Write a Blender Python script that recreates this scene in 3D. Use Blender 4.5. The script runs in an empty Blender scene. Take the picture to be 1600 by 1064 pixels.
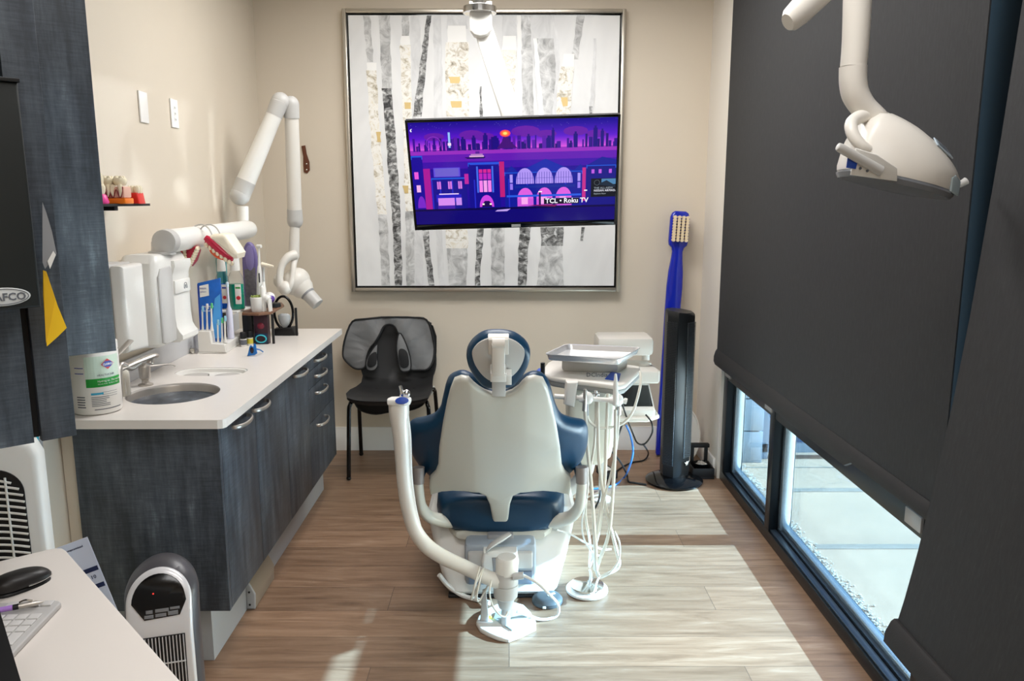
import bpy, bmesh, math, random
from mathutils import Vector, Matrix
random.seed(7)
D = bpy.data; SC = bpy.context.scene; COL = SC.collection
R = math.radians

# ------------------------------------------------------------------ camera, world, lights, exposure
CAMZ = 1.5; FPX = 1230.0; PITCH = R(10.14); YAW = R(0.229)
cam = D.cameras.new('camera'); camo = D.objects.new('camera', cam); COL.objects.link(camo)
cam.sensor_width = 36.0; cam.lens = FPX / 1600 * 36.0; cam.clip_start = 0.02; cam.clip_end = 200
camo.location = (0, 0, CAMZ); camo.rotation_euler = (math.pi / 2 - PITCH, 0, -YAW)
SC.camera = camo

def srgb(c):
    return tuple(((v / 255) / 12.92 if v / 255 <= 0.04045 else ((v / 255 + 0.055) / 1.055) ** 2.4) for v in c) + (1.0,)

w = D.worlds.new('world'); SC.world = w; w.use_nodes = True
nt = w.node_tree; nt.nodes.clear()
sky = nt.nodes.new('ShaderNodeTexSky'); sky.sky_type = 'NISHITA'; sky.sun_disc = False
sky.sun_elevation = R(22); sky.sun_rotation = R(90); sky.air_density = 1.0; sky.dust_density = 0.6
bg = nt.nodes.new('ShaderNodeBackground'); bg.inputs['Strength'].default_value = 0.5
wo = nt.nodes.new('ShaderNodeOutputWorld')
nt.links.new(sky.outputs[0], bg.inputs[0]); nt.links.new(bg.outputs[0], wo.inputs[0])

def light(name, typ, loc, direction, energy, color, **k):
    l = D.lights.new(name, typ); o = D.objects.new(name, l); COL.objects.link(o)
    o.location = loc; o.rotation_euler = Vector(direction).to_track_quat('-Z', 'Y').to_euler()
    l.energy = energy; l.color = color
    for a, b in k.items(): setattr(l, a, b)
    return o
light('sun', 'SUN', (8, 3, 4), (-1, 0.0, -0.40), 32.0, (0.41, 0.71, 1.0), angle=R(0.5))
# added lamps imitating low sun off the pavement, coming in under the shade
for sl, e in ((0.53, 0.9), (0.40, 0.8), (0.28, 0.8)):
    dn = Vector((-1, 0, sl)).normalized()
    light('glint_stand_in', 'AREA', Vector((1.30, 3.05, 0.32)) - dn * 0.22, dn, e, (0.92, 0.97, 1.0), shape='RECTANGLE', size=2.1, size_y=0.6, spread=R(1.2))
light('added_window_fill', 'AREA', (1.30, 3.05, 0.33), (-1, 0, 0.30), 15.0, (0.86, 0.95, 1.0), shape='RECTANGLE', size=2.0, size_y=0.5, spread=R(150))  # added fill lamp for cool sky and pavement light through the window
WARM = (1.0, 0.99, 0.985)
for i, (x, y, e) in enumerate([(0.0, 3.45, 41), (0.1, 1.3, 22), (0.1, -0.5, 19)]):
    light('ceiling_panel_light', 'AREA', (x, y, 2.70), (0, 0, -1), e, WARM, shape='RECTANGLE', size=1.2, size_y=0.6)
SC.view_settings.view_transform = 'Standard'; SC.view_settings.look = 'None'
SC.view_settings.gamma = 1.0; SC.view_settings.exposure = 0.10
SC.view_settings.use_curve_mapping = False

# ------------------------------------------------------------------ measuring helpers
_c, _s = math.cos(PITCH), math.sin(PITCH)
_fw = Vector((math.sin(YAW) * _c, math.cos(YAW) * _c, -_s)); _rt = Vector((math.cos(YAW), -math.sin(YAW), 0))
_dn = Vector((-math.sin(YAW) * _s, -math.cos(YAW) * _s, -_c)); _O = Vector((0, 0, CAMZ))
def ray(x, y): return _fw + _rt * ((x - 800) / FPX) + _dn * ((y - 532) / FPX)
def A(x, y, X=None, Y=None, z=None):
    "the point of the place measured at photo position (x, y), at a known X, depth Y or height z"
    d = ray(x, y)
    t = X / d.x if X is not None else (Y / d.y if Y is not None else (z - CAMZ) / d.z)
    return _O + d * t
def PL(x, y, p0, n):
    d = ray(x, y); n = Vector(n); return _O + d * ((Vector(p0) - _O).dot(n) / d.dot(n))

# ------------------------------------------------------------------ mesh builder
def cat(pts, sub=6, closed=False):
    P = [Vector(p) for p in pts]; n = len(P); out = []
    rng = range(n if closed else n - 1)
    for i in rng:
        if closed: a, b, c, d = P[(i - 1) % n], P[i], P[(i + 1) % n], P[(i + 2) % n]
        else: a, b, c, d = P[max(i - 1, 0)], P[i], P[i + 1], P[min(i + 2, n - 1)]
        for k in range(sub):
            t = k / sub
            out.append(0.5 * ((2 * b) + (c - a) * t + (2 * a - 5 * b + 4 * c - d) * t * t + (3 * b - a - 3 * c + d) * t ** 3))
    if not closed: out.append(P[-1])
    return out

class MB:
    def __init__(s, M=None): s.bm = bmesh.new(); s.M = M or Matrix(); s.mi = 0
    def v(s, co): return s.bm.verts.new(s.M @ Vector(co))
    def f(s, vs, smooth=True):
        try:
            f = s.bm.faces.new(vs); f.material_index = s.mi; f.smooth = smooth; return f
        except ValueError: return None
    def box(s, c, size, bev=0.0, rot=None, seg=2):
        t = bmesh.new(); bmesh.ops.create_cube(t, size=1.0)
        bmesh.ops.scale(t, vec=Vector(size), verts=t.verts)
        if bev > 0:
            b = min(bev, min(size) * 0.49)
            bmesh.ops.bevel(t, geom=list(t.edges), offset=b, segments=seg, profile=0.5, affect='EDGES')
        m = Matrix.Translation(Vector(c))
        if rot is not None: m = m @ rot.to_4x4()
        return s.add(t, m)
    def bb(s, x0, x1, y0, y1, z0, z1, bev=0.0, seg=2):
        return s.box(((x0 + x1) / 2, (y0 + y1) / 2, (z0 + z1) / 2), (abs(x1 - x0), abs(y1 - y0), abs(z1 - z0)), bev, None, seg)
    def add(s, t, m=Matrix()):
        mp = {}
        for v in t.verts: mp[v] = s.bm.verts.new(s.M @ (m @ v.co))
        for f in t.faces:
            try:
                g = s.bm.faces.new([mp[v] for v in f.verts]); g.material_index = s.mi; g.smooth = True
            except ValueError: pass
        t.free(); return s
    def rings(s, rings, cap0=True, cap1=True, closed=True):
        VV = [[s.v(p) for p in r] for r in rings]
        for a, b in zip(VV, VV[1:]):
            n = len(a)
            for i in range(n if closed else n - 1): s.f([a[i], a[(i + 1) % n], b[(i + 1) % n], b[i]])
        if cap0: s.f(list(reversed(VV[0])))
        if cap1: s.f(VV[-1])
        return s
    def tube(s, pts, r, n=10, sub=5, smooth=True, closed=False, sq=(1, 1), up=None):
        P = [Vector(p) for p in pts]
        rr = list(r) if isinstance(r, (list, tuple)) else [r] * len(P)
        if smooth and len(P) > 2:
            Q = cat(P, sub, closed); m = len(P)
            def rad(i):
                t = i / sub; a = int(t); fr = t - a
                return rr[a % m] * (1 - fr) + rr[(a + 1) % m if closed else min(a + 1, m - 1)] * fr
            rr = [rad(i) for i in range(len(Q))]; P = Q
        k = len(P); rings = []; prev = None
        for i in range(k):
            if closed: d = P[(i + 1) % k] - P[i - 1]
            else: d = P[min(i + 1, k - 1)] - P[max(i - 1, 0)]
            d.normalize()
            if prev is None:
                u = Vector(up) if up else (Vector((0, 0, 1)) if abs(d.z) < 0.9 else Vector((0, 1, 0)))
            else: u = prev
            u = (u - d * u.dot(d)).normalized(); prev = u; w_ = d.cross(u)
            rings.append([P[i] + (u * math.cos(2 * math.pi * j / n) * sq[0] + w_ * math.sin(2 * math.pi * j / n) * sq[1]) * rr[i] for j in range(n)])
        if closed: rings.append(rings[0])
        if closed:
            VV = [[s.v(p) for p in r_] for r_ in rings[:-1]]; VV.append(VV[0])
            for a, b in zip(VV, VV[1:]):
                for i in range(n): s.f([a[i], a[(i + 1) % n], b[(i + 1) % n], b[i]])
            return s
        return s.rings(rings)
    def cyl(s, p0, p1, r0, r1=None, n=24): return s.tube([p0, p1], [r0, r0 if r1 is None else r1], n, smooth=False)
    def lathe(s, prof, c=(0, 0, 0), n=32, rot=None, sx=1.0, sy=1.0):
        c = Vector(c); rings = []
        for r, z in prof:
            ring = [Vector((max(r, 1e-4) * sx * math.cos(2 * math.pi * j / n), max(r, 1e-4) * sy * math.sin(2 * math.pi * j / n), z)) for j in range(n)]
            rings.append([c + (rot @ p if rot is not None else p) for p in ring])
        return s.rings(rings)
    def ball(s, c, r, n=16, m=10, rot=None):
        r = (r, r, r) if not isinstance(r, (tuple, list)) else r
        c = Vector(c); rings = []
        for i in range(m + 1):
            a = -math.pi / 2 + math.pi * i / m; ca = max(math.cos(a), 1e-3)
            ring = [Vector((r[0] * ca * math.cos(2 * math.pi * j / n), r[1] * ca * math.sin(2 * math.pi * j / n), r[2] * math.sin(a))) for j in range(n)]
            rings.append([c + (rot @ p if rot is not None else p) for p in ring])
        return s.rings(rings)
    def slab(s, out, t, rr, O, ux, uy, uz, seg=3):
        O, ux, uy, uz = map(Vector, (O, ux, uy, uz))
        P = [Vector((p[0], p[1])) for p in out]; n = len(P)
        if sum(P[i].x * P[(i + 1) % n].y - P[(i + 1) % n].x * P[i].y for i in range(n)) < 0: P.reverse()
        N = []
        for i in range(n):
            a = (P[i] - P[i - 1]).normalized(); b = (P[(i + 1) % n] - P[i]).normalized()
            na = Vector((-a.y, a.x)); nb = Vector((-b.y, b.x)); m = na + nb
            if m.length < 1e-6: m = na
            m.normalize(); N.append(m / max(0.5, m.dot(na)))
        prof = []
        rr = min(rr, t * 0.499)
        if rr > 0:
            for k in range(seg + 1):
                a = math.pi / 2 * k / seg; prof.append((rr * (1 - math.sin(a)), rr * (1 - math.cos(a))))
            prof += [(i_, t - w_) for i_, w_ in reversed(prof)]
        else: prof = [(0, 0), (0, t)]
        return s.rings([[O + ux * (P[i] + N[i] * ins).x + uy * (P[i] + N[i] * ins).y + uz * wv for i in range(n)] for ins, wv in prof])
    def poly(s, pts): return s.f([s.v(p) for p in pts], False)
    def cut(s, axis, vals):
        s.bm.normal_update()
        bmesh.ops.triangulate(s.bm, faces=[f for f in s.bm.faces if len(f.verts) > 4])
        no = Vector((0, 0, 0)); no[axis] = 1
        for x in vals:
            p = Vector((0, 0, 0)); p[axis] = x
            bmesh.ops.bisect_plane(s.bm, geom=list(s.bm.verts) + list(s.bm.edges) + list(s.bm.faces), plane_co=p, plane_no=no)
        return s
    def warp(s, fn):
        for v in s.bm.verts: v.co = Vector(fn(v.co))
        return s
    def build(s, name, mat, parent=None, loc=None, ang=38):
        bm = s.bm
        bmesh.ops.recalc_face_normals(bm, faces=bm.faces)
        if parent is not None: off = wloc(parent)
        elif loc is not None: off = Vector(loc)
        else:
            xs = [v.co for v in bm.verts]
            off = Vector(((min(p.x for p in xs) + max(p.x for p in xs)) / 2, (min(p.y for p in xs) + max(p.y for p in xs)) / 2, min(p.z for p in xs)))
        for v in bm.verts: v.co -= off
        me = D.meshes.new(name); bm.to_mesh(me); bm.free()
        for m in (mat if isinstance(mat, (list, tuple)) else [mat]): me.materials.append(m)
        for p in me.polygons: p.use_smooth = True
        me.set_sharp_from_angle(angle=R(ang))
        o = D.objects.new(name, me); COL.objects.link(o)
        if parent is not None: o.parent = parent
        else: o.location = off
        return o

def wloc(o):
    v = Vector((0, 0, 0))
    while o is not None: v += Vector(o.location); o = o.parent
    return v
def tag(o, label=None, cat_=None, group=None, kind=None):
    if label: o['label'] = label
    if cat_: o['category'] = cat_
    if group: o['group'] = group
    if kind: o['kind'] = kind
    return o
def thing(name, label, cat_, loc, group=None):
    o = D.objects.new(name, None); COL.objects.link(o); o.location = loc; o.empty_display_size = 0.05
    return tag(o, label, cat_, group)
def struct(name, mb, m, parent=None, **k):
    o = mb.build(name, m, parent, **k)
    if parent is None: o['kind'] = 'structure'
    return o
def kids(o): return [c for c in D.objects if c.parent == o]
def dup(root, loc, label=None, rotz=None):
    r = root.copy(); COL.objects.link(r); r.location = loc
    if rotz is not None: r.rotation_euler.z = rotz
    if label: r['label'] = label
    for ch in kids(root):
        c = ch.copy(); COL.objects.link(c); c.parent = r
        for g in kids(ch):
            d = g.copy(); COL.objects.link(d); d.parent = c
    return r
def text(body, size, mat, parent, O, ux, uy, name='lettering', align='LEFT', ext=0.0004, bold=0.0):
    "real lettering, flat on the surface with its lower left corner at O"
    cu = D.curves.new('t', 'FONT'); cu.body = body; cu.size = size; cu.extrude = ext; cu.align_x = align; cu.offset = bold
    cu.resolution_u = 2
    ob = D.objects.new('t', cu); COL.objects.link(ob)
    bpy.context.view_layer.update()
    me = D.meshes.new_from_object(ob.evaluated_get(bpy.context.evaluated_depsgraph_get()))
    D.objects.remove(ob); D.curves.remove(cu)
    ux = Vector(ux).normalized(); uy = Vector(uy); uy = (uy - ux * uy.dot(ux)).normalized(); uz = ux.cross(uy)
    off = wloc(parent) if parent is not None else Vector((0, 0, 0))
    for v in me.vertices: v.co = Vector(O) + ux * v.co.x + uy * v.co.y + uz * v.co.z - off
    me.name = name; me.materials.clear(); me.materials.append(mat)
    o = D.objects.new(name, me); COL.objects.link(o); o.parent = parent
    return o

# ------------------------------------------------------------------ materials
def mat(name, c, rough=0.5, metal=0.0, spec=0.5, coat=0.0, emit=None, es=1.0, noise=0.0, nscale=40.0, bump=0.0, trans=0.0, ior=1.45, alpha=1.0, sheen=0.0):
    m = D.materials.new(name); m.use_nodes = True; n = m.node_tree.nodes; L = m.node_tree.links
    b = n['Principled BSDF']; col = srgb(c) if max(c) > 1 else tuple(c) + (1.0,)
    b.inputs['Base Color'].default_value = col; b.inputs['Roughness'].default_value = rough
    b.inputs['Metallic'].default_value = metal; b.inputs['Specular IOR Level'].default_value = spec
    b.inputs['Coat Weight'].default_value = coat; b.inputs['Transmission Weight'].default_value = trans
    b.inputs['IOR'].default_value = ior; b.inputs['Alpha'].default_value = alpha; b.inputs['Sheen Weight'].default_value = sheen
    if emit: b.inputs['Emission Color'].default_value = srgb(emit); b.inputs['Emission Strength'].default_value = es
    if noise or bump:
        tc = n.new('ShaderNodeTexCoord'); no = n.new('ShaderNodeTexNoise'); no.inputs['Scale'].default_value = nscale; no.inputs['Detail'].default_value = 4
        L.new(tc.outputs['Object'], no.inputs['Vector'])
        if noise:
            mx = n.new('ShaderNodeMix'); mx.data_type = 'RGBA'; mx.inputs['A'].default_value = tuple(v * (1 - noise) for v in col[:3]) + (1,)
            mx.inputs['B'].default_value = tuple(min(1, v * (1 + noise)) for v in col[:3]) + (1,)
            L.new(no.outputs['Fac'], mx.inputs['Factor']); L.new(mx.outputs['Result'], b.inputs['Base Color'])
        if bump:
            bu = n.new('ShaderNodeBump'); bu.inputs['Strength'].default_value = bump; bu.inputs['Distance'].default_value = 0.002
            L.new(no.outputs['Fac'], bu.inputs['Height']); L.new(bu.outputs['Normal'], b.inputs['Normal'])
    return m

def ramp(n, stops):
    r = n.new('ShaderNodeValToRGB'); e = r.color_ramp.elements
    while len(e) > 1: e.remove(e[-1])
    e[0].position = stops[0][0]; e[0].color = srgb(stops[0][1])
    for p, c in stops[1:]:
        k = e.new(p); k.color = srgb(c)
    return r

def floor_mat():
    m = D.materials.new('vinyl_planks'); m.use_nodes = True; n = m.node_tree.nodes; L = m.node_tree.links; b = n['Principled BSDF']
    tc = n.new('ShaderNodeTexCoord')
    br = n.new('ShaderNodeTexBrick'); br.inputs['Scale'].default_value = 1.0; br.inputs['Brick Width'].default_value = 1.22; br.inputs['Row Height'].default_value = 0.18
    br.inputs['Mortar Size'].default_value = 0.0012; br.inputs['Mortar Smooth'].default_value = 0.0; br.offset = 0.37; br.offset_frequency = 3
    br.inputs['Color1'].default_value = (0.0, 0.0, 0.0, 1); br.inputs['Color2'].default_value = (1, 1, 1, 1); br.inputs['Mortar'].default_value = (0, 0, 0, 1)
    L.new(tc.outputs['Object'], br.inputs['Vector'])
    mp = n.new('ShaderNodeMapping'); mp.inputs['Scale'].default_value = (3.4, 30, 1); L.new(tc.outputs['Object'], mp.inputs['Vector'])
    ad = n.new('ShaderNodeVectorMath'); ad.operation = 'MULTIPLY_ADD'; L.new(br.outputs['Color'], ad.inputs[0]); ad.inputs[1].default_value = (7, 3, 5); L.new(mp.outputs['Vector'], ad.inputs[2])
    no = n.new('ShaderNodeTexNoise'); no.inputs['Scale'].default_value = 1.0; no.inputs['Detail'].default_value = 6; no.inputs['Roughness'].default_value = 0.62; no.inputs['Distortion'].default_value = 0.6
    L.new(ad.outputs[0], no.inputs['Vector'])
    r = ramp(n, [(0.22, (108, 82, 62)), (0.46, (142, 112, 88)), (0.60, (155, 125, 100)), (0.82, (178, 152, 130))]); L.new(no.outputs['Fac'], r.inputs['Fac'])
    mx = n.new('ShaderNodeMix'); mx.data_type = 'RGBA'; mx.blend_type = 'MULTIPLY'; mx.inputs['Factor'].default_value = 1.0
    rb = ramp(n, [(0.0, (222, 222, 222)), (1.0, (255, 255, 255))]); L.new(br.outputs['Color'], rb.inputs['Fac'])
    L.new(r.outputs['Color'], mx.inputs['A']); L.new(rb.outputs['Color'], mx.inputs['B'])
    m2 = n.new('ShaderNodeMix'); m2.data_type = 'RGBA'; m2.inputs['B'].default_value = srgb((92, 72, 58)); L.new(br.outputs['Fac'], m2.inputs['Factor']); L.new(mx.outputs['Result'], m2.inputs['A'])
    L.new(m2.outputs['Result'], b.inputs['Base Color']); b.inputs['Roughness'].default_value = 0.42
    bu = n.new('ShaderNodeBump'); bu.inputs['Strength'].default_value = 0.25; bu.inputs['Distance'].default_value = 0.002; L.new(no.outputs['Fac'], bu.inputs['Height']); L.new(bu.outputs['Normal'], b.inputs['Normal'])
    return m

def laminate_mat():
    m = D.materials.new('charcoal_woodgrain'); m.use_nodes = True; n = m.node_tree.nodes; L = m.node_tree.links; b = n['Principled BSDF']
    tc = n.new('ShaderNodeTexCoord'); g = n.new('ShaderNodeNewGeometry')
    def nz(scale, detail, rough=0.6):
        mp = n.new('ShaderNodeMapping'); mp.inputs['Scale'].default_value = scale; L.new(g.outputs['Position'], mp.inputs['Vector'])
        no = n.new('ShaderNodeTexNoise'); no.inputs['Scale'].default_value = 1; no.inputs['Detail'].default_value = detail; no.inputs['Roughness'].default_value = rough
        L.new(mp.outputs['Vector'], no.inputs['Vector']); return no
    a = nz((22, 22, 3.2), 7, 0.7); c = nz((16, 16, 230), 4, 0.7); d = nz((6, 6, 1.6), 3)
    ma = n.new('ShaderNodeMath'); ma.operation = 'MULTIPLY_ADD'; L.new(a.outputs['Fac'], ma.inputs[0]); ma.inputs[1].default_value = 0.5
    mb = n.new('ShaderNodeMath'); mb.operation = 'MULTIPLY'; L.new(c.outputs['Fac'], mb.inputs[0]); mb.inputs[1].default_value = 0.19
    md = n.new('ShaderNodeMath'); md.operation = 'MULTIPLY_ADD'; L.new(d.outputs['Fac'], md.inputs[0]); md.inputs[1].default_value = 0.28; L.new(mb.outputs[0], md.inputs[2])
    L.new(md.outputs[0], ma.inputs[2])
    r = ramp(n, [(0.31, (30, 34, 40)), (0.44, (51, 57, 65)), (0.55, (78, 86, 95)), (0.66, (126, 135, 144))]); L.new(ma.outputs[0], r.inputs['Fac'])
    L.new(r.outputs['Color'], b.inputs['Base Color']); b.inputs['Roughness'].default_value = 0.48
    bu = n.new('ShaderNodeBump'); bu.inputs['Strength'].default_value = 0.12; bu.inputs['Distance'].default_value = 0.002; L.new(ma.outputs[0], bu.inputs['Height']); L.new(bu.outputs['Normal'], b.inputs['Normal'])
    return m

def bark_mat(name, stops, scale, detail=5, rough=0.65):
    m = D.materials.new(name); m.use_nodes = True; n = m.node_tree.nodes; L = m.node_tree.links; b = n['Principled BSDF']
    g = n.new('ShaderNodeNewGeometry'); mp = n.new('ShaderNodeMapping'); mp.inputs['Scale'].default_value = scale; L.new(g.outputs['Position'], mp.inputs['Vector'])
    no = n.new('ShaderNodeTexNoise'); no.inputs['Scale'].default_value = 1; no.inputs['Detail'].default_value = detail; no.inputs['Roughness'].default_value = rough; no.inputs['Distortion'].default_value = 0.8
    L.new(mp.outputs['Vector'], no.inputs['Vector'])
    r = ramp(n, stops); L.new(no.outputs['Fac'], r.inputs['Fac']); L.new(r.outputs['Color'], b.inputs['Base Color']); b.inputs['Roughness'].default_value = 0.6
    return m

def fabric_mat():
    m = D.materials.new('shade_mesh_fabric'); m.use_nodes = True; n = m.node_tree.nodes; L = m.node_tree.links; b = n['Principled BSDF']
    g = n.new('ShaderNodeNewGeometry'); mp = n.new('ShaderNodeMapping'); mp.inputs['Scale'].default_value = (60, 120, 26); L.new(g.outputs['Position'], mp.inputs['Vector'])
    no = n.new('ShaderNodeTexNoise'); no.inputs['Scale'].default_value = 1; no.inputs['Detail'].default_value = 6; no.inputs['Roughness'].default_value = 0.8; L.new(mp.outputs['Vector'], no.inputs['Vector'])
    r = ramp(n, [(0.3, (28, 28, 29)), (0.5, (35, 35, 36)), (0.66, (42, 42, 43)), (0.78, (80, 80, 81))]); L.new(no.outputs['Fac'], r.inputs['Fac'])
    L.new(r.outputs['Color'], b.inputs['Base Color']); b.inputs['Roughness'].default_value = 0.75
    return m

def glass_mat(name, tint, pw):
    m = D.materials.new(name); m.use_nodes = True; n = m.node_tree.nodes; L = m.node_tree.links; n.clear()
    o = n.new('ShaderNodeOutputMaterial'); t = n.new('ShaderNodeBsdfTransparent'); t.inputs[0].default_value = (*tint, 1)
    gl = n.new('ShaderNodeBsdfGlossy'); gl.inputs['Roughness'].default_value = 0.02; lw = n.new('ShaderNodeLayerWeight'); lw.inputs[0].default_value = 0.5; fr = n.new('ShaderNodeMath'); fr.operation = 'POWER'; fr.inputs[1].default_value = pw; L.new(lw.outputs['Facing'], fr.inputs[0])
    mx = n.new('ShaderNodeMixShader'); L.new(fr.outputs[0], mx.inputs[0]); L.new(t.outputs[0], mx.inputs[1]); L.new(gl.outputs[0], mx.inputs[2]); L.new(mx.outputs[0], o.inputs[0])
    return m

def emis(name, c, s=1.0):
    m = D.materials.new(name); m.use_nodes = True; n = m.node_tree.nodes; b = n['Principled BSDF']
    b.inputs['Base Color'].default_value = (0.003, 0.003, 0.004, 1); b.inputs['Roughness'].default_value = 0.12; b.inputs['Specular IOR Level'].default_value = 0.3
    b.inputs['Emission Color'].default_value = srgb(c); b.inputs['Emission Strength'].default_value = s
    return m

PAINT = mat('beige_wall_paint', (216, 204, 186), 0.55, noise=0.03, nscale=3, bump=0.04)
PAINTW = mat('pale_pillar_paint', (224, 217, 206), 0.55, bump=0.04)
CEIL = mat('white_ceiling_tile', (235, 232, 226), 0.8, noise=0.04, nscale=60)
TRIMW = mat('white_trim_paint', (236, 233, 228), 0.35)
FLOOR = floor_mat(); LAM = laminate_mat(); SHADE = fabric_mat(); GLASS = glass_mat('window_glass', (0.90, 0.96, 0.97), 4.0)
HEM = mat('shade_hem_fabric', (36, 34, 34), 0.7, bump=0.2, nscale=300)
FRAME = mat('black_anodised_aluminium', (28, 34, 38), 0.32, 0.6)
SILL = mat('sky_tinted_dark_sill', (70, 84, 98), 0.28, 0.7, noise=0.2, nscale=120)  # blue of the reflected sky is put into the sill colour
WHITE = mat('white_plastic', (232, 230, 224), 0.35)
WARMW = mat('warm_white_plastic', (226, 221, 212), 0.32)
CREAM = mat('cream_hose', (214, 209, 196), 0.42)
LGREY = mat('light_grey_plastic', (196, 194, 190), 0.4)
MGREY = mat('mid_grey_plastic', (146, 146, 148), 0.4)
SHELL = mat('chair_shell_plastic', (205, 203, 192), 0.33)
BLUEV = mat('navy_vinyl', (15, 56, 84), 0.38, spec=0.5, bump=0.05, nscale=200)
BLACK = mat('black_plastic', (20, 20, 21), 0.42)
BLACKM = mat('matte_black_plastic', (30, 30, 31), 0.62)
GLOSSB = mat('gloss_black', (10, 11, 13), 0.12)
STEEL = mat('brushed_steel', (214, 208, 200), 0.36, 0.85)
CHROME = mat('polished_steel', (222, 222, 222), 0.12, 1.0)
NICKEL = mat('satin_nickel', (200, 194, 186), 0.36, 0.85)
QUARTZ = mat('white_quartz', (230, 224, 217), 0.28, noise=0.02, nscale=30)
QEDGE = QUARTZ
KICK = mat('grey_toe_kick', (168, 170, 174), 0.5)
# ------------------------------------------------------------------ the room
def wx(y): return -1.398 - (y - 2.3) * 0.007      # the left wall runs very slightly out of square
YB = 4.614
m = MB(); m.bb(-2.0, 1.25, -1.6, YB + 0.1, -0.1, 0.0); struct('floor', m, FLOOR, loc=(0, 0, 0))
m = MB(); m.bb(-2.0, 1.3, -1.6, YB + 0.1, 2.75, 2.85); struct('ceiling', m, CEIL)
m = MB(); m.bb(-1.7, 1.5, YB, YB + 0.12, 0, 2.75); struct('wall_back', m, PAINT)
m = MB(); m.slab([(wx(-1.6), -1.6), (wx(YB), YB), (wx(YB) - 0.15, YB), (wx(-1.6) - 0.15, -1.6)], 2.75, 0, (0, 0, 0), (1, 0, 0), (0, 1, 0), (0, 0, 1)); struct('wall_left', m, PAINT)
m = MB(); m.bb(-1.6, 1.3, -1.7, -1.6, 0, 2.75); struct('wall_front', m, PAINT)
m = MB(); m.bb(1.135, 1.27, 4.10, YB, 0, 2.75); m.bb(1.16, 1.27, -1.6, 0.55, 0, 2.75); m.bb(1.16, 1.27, 0.55, 4.10, 2.55, 2.75)
struct('wall_right', m, PAINTW)
# skirting along the back wall: a flat board with a stepped moulded top
m = MB(); m.slab([(0, 0), (0.016, 0), (0.016, 0.100), (0.012, 0.108), (0.012, 0.122), (0.006, 0.134), (0.006, 0.143), (0, 0.143)], 2.52, 0, (wx(YB) + 0.004, YB, 0), (0, -1, 0), (0, 0, 1), (1, 0, 0))
struct('baseboard_back', m, TRIMW)
m = MB(); m.bb(1.121, 1.135, 4.14, YB - 0.016, 0, 0.10, 0.003); struct('baseboard_right', m, TRIMW)

# the window wall: three lites under one transom, the upper panes behind the shades
wr = D.objects.new('window_1', None); COL.objects.link(wr); wr.location = (1.2, 2.3, 0); wr['kind'] = 'structure'
JY = [(4.03, 4.10), (3.285, 3.345), (1.74, 2.05), (0.55, 0.62)]  # near post widened to block sun through the gap between the shades
m = MB()
for a, b in JY: m.bb(1.15, 1.25, a, b, 0.05, 2.55, 0.003)
m.build('mullion', FRAME, wr)
m = MB(); m.bb(1.152, 1.25, 0.55, 4.10, 0.565, 0.665, 0.003); m.build('transom', FRAME, wr)
m = MB(); m.bb(1.152, 1.25, 0.55, 4.10, 2.47, 2.55, 0.003); m.build('head_rail', FRAME, wr)
m = MB(); m.bb(1.15, 1.255, 0.55, 4.10, 0.0, 0.052, 0.003); m.build('sill_base', FRAME, wr)
m = MB(); m.bb(1.158, 1.185, 0.62, 4.03, 0.052, 0.060, 0.002); m.bb(1.192, 1.255, 0.62, 4.03, 0.052, 0.066, 0.002); m.build('sill', SILL, wr)
STOP = mat('brushed_glazing_bead', (150, 166, 176), 0.25, 0.8)
m = MB()
for (a0, a1), (b0, b1) in zip(JY, JY[1:]):
    m.bb(1.190, 1.235, b1, b1 + 0.022, 0.066, 0.565, 0.003); m.bb(1.190, 1.235, a0 - 0.030, a0, 0.066, 0.565, 0.003)
    m.bb(1.205, 1.235, b1 + 0.022, a0 - 0.022, 0.066, 0.086, 0.003)
m.build('glazing_bead', STOP, wr)
for (a0, a1), (b0, b1) in zip(JY, JY[1:]):
    m = MB(); m.bb(1.217, 1.223, b1, a0, 0.062, 0.568); m.build('glass_pane', GLASS, wr)
    m = MB(); m.bb(1.217, 1.223, b1, a0, 0.662, 2.475); m.build('glass_pane', GLASS, wr)
# pale bracket plates screwed to the transom under the shade
PLATE = mat('brushed_plate', (178, 172, 168), 0.4, 0.3)
for y in (4.015, 3.36, 2.10):
    m = MB(); m.bb(1.142, 1.152, y - 0.045, y + 0.045, 0.585, 0.632, 0.002); m.build('bracket_plate', PLATE, wr)

# outside: pavement with joints and a painted shadow line, a strip of gravel, a masonry pier and a low dark wall
PAVE = mat('pale_concrete', (158, 134, 112), 0.7, noise=0.12, nscale=9, bump=0.1)
m = MB(); m.bb(1.27, 14, -8, 22, -0.30, -0.06); tag(struct('ground', m, PAVE), kind='structure')
JOINT_SHADOW = mat('joint_and_shadow_strip', (120, 112, 102), 0.8)
m = MB()
for y, w_ in ((3.34, .05), (4.05, .055), (4.44, .014)): m.bb(1.40, 9, y, y + w_, -0.06, -0.058)  # crossing strips; the second paints in a dark shadow line
tag(m.build('joint_and_shadow_strip', JOINT_SHADOW), kind='structure')
GRAV = mat('white_gravel', (178, 176, 170), 0.9)
m = MB(); rnd = random.Random(3)
for i in range(1500):
    x = 1.372 + rnd.gauss(0, .016); y = 1.9 + rnd.random() * 2.6; r = 0.0018 + rnd.random() ** 2 * 0.0045
    m.ball((x, y, -0.058 + r * 0.4), (r, r * 0.9, r * 0.7), 6, 4)
tag(m.build('gravel', GRAV), 'white gravel strewn on the pavement just outside the window', 'gravel', kind='stuff')
BLOCK = mat('grey_masonry_block', (128, 138, 148), 0.8, noise=0.1, nscale=14, bump=0.3)
pier = thing('masonry_pier', 'pale grey block pier standing on the pavement outside the far window pane', 'pillar', (1.45, 4.62, -0.06))
m = MB()
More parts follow.
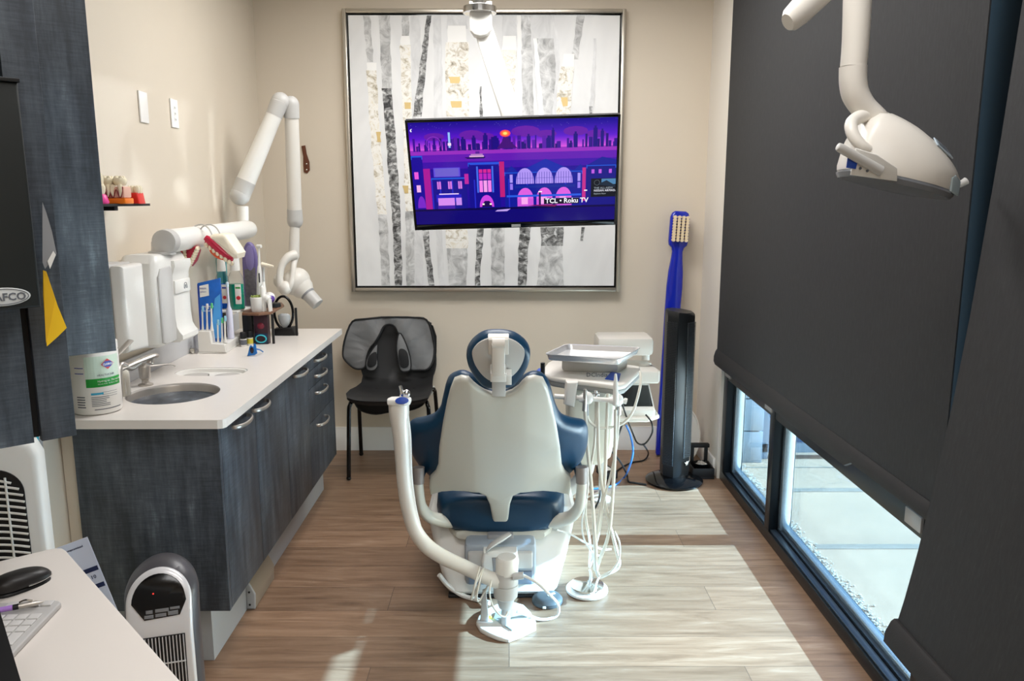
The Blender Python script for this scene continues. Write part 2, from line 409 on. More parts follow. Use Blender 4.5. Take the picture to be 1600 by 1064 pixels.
for k in range(9): m.bb(1.34, 1.52, 4.53, 4.72, -0.06 + k * 0.2, -0.06 + k * 0.2 + 0.194, 0.004)
m.build('block_course', BLOCK, pier)
m = MB(); m.bb(1.33, 1.53, 4.52, 4.73, 1.74, 1.82, 0.006); m.build('cap', BLOCK, pier)
scr_ = thing('outdoor_screen', 'dark blue panel screen standing outside, beyond the block pier and the far pane', 'screen', (2.6, 4.66, -0.06))
m = MB(); m.bb(1.54, 3.6, 4.63, 4.68, -0.02, 1.7, 0.004); m.build('panel', mat('blue_panel', (66, 92, 132), .22, coat=.5), scr_)
m = MB(); m.bb(1.54, 1.58, 4.60, 4.63, -0.06, 1.74, 0.004); m.bb(2.5, 2.54, 4.60, 4.63, -0.06, 1.74, 0.004); m.bb(1.54, 3.6, 4.60, 4.63, -0.02, 0.04, 0.004); m.build('frame', mat('pale_blue_frame', (120, 140, 160), .35), scr_)

# ------------------------------------------------------------------ roller shades
t = thing('roller_shade', 'wide charcoal roller shade hanging over the far window, hem at knee height', 'blind', (1.10, 3.0, 0.68))
m = MB(); m.bb(1.098, 1.102, 1.90, 4.075, 0.72, 2.50); m.build('fabric', SHADE, t)
m = MB(); hb_ = []
for y in (1.90, 2.40, 2.45, 3.2, 4.075):
    zb = 0.674 - (0.026 if y > 2.42 else 0) * 1.0 - 0.004 * (y - 1.9)
    hb_.append([Vector((1.10 - dx, y, 0.725 + (zb - 0.725) * f)) for dx, f in [(-.006, 0), (-.010, .4), (-.009, .85), (0, 1.0), (.010, .97), (.018, .75), (.018, .45), (.011, .15), (.004, 0)]])
m.rings(hb_); m.build('hem_bar', HEM, t)
m = MB(); m.cyl((1.10, 1.89, 2.52), (1.10, 4.085, 2.52), 0.03); m.build('roller_tube', BLACKM, t)
t = thing('roller_shade', 'charcoal roller shade nearest the camera, billowing into the room at its lower edge', 'blind', (1.0, 1.2, 0.45))
m = MB(); rows = []
prof = [(0.44, -0.155), (0.48, -0.150), (0.50, -0.140), (0.56, -0.128), (0.68, -0.108), (0.85, -0.085), (1.05, -0.062), (1.25, -0.044), (1.6, -0.02), (1.91, -0.004), (2.2, 0.0), (2.50, 0.0)]
for z, dx in prof:
    rows.append([Vector((1.075 + dx * (0.75 + 0.25 * (y - 0.4) / 1.35) + 0.006 * math.sin(y * 7 + z), y, z)) for y in [0.40 + 1.345 * i / 14 for i in range(15)]])
def sheet(mb, rows, th):
    "a cloth sheet with two faces and an edge"
    nr, nc = len(rows), len(rows[0]); F, B = [], []
    for r_ in rows: F.append([mb.v(p) for p in r_]); B.append([mb.v(p + th) for p in r_])
    for i in range(nr - 1):
        for j in range(nc - 1):
            mb.f([F[i][j], F[i][j + 1], F[i + 1][j + 1], F[i + 1][j]]); mb.f([B[i][j], B[i + 1][j], B[i + 1][j + 1], B[i][j + 1]])
    for i in range(nr - 1):
        mb.f([F[i][0], F[i + 1][0], B[i + 1][0], B[i][0]]); mb.f([F[i][-1], B[i][-1], B[i + 1][-1], F[i + 1][-1]])
    for j in range(nc - 1):
        mb.f([F[0][j], B[0][j], B[0][j + 1], F[0][j + 1]]); mb.f([F[-1][j], F[-1][j + 1], B[-1][j + 1], B[-1][j]])
    return mb
sheet(m, rows[2:], Vector((0.003, 0, 0))).build('fabric', SHADE, t)
m = MB(); hem = []
for (z, dx), th in zip([(0.438, -0.158), (0.444, -0.164), (0.47, -0.162), (0.497, -0.150), (0.503, -0.143)], [0] * 5):
    hem.append([Vector((1.073 + dx * (0.75 + 0.25 * (y - 0.4) / 1.35) + 0.006 * math.sin(y * 7 + z), y, z)) for y in [0.40 + 1.352 * i / 14 for i in range(15)]])
sheet(m, hem, Vector((0.012, 0, 0))).build('hem_bar', HEM, t)
m = MB(); m.cyl((1.075, 0.39, 2.52), (1.075, 1.755, 2.52), 0.03); m.build('roller_tube', BLACKM, t)

# ------------------------------------------------------------------ framed birch painting
t = thing('framed_painting', 'large square painting of birch trunks in a silver frame on the back wall', 'painting', (-0.135, YB, 0.97))
x0, x1, z0, z1, yf = -0.917, 0.647, 0.972, 2.532, YB - 0.045
SILVER = mat('champagne_silver_frame', (206, 198, 184), 0.3, 0.85)
m = MB(); fw = 0.022
for a in [(x0, x0 + fw, z0, z1), (x1 - fw, x1, z0, z1), (x0 + fw, x1 - fw, z1 - fw, z1), (x0 + fw, x1 - fw, z0, z0 + fw)]:
    m.bb(a[0], a[1], yf, YB - 0.002, a[2], a[3], 0.003)
m.build('frame', SILVER, t)
m = MB(); m.bb(x0 + fw, x1 - fw, YB - 0.020, YB - 0.003, z0 + fw, z1 - fw); m.build('shadow_gap', GLOSSB, t)
CAN = bark_mat('canvas_ground', [(0.3, (226, 226, 226)), (0.55, (238, 238, 237)), (0.8, (246, 246, 245))], (3, 3, 1.6), 3)
BDARK = bark_mat('bark_dark', [(0.34, (38, 38, 38)), (0.46, (104, 104, 103)), (0.56, (168, 168, 167)), (0.66, (226, 226, 225))], (26, 26, 34), 5)
BMID = bark_mat('bark_mottled_grey', [(0.3, (140, 140, 140)), (0.48, (196, 196, 195)), (0.62, (226, 226, 225)), (0.75, (246, 246, 245))], (16, 16, 14), 5)
BPALE = bark_mat('bark_pale_grey', [(0.3, (206, 206, 206)), (0.6, (230, 230, 230)), (0.8, (244, 244, 244))], (12, 12, 6), 4)
BGOLD = bark_mat('bark_white_gold', [(0.30, (140, 130, 110)), (0.41, (216, 208, 190)), (0.50, (248, 246, 241)), (0.62, (240, 235, 222)), (0.70, (204, 182, 136)), (0.78, (160, 154, 144))], (20, 20, 22), 6, 0.7)
BWHITE = mat('bark_white_paint', (250, 249, 246), 0.6)
GOLDL = mat('gold_leaf_flake', (224, 196, 134), 0.45, 0.2)
cy = YB - 0.037
m = MB(); g = 0.034
m.bb(x0 + g, x1 - g, cy, YB - 0.003, z0 + g, z1 - g); m.mi = 0
cv = m
lay = [0]
def strip(pts, mi, wob=0.0035):
    "one painted trunk: (photo x centre, photo y, photo width) from top to bottom"
    lay[0] += 1; yy = cy - 0.0004 - 0.00006 * lay[0]
    P = []
    for a, b in zip(pts, pts[1:]):
        n = max(2, int(abs(b[1] - a[1]) / 9))
        for k in range(n): P.append(tuple(a[i] + (b[i] - a[i]) * k / n for i in range(3)))
    P.append(pts[-1])
    L_, R_ = [], []
    for cxp, yp, wp in P:
        a = A(cxp - wp / 2, yp, Y=yy); b = A(cxp + wp / 2, yp, Y=yy)
        a.x += random.uniform(-wob, wob); b.x += random.uniform(-wob, wob)
        zc = min(max(a.z, z0 + g + 0.001), z1 - g - 0.001); a.z = b.z = zc
        L_.append(cv.v(a)); R_.append(cv.v(b))
    cv.mi = mi
    for i in range(len(P) - 1): cv.f([L_[i], R_[i], R_[i + 1], L_[i + 1]], False)
MI = {'can': 0, 'dark': 1, 'mid': 2, 'pale': 3, 'gold': 4, 'white': 5, 'leaf': 6}
for pts, k in [
    ([(649, 16, 16), (651, 180, 15), (655, 448, 13)], 'pale'), ([(683, 14, 12), (686, 200, 14)], 'pale'),
    ([(572, 16, 11), (579, 97, 10)], 'mid'), ([(580, 98, 15), (581, 112, 15)], 'white'), ([(580, 110, 15), (587, 220, 15), (597, 335, 14)], 'gold'), ([(598, 335, 14), (603, 446, 13)], 'mid'),
    ([(600, 15, 17), (605, 140, 15)], 'mid'), ([(604, 138, 15), (613, 250, 15), (620, 350, 13), (623, 446, 11)], 'dark'),
    ([(633, 16, 11), (634, 60, 11)], 'mid'), ([(633, 56, 13), (633, 72, 15)], 'white'), ([(633, 70, 16), (637, 180, 15), (640, 330, 13)], 'gold'), ([(640, 330, 13), (642, 446, 13)], 'mid'),
    ([(671, 16, 7), (662, 90, 9), (652, 182, 13)], 'dark'), ([(664, 355, 10), (669, 400, 9), (674, 446, 9)], 'dark'), ([(686, 355, 10), (690, 446, 10)], 'pale'),
    ([(714, 16, 30), (714, 45, 32)], 'pale'), ([(714, 40, 27), (714, 70, 32)], 'white'), ([(714, 66, 36), (715, 182, 36)], 'gold'), ([(714, 352, 34), (714, 388, 34)], 'gold'), ([(714, 388, 32), (715, 446, 28)], 'mid'),
    ([(751, 135, 3), (752, 185, 5)], 'dark'), ([(751, 355, 11), (748, 400, 9), (746, 446, 8)], 'dark'),
    ([(778, 355, 21), (778, 446, 21)], 'mid'), ([(796, 16, 22), (796, 76, 24)], 'pale'), ([(796, 56, 20), (795, 80, 24)], 'white'), ([(795, 78, 24), (792, 182, 20)], 'gold'),
    ([(811, 16, 7), (813, 182, 6)], 'white'), ([(826, 16, 22), (824, 90, 18), (825, 182, 17)], 'mid'), ([(821, 355, 18), (817, 400, 15), (816, 446, 13)], 'dark'),
    ([(846, 16, 36), (852, 70, 44), (858, 182, 34)], 'pale'), ([(850, 60, 30), (854, 120, 30), (852, 182, 20)], 'mid'), ([(836, 60, 6), (846, 182, 8)], 'white'),
    ([(863, 355, 36), (863, 384, 34)], 'dark'), ([(862, 384, 34), (860, 446, 42)], 'mid'),
    ([(908, 18, 12), (898, 92, 9)], 'mid'), ([(889, 84, 16), (888, 106, 19)], 'white'), ([(887, 104, 20), (882, 140, 22), (880, 182, 22)], 'gold'),
    ([(930, 60, 5), (926, 150, 6), (923, 184, 7)], 'pale'), ([(923, 166, 5), (923, 186, 4)], 'dark'), ([(911, 355, 5), (909, 376, 3)], 'dark')]:
    strip(pts, MI[k])
for x, y, wd, hh in [(710, 120, 18, 10), (713, 158, 18, 10), (792, 160, 12, 12), (882, 152, 11, 14), (636, 160, 10, 10), (591, 206, 7, 16), (634, 290, 9, 12)]:
    strip([(x, y, wd), (x + 1, y + hh, wd * 0.8)], MI['leaf'])
cv.build('canvas', [CAN, BDARK, BMID, BPALE, BGOLD, BWHITE, GOLDL], t)

# ------------------------------------------------------------------ television
tn = Vector((0, -math.cos(R(19)), -math.sin(R(19)))); pc = Vector((0.02, 3.62, 1.62))
TL, TR, BL_, BR_ = [PL(x, y, pc, tn) for x, y in ((631.8, 187), (974.4, 179.5), (649, 360.6), (959, 350))]
tc_ = (TL + TR + BL_ + BR_) / 4; tux = ((TR - TL) + (BR_ - BL_)).normalized(); tuz = tn; tuy = tuz.cross(tux).normalized()
tuy = tuy if tuy.z > 0 else -tuy
TW = ((TR - TL).length + (BR_ - BL_).length) / 2; TH = ((TL - BL_).length + (TR - BR_).length) / 2
tv = thing('television', 'flat television showing a purple night city, tilted down in front of the painting', 'television', tuple(tc_ - tuy * TH / 2))
O = tc_ - tux * TW / 2 - tuy * TH / 2
TM = Matrix((tux.to_4d(), tuy.to_4d(), tn.to_4d(), (0, 0, 0, 1))).transposed(); TM[0][3], TM[1][3], TM[2][3] = O; TM[3][0] = TM[3][1] = TM[3][2] = 0; TM[3][3] = 1
for i in range(3): TM[i][0] = tux[i]; TM[i][1] = tuy[i]; TM[i][2] = tn[i]
bz = 0.011; bb_ = 0.026
m = MB(TM); m.bb(0, TW, 0, TH, -0.03, -0.004, 0.004); m.bb(0.12, TW - 0.12, 0.06, TH - 0.10, -0.055, -0.03, 0.008); m.build('cabinet', BLACKM, tv)
m = MB(TM)
for a in [(0, bz, 0, TH), (TW - bz, TW, 0, TH), (bz, TW - bz, TH - bz, TH), (bz, TW - bz, 0, bb_)]: m.bb(a[0], a[1], a[2], a[3], -0.004, 0.003, 0.001)
m.build('bezel', GLOSSB, tv)
m = MB(TM); m.bb(TW * 0.48, TW * 0.525, 0.004, 0.017, 0.003, 0.0042); m.build('badge', LGREY, tv)
SW, SH = TW - 2 * bz, TH - bz - bb_
scr = MB(TM); smats = []; sidx = {}
def sc(c, s=1.0):
    k = (c, s)
    if k not in sidx: sidx[k] = len(smats); smats.append(emis('screen_' + str(len(smats)), c, s))
    return sidx[k]
slay = [0]
def S(pts, c, s=0.95):
    "one flat patch of the picture on the screen; u and v run 0 to 1 from the lower left"
    slay[0] += 1; scr.mi = sc(c, s)
    scr.f([scr.v((bz + u * SW, bb_ + v_ * SH, -0.0035 + 0.000006 * slay[0])) for u, v_ in pts], False)
def SR(u0, v0, u1, v1, c, s=0.95): S([(u0, v0), (u1, v0), (u1, v1), (u0, v1)], c, s)
def SARC(u, v0, r, asp, c, n=12):
    S([(u - r, v0)] + [(u + r, v0)] + [(u + r * math.cos(math.pi * k / n), v0 + (asp - 0) * math.sin(math.pi * k / n)) for k in range(1, n)], c)
N_ = 26
for i in range(N_):                                   # evening sky: deep blue above, pink at the skyline
    f = i / (N_ - 1)
    top, midc, low = (22, 6, 140), (92, 22, 205), (224, 88, 226)
    c = tuple(int(a + (b - a) * f / 0.6) for a, b in zip(top, midc)) if f < 0.6 else tuple(int(a + (b - a) * (f - 0.6) / 0.4) for a, b in zip(midc, low))
    SR(0, 1 - (i + 1) * 0.27 / N_, 1, 1 - i * 0.27 / N_ + 0.001, c)
for cx_, cyy, rr_ in [(0.12, .86, .05), (.30, .87, .06), (.36, .85, .05), (.56, .89, .07), (.66, .86, .05), (.8, .88, .06), (.9, .85, .05)]:
    S([(cx_ + rr_ * math.cos(k * .5236), cyy + rr_ * .75 * math.sin(k * .5236)) for k in range(12)], (128, 36, 206), .6)
SR(0, 0.55, 1, 0.735, (98, 24, 178)); SR(0, 0.69, 1, 0.735, (150, 46, 190)); SR(0, 0.55, 1, 0.62, (62, 14, 168))
rr = random.Random(11)
for i in range(95):                                    # far skyline
    u = rr.random(); wd = .006 + rr.random() * .012; h = .03 + rr.random() * .09
    SR(u, .725, min(1, u + wd), .735 + h, rr.choice([(36, 10, 120), (60, 16, 150), (90, 24, 170), (48, 12, 138)]))
for u, wd, h in [(.185, .014, .14), (.247, .02, .10), (.30, .02, .11), (.355, .022, .13), (.40, .03, .10), (.565, .018, .11), (.66, .02, .09), (.685, .014, .16), (.79, .02, .12), (.885, .02, .17), (.92, .016, .14)]:
    SR(u, .73, u + wd, .735 + h, (30, 12, 128)); SR(u + wd * .25, .735 + h, u + wd * .75, .755 + h, (30, 12, 128))
S([(.42, .735), (.445, .80), (.455, .85), (.472, .85), (.49, .79), (.52, .735)], (70, 20, 120))     # a smoking hill
for k, (c, s_) in enumerate([((255, 70, 90), .9), ((255, 130, 60), 1.0), ((255, 214, 110), 1.1)]):
    r_ = .026 - .008 * k; S([(.462 + r_ * math.cos(j * .5236), .876 + r_ * 1.3 * math.sin(j * .5236)) for j in range(12)], c, s_)
SR(.187, .755, .197, .90, (150, 190, 255), 1.0); SR(.184, .775, .200, .80, (250, 214, 255), 1.0)
for k in range(24):                                    # big wheel
    a = k * .2618; a2 = a + .2618; r1, r2 = .036, .0335
    S([(.115 + r1 * math.cos(a), .80 + r1 * 1.8 * math.sin(a)), (.115 + r1 * math.cos(a2), .80 + r1 * 1.8 * math.sin(a2)), (.115 + r2 * math.cos(a2), .80 + r2 * 1.8 * math.sin(a2)), (.115 + r2 * math.cos(a), .80 + r2 * 1.8 * math.sin(a))], (150, 60, 210))
S([(.016 + .009 * math.cos(a), .925 + .016 * math.sin(a)) for a in [1.2 + k * .4 for k in range(9)]] + [(.020 + .007 * math.cos(a), .928 + .012 * math.sin(a)) for a in [4.0 - k * .35 for k in range(7)]], (240, 240, 255), 1.0)
for i in range(40): u, v_ = rr.random(), .93 + rr.random() * .06; SR(u, v_, u + .0012, v_ + .002, (210, 190, 255), .9)
S([(.26, .66), (.275, .645), (.355, .645), (.365, .66)], (24, 8, 90)); SR(.285, .66, .355, .675, (240, 190, 235), .8); SR(.292, .678, .35, .69, (210, 150, 225), .7); SR(.315, .69, .335, .715, (90, 30, 150))
# the street front: generic blocks with lit windows
SR(0, 0, 1, .55, (34, 8, 150)); SR(0, 0, 1, .155, (16, 4, 112)); SR(0, .135, 1, .158, (10, 4, 70))
def block(u0, u1, v1, c, edge=(30, 90, 220)):
    SR(u0, .155, u1, v1, c); SR(u0, v1 - .008, u1, v1 + .006, edge); SR(u0, v1 - .03, u0 + .004, v1, edge); SR(u1 - .004, v1 - .03, u1, v1, edge)
block(0.0, .055, .68, (26, 10, 150)); SR(.055, .155, .088, .56, (168, 26, 150)); block(.09, .265, .46, (22, 16, 140)); SR(.255, .40, .275, .50, (190, 40, 160))
SR(.105, .475, .235, .565, (96, 74, 220)); SR(.112, .482, .228, .558, (126, 110, 235), .7)
block(.275, .43, .60, (20, 12, 140)); SR(.285, .585, .425, .60, (44, 80, 220)); SR(.428, .26, .452, .61, (190, 30, 120))
block(.452, .835, .50, (18, 26, 150)); S([(.515, .50), (.655, .625), (.795, .50)], (22, 40, 170)); S([(.455, .50), (.487, .565), (.52, .50)], (20, 34, 160)); S([(.79, .50), (.825, .565), (.855, .50)], (20, 34, 160))
SR(.835, .2, .852, .53, (196, 44, 140)); block(.855, 1.0, .55, (18, 18, 130)); S([(.855, .55), (.93, .63), (1, .60), (1, .55)], (20, 30, 150))
for u in (.09, .13, .19, .30, .47, .56, .75): SR(u, .155, u + .006, .44, (40, 44, 200))
for u in (.118, .172, .222): SR(u, .355, u + .019, .43, (214, 120, 226)); SR(u + .008, .355, u + .010, .43, (60, 20, 120))
SR(.11, .225, .235, .30, (38, 30, 190)); SR(.118, .19, .20, .265, (214, 140, 240)); SR(.207, .19, .235, .265, (200, 140, 240)); SR(.125, .3, .222, .31, (240, 210, 255), 1.0)
SR(.115, .155, .20, .19, (70, 30, 170)); SR(.01, .46, .03, .53, (236, 90, 220)); SR(.016, .33, .036, .40, (240, 180, 236)); SARC(.035, .17, .02, .12, (120, 40, 200))
for k, u in enumerate((.327, .348, .369)):
    SR(u, .315, u + .017, .43, (246, 130 + 30 * (k % 2), 236)); SR(u, .44, u + .017, .50, (190, 40, 190)); SR(u, .505, u + .017, .54, (214, 40, 150))
for u in (.315, .39): SR(u, .31, u + .008, .57, (70, 110, 235))
SARC(.36, .165, .036, .12, (206, 70, 226)); S([(.335, .165), (.34, .20), (.35, .225), (.372, .225), (.382, .20), (.386, .165)], (30, 10, 80)); SR(.338, .185, .348, .20, (255, 246, 220), 1.1); SR(.374, .185, .384, .20, (255, 246, 220), 1.1)
for u in (.553, .648, .743):
    SARC(u, .41, .044, .13, (176, 150, 244)); SR(u - .044, .385, u + .044, .412, (176, 150, 244))
    for k in range(-3, 4): SR(u + k * .0125 - .001, .385, u + k * .0125 + .001, .50, (60, 50, 170))
    SR(u - .044, .44, u + .044, .4425, (60, 50, 170))
    SARC(u, .23, .040, .115, (222, 96, 224)); SR(u - .040, .16, u + .040, .235, (206, 86, 220)); SR(u - .02, .18, u + .012, .25, (250, 170, 240))
for u in (.478, .812): SR(u, .40, u + .014, .48, (170, 150, 245)); SR(u, .33, u + .014, .39, (150, 120, 240))
for u in (.88, .915, .965): SR(u, .47, u + .014, .51, (190, 90, 226)); SR(u, .37, u + .014, .42, (230, 70, 170))
SR(.46, .255, .83, .275, (40, 90, 225)); SR(.50, .345, .80, .37, (20, 40, 150))
SR(.62, .155, .63, .30, (30, 10, 90)); SR(.618, .298, .636, .308, (255, 250, 255), 1.1); SR(.845, .30, .86, .31, (255, 250, 255), 1.1)
S([(.40, .115), (.46, .115), (.478, .14), (.41, .13)], (190, 160, 240)); S([(.56, .165), (.70, .15), (.715, .17), (.60, .172)], (120, 20, 90))
SR(.645, .175, .82, .235, (20, 16, 44)); SR(.645, .232, .82, .237, (90, 90, 170)); SR(.878, .235, 1.0, .42, (12, 16, 30)); SR(.93, .36, 1.0, .415, (90, 150, 200), .7); S([(.91, .36), (.955, .40), (1, .345), (1, .33)], (24, 40, 60))
scrn = scr.build('screen', smats, tv)
def spt(u, v_, dz=0.0): return TM @ Vector((bz + u * SW, bb_ + v_ * SH, dz))
TXT = emis('screen_white_letters', (244, 244, 255), 1.0); TXG = emis('screen_grey_letters', (170, 180, 190), .8)
text('TCL \u2022 Roku TV', 0.031, TXT, scrn, spt(.652, .187), tux, tuy, bold=0.0006)
text('THE ALL-NEW', 0.0135, TXG, scrn, spt(.893, .315), tux, tuy); text('NISSAN ARMADA', 0.0135, TXT, scrn, spt(.893, .29), tux, tuy); text('Explore Now', 0.010, TXG, scrn, spt(.893, .262), tux, tuy)
m = MB(TM)
m.tube([(bz + .908 * SW + .012 * math.cos(a), bb_ + .378 * SH + .012 * math.sin(a), -0.002) for a in [k * .5236 for k in range(12)]], 0.0008, 6, 2, closed=True); m.build('emblem', TXG, scrn)
# white ceiling arm that carries it
t = thing('television_mount', 'white bent arm coming down from the ceiling and passing behind the television', 'mount', (-0.13, 3.74, 2.75))
m = MB(); m.cyl((-0.13, 3.74, 2.75), (-0.13, 3.74, 2.36), 0.045); m.lathe([(0.06, 0), (0.075, 0.004), (0.075, 0.03), (0.06, 0.034)], (-0.13, 3.74, 2.32), 28); m.build('ceiling_post', CHROME, t)
m = MB(); m.slab([(-0.050, -0.02), (-0.050, 0.10), (0.050, 0.10), (0.050, -0.02), (0.032, -0.045), (0, -0.055), (-0.032, -0.045)], 0.07, 0.012, (-0.125, 3.775, 2.27), (1, 0, 0), (0, 0, 1), (0, -1, 0)); m.build('elbow_cover', WHITE, t)
a0, a1 = Vector((-0.115, 3.78, 2.26)), Vector((0.065, 3.755, 1.72)); dd = (a1 - a0).normalized(); px_ = dd.cross(Vector((0, 1, 0))).normalized()
m = MB(); m.slab([(-0.042, 0), (-0.046, (a1 - a0).length), (0.046, (a1 - a0).length), (0.042, 0)], 0.05, 0.008, a0, px_, dd, (0, -1, 0)); m.build('arm', WHITE, t)
b0 = tc_ - tn * 0.056
m = MB(); m.box(b0 - tn * 0.012 + tux * 0.03, (0.16, 0.022, 0.16), 0.004, Matrix.Rotation(R(19), 3, 'X')); m.tube([b0 - tn * 0.02 + tux * 0.03, Vector((0.065, 3.755, 1.70))], 0.02, 12, smooth=False); m.build('tilt_head', LGREY, t)
# ------------------------------------------------------------------ dental chair
CX = -0.033
cp0 = Vector((CX, 2.80, 0.352)); cup = Vector((0, -0.30, 0.56)).normalized(); cn = Vector((0, -cup.z, cup.y)); cx_ = Vector((1, 0, 0))
def cpl(x, y, off=0.0):
    p = PL(x, y, cp0 + cn * off, cn) - cp0; return (p.x, p.dot(cup))
chair = thing('dental_chair', 'blue and cream reclining dental chair seen from behind, in the middle of the floor', 'dental chair', (CX, 3.1, 0))
sh = [(720, 594.5), (709, 600), (703, 616), (698, 636), (691, 672), (685, 712), (683.5, 740), (679, 752), (670, 763), (669, 778), (671, 789), (690, 779), (708, 774), (728, 771.5), (748, 771.5), (759, 777), (765, 790), (769, 811), (771.5, 831), (793, 831), (794.5, 811), (797, 790), (802, 776.5), (814, 771.5), (832, 771.5), (848, 773), (870, 779), (891, 789), (893, 776), (893, 762), (884, 752), (879, 741), (876, 712), (872, 686), (868, 664), (862, 638), (856, 614), (849, 599), (834, 593.6), (823, 595), (816, 601), (810, 608), (800, 615), (790, 618.5), (768, 618.5), (757, 615), (748, 609.5), (740, 603), (732, 595)]
m = MB(); m.slab([cpl(*p) for p in sh], 0.030, 0.010, cp0, cx_, cup, -cn, 3)
m.cut(0, [CX + v for v in (-.20, -.16, -.125, -.097, -.083, -.04, 0, .04, .083, .097, .125, .16, .20)])
def bow(co):
    x = co.x - CX; d = max(0.0, abs(x) - 0.09)
    return co - cn * (0.5 * d * d + 0.16 * d)
m.warp(bow); m.build('backrest_shell', SHELL, chair, ang=60)
m = MB(); q = cpl(782, 824); m.slab([(q[0] - .013, q[1] - .015), (q[0] + .013, q[1] - .015), (q[0] + .013, q[1] + .022), (q[0] - .013, q[1] + .022)], 0.006, 0.002, cp0 + cn * 0.004, cx_, cup, -cn); m.build('latch', LGREY, chair)
up = [(710, 585), (699, 595), (692, 622), (688, 640), (682, 650), (676, 657), (660, 668), (644, 678), (635, 690), (632.5, 704), (634, 718), (641, 731), (650, 740), (664, 748), (690, 757), (780, 765), (870, 757), (893, 746), (905, 739), (914, 731), (920, 716), (921.5, 700), (920, 688), (914, 678), (898, 668.5), (884, 660), (876, 652), (870, 640), (864, 620), (858, 599), (848, 586), (834, 581.5), (820, 585), (806, 595), (795, 604), (790, 609), (768, 609), (762, 604), (753, 594), (740, 585), (724, 580.5)]
UO = -0.029
P_ = [(v.x, v.y) for v in cat([cpl(x, y, UO - .045).__add__((0,)) for x, y in up], 3, True)]
m = MB(); m.slab(P_, 0.070, 0.032, cp0 + cn * UO, cx_, cup, -cn, 5)
m.cut(0, [CX + v for v in (-.30, -.26, -.22, -.18, -.14, -.10, -.05, 0, .05, .10, .14, .18, .22, .26, .30)])
def bow2(co):
    x = co.x - CX; d = max(0.0, abs(x) - 0.09); e = max(0.0, abs(x) - 0.20)
    return co - cn * (0.5 * d * d + 0.16 * d + 1.4 * e * e)
m.warp(bow2); m.build('backrest_cushion', BLUEV, chair, ang=70)
# headrest
hr = [(778, 515.5), (757, 517.5), (742, 526), (732, 538), (729, 550), (732, 565), (739, 578), (747, 589), (757, 597), (778, 600), (800, 597), (811, 588), (820, 575), (826, 562), (828.5, 548), (825, 537), (815, 526), (799, 518)]
HO = 0.0
P_ = [(v.x, v.y) for v in cat([cpl(x, y, HO - .038).__add__((0,)) for x, y in hr], 3, True)]
m = MB(); m.slab(P_, 0.058, 0.022, cp0 + cn * HO, cx_, cup, -cn, 5); hd = m.build('headrest', BLUEV, chair, ang=70)
hs = [(778, 527), (762, 529), (748, 535.5), (739.5, 545), (737.5, 553), (741, 567), (748, 579), (757, 589), (767, 595), (778, 596.5), (790, 595), (800, 588), (810, 578), (817, 565), (820, 552), (817, 543), (806, 533.5), (793, 528.5)]
P_ = [(v.x, v.y) for v in cat([cpl(x, y, HO).__add__((0,)) for x, y in hs], 3, True)]
m = MB(); m.slab(P_, 0.008, 0.003, cp0 + cn * (HO + 0.003), cx_, cup, -cn, 2); m.build('headrest_shell', LGREY, hd)
def cbox(mb, x0, y0, x1, y1, o0, o1, bev=0.004):
    a = cpl(x0, y1, o1); b = cpl(x1, y0, o1)
    mb.slab([a, (b[0], a[1]), b, (a[0], b[1])], o1 - o0, bev, cp0 + cn * o1, cx_, cup, -cn, 2)
m = MB(); cbox(m, 763, 531, 795, 556, 0.003, 0.040, 0.008); m.build('headrest_pivot', WARMW, chair)
m = MB(); cbox(m, 768.5, 541, 789, 590, 0.030, 0.055, 0.008); a_ = cpl(769, 541, .055); b_ = cpl(789, 541, .055)
m.cyl(cp0 + cx_ * a_[0] + cup * a_[1] + cn * 0.040, cp0 + cx_ * b_[0] + cup * b_[1] + cn * 0.040, 0.016, None, 16); m.build('headrest_arm', WARMW, chair)
m = MB(); cbox(m, 766, 584, 791, 598, 0.0, 0.052, 0.006); cbox(m, 790, 586, 799.5, 602, 0.005, 0.036, 0.003); m.build('headrest_clamp', WHITE, chair)
m = MB(); cbox(m, 769, 594, 790, 620, -0.02, 0.022, 0.002); m.build('headrest_post', LGREY, chair)
# seat and leg rest (the patient faces the back wall)
m = MB(); rows = []
def seat_ring(y, w_, zc, th, n=28):
    r_ = []
    for k in range(n):
        a = 2 * math.pi * k / n; ca, sa = math.cos(a), math.sin(a)
        r_.append(Vector((CX + w_ * math.copysign(abs(ca) ** 0.55, ca), y, zc + th * math.copysign(abs(sa) ** 0.6, sa))))
    return r_
st = [(2.832, .12, .315, .045), (2.837, .18, .315, .065), (2.86, .222, .315, .080), (2.93, .25, .318, .085), (3.2, .265, .340, .078), (3.5, .255, .37, .06), (3.7, .235, .36, .05), (3.9, .215, .33, .045), (4.06, .20, .30, .04), (4.14, .17, .29, .03), (4.16, .08, .29, .012)]
for a in st: rows.append(seat_ring(*a))
m.rings(rows); seat = m.build('seat_cushion', BLUEV, chair, ang=80)
m = MB()
for dx in (-.155, -.08, .08, .155):
    m.tube([(CX + dx, 2.852 + abs(dx) * .10, .372), (CX + dx * 1.02, 2.838 + abs(dx) * .06, .345), (CX + dx, 2.836 + abs(dx) * .06, .30), (CX + dx * .98, 2.850 + abs(dx) * .10, .258)], 0.003, 6)
m.build('seam', mat('dark_navy_seam', (12, 40, 66), 0.5), seat)
m = MB(); rows = []
for a in [(2.845, .17, .232, .022), (2.90, .205, .232, .028), (3.3, .235, .255, .036), (3.7, .20, .29, .025)]: rows.append(seat_ring(*a))
m.rings(rows); m.build('seat_frame', SHELL, chair)
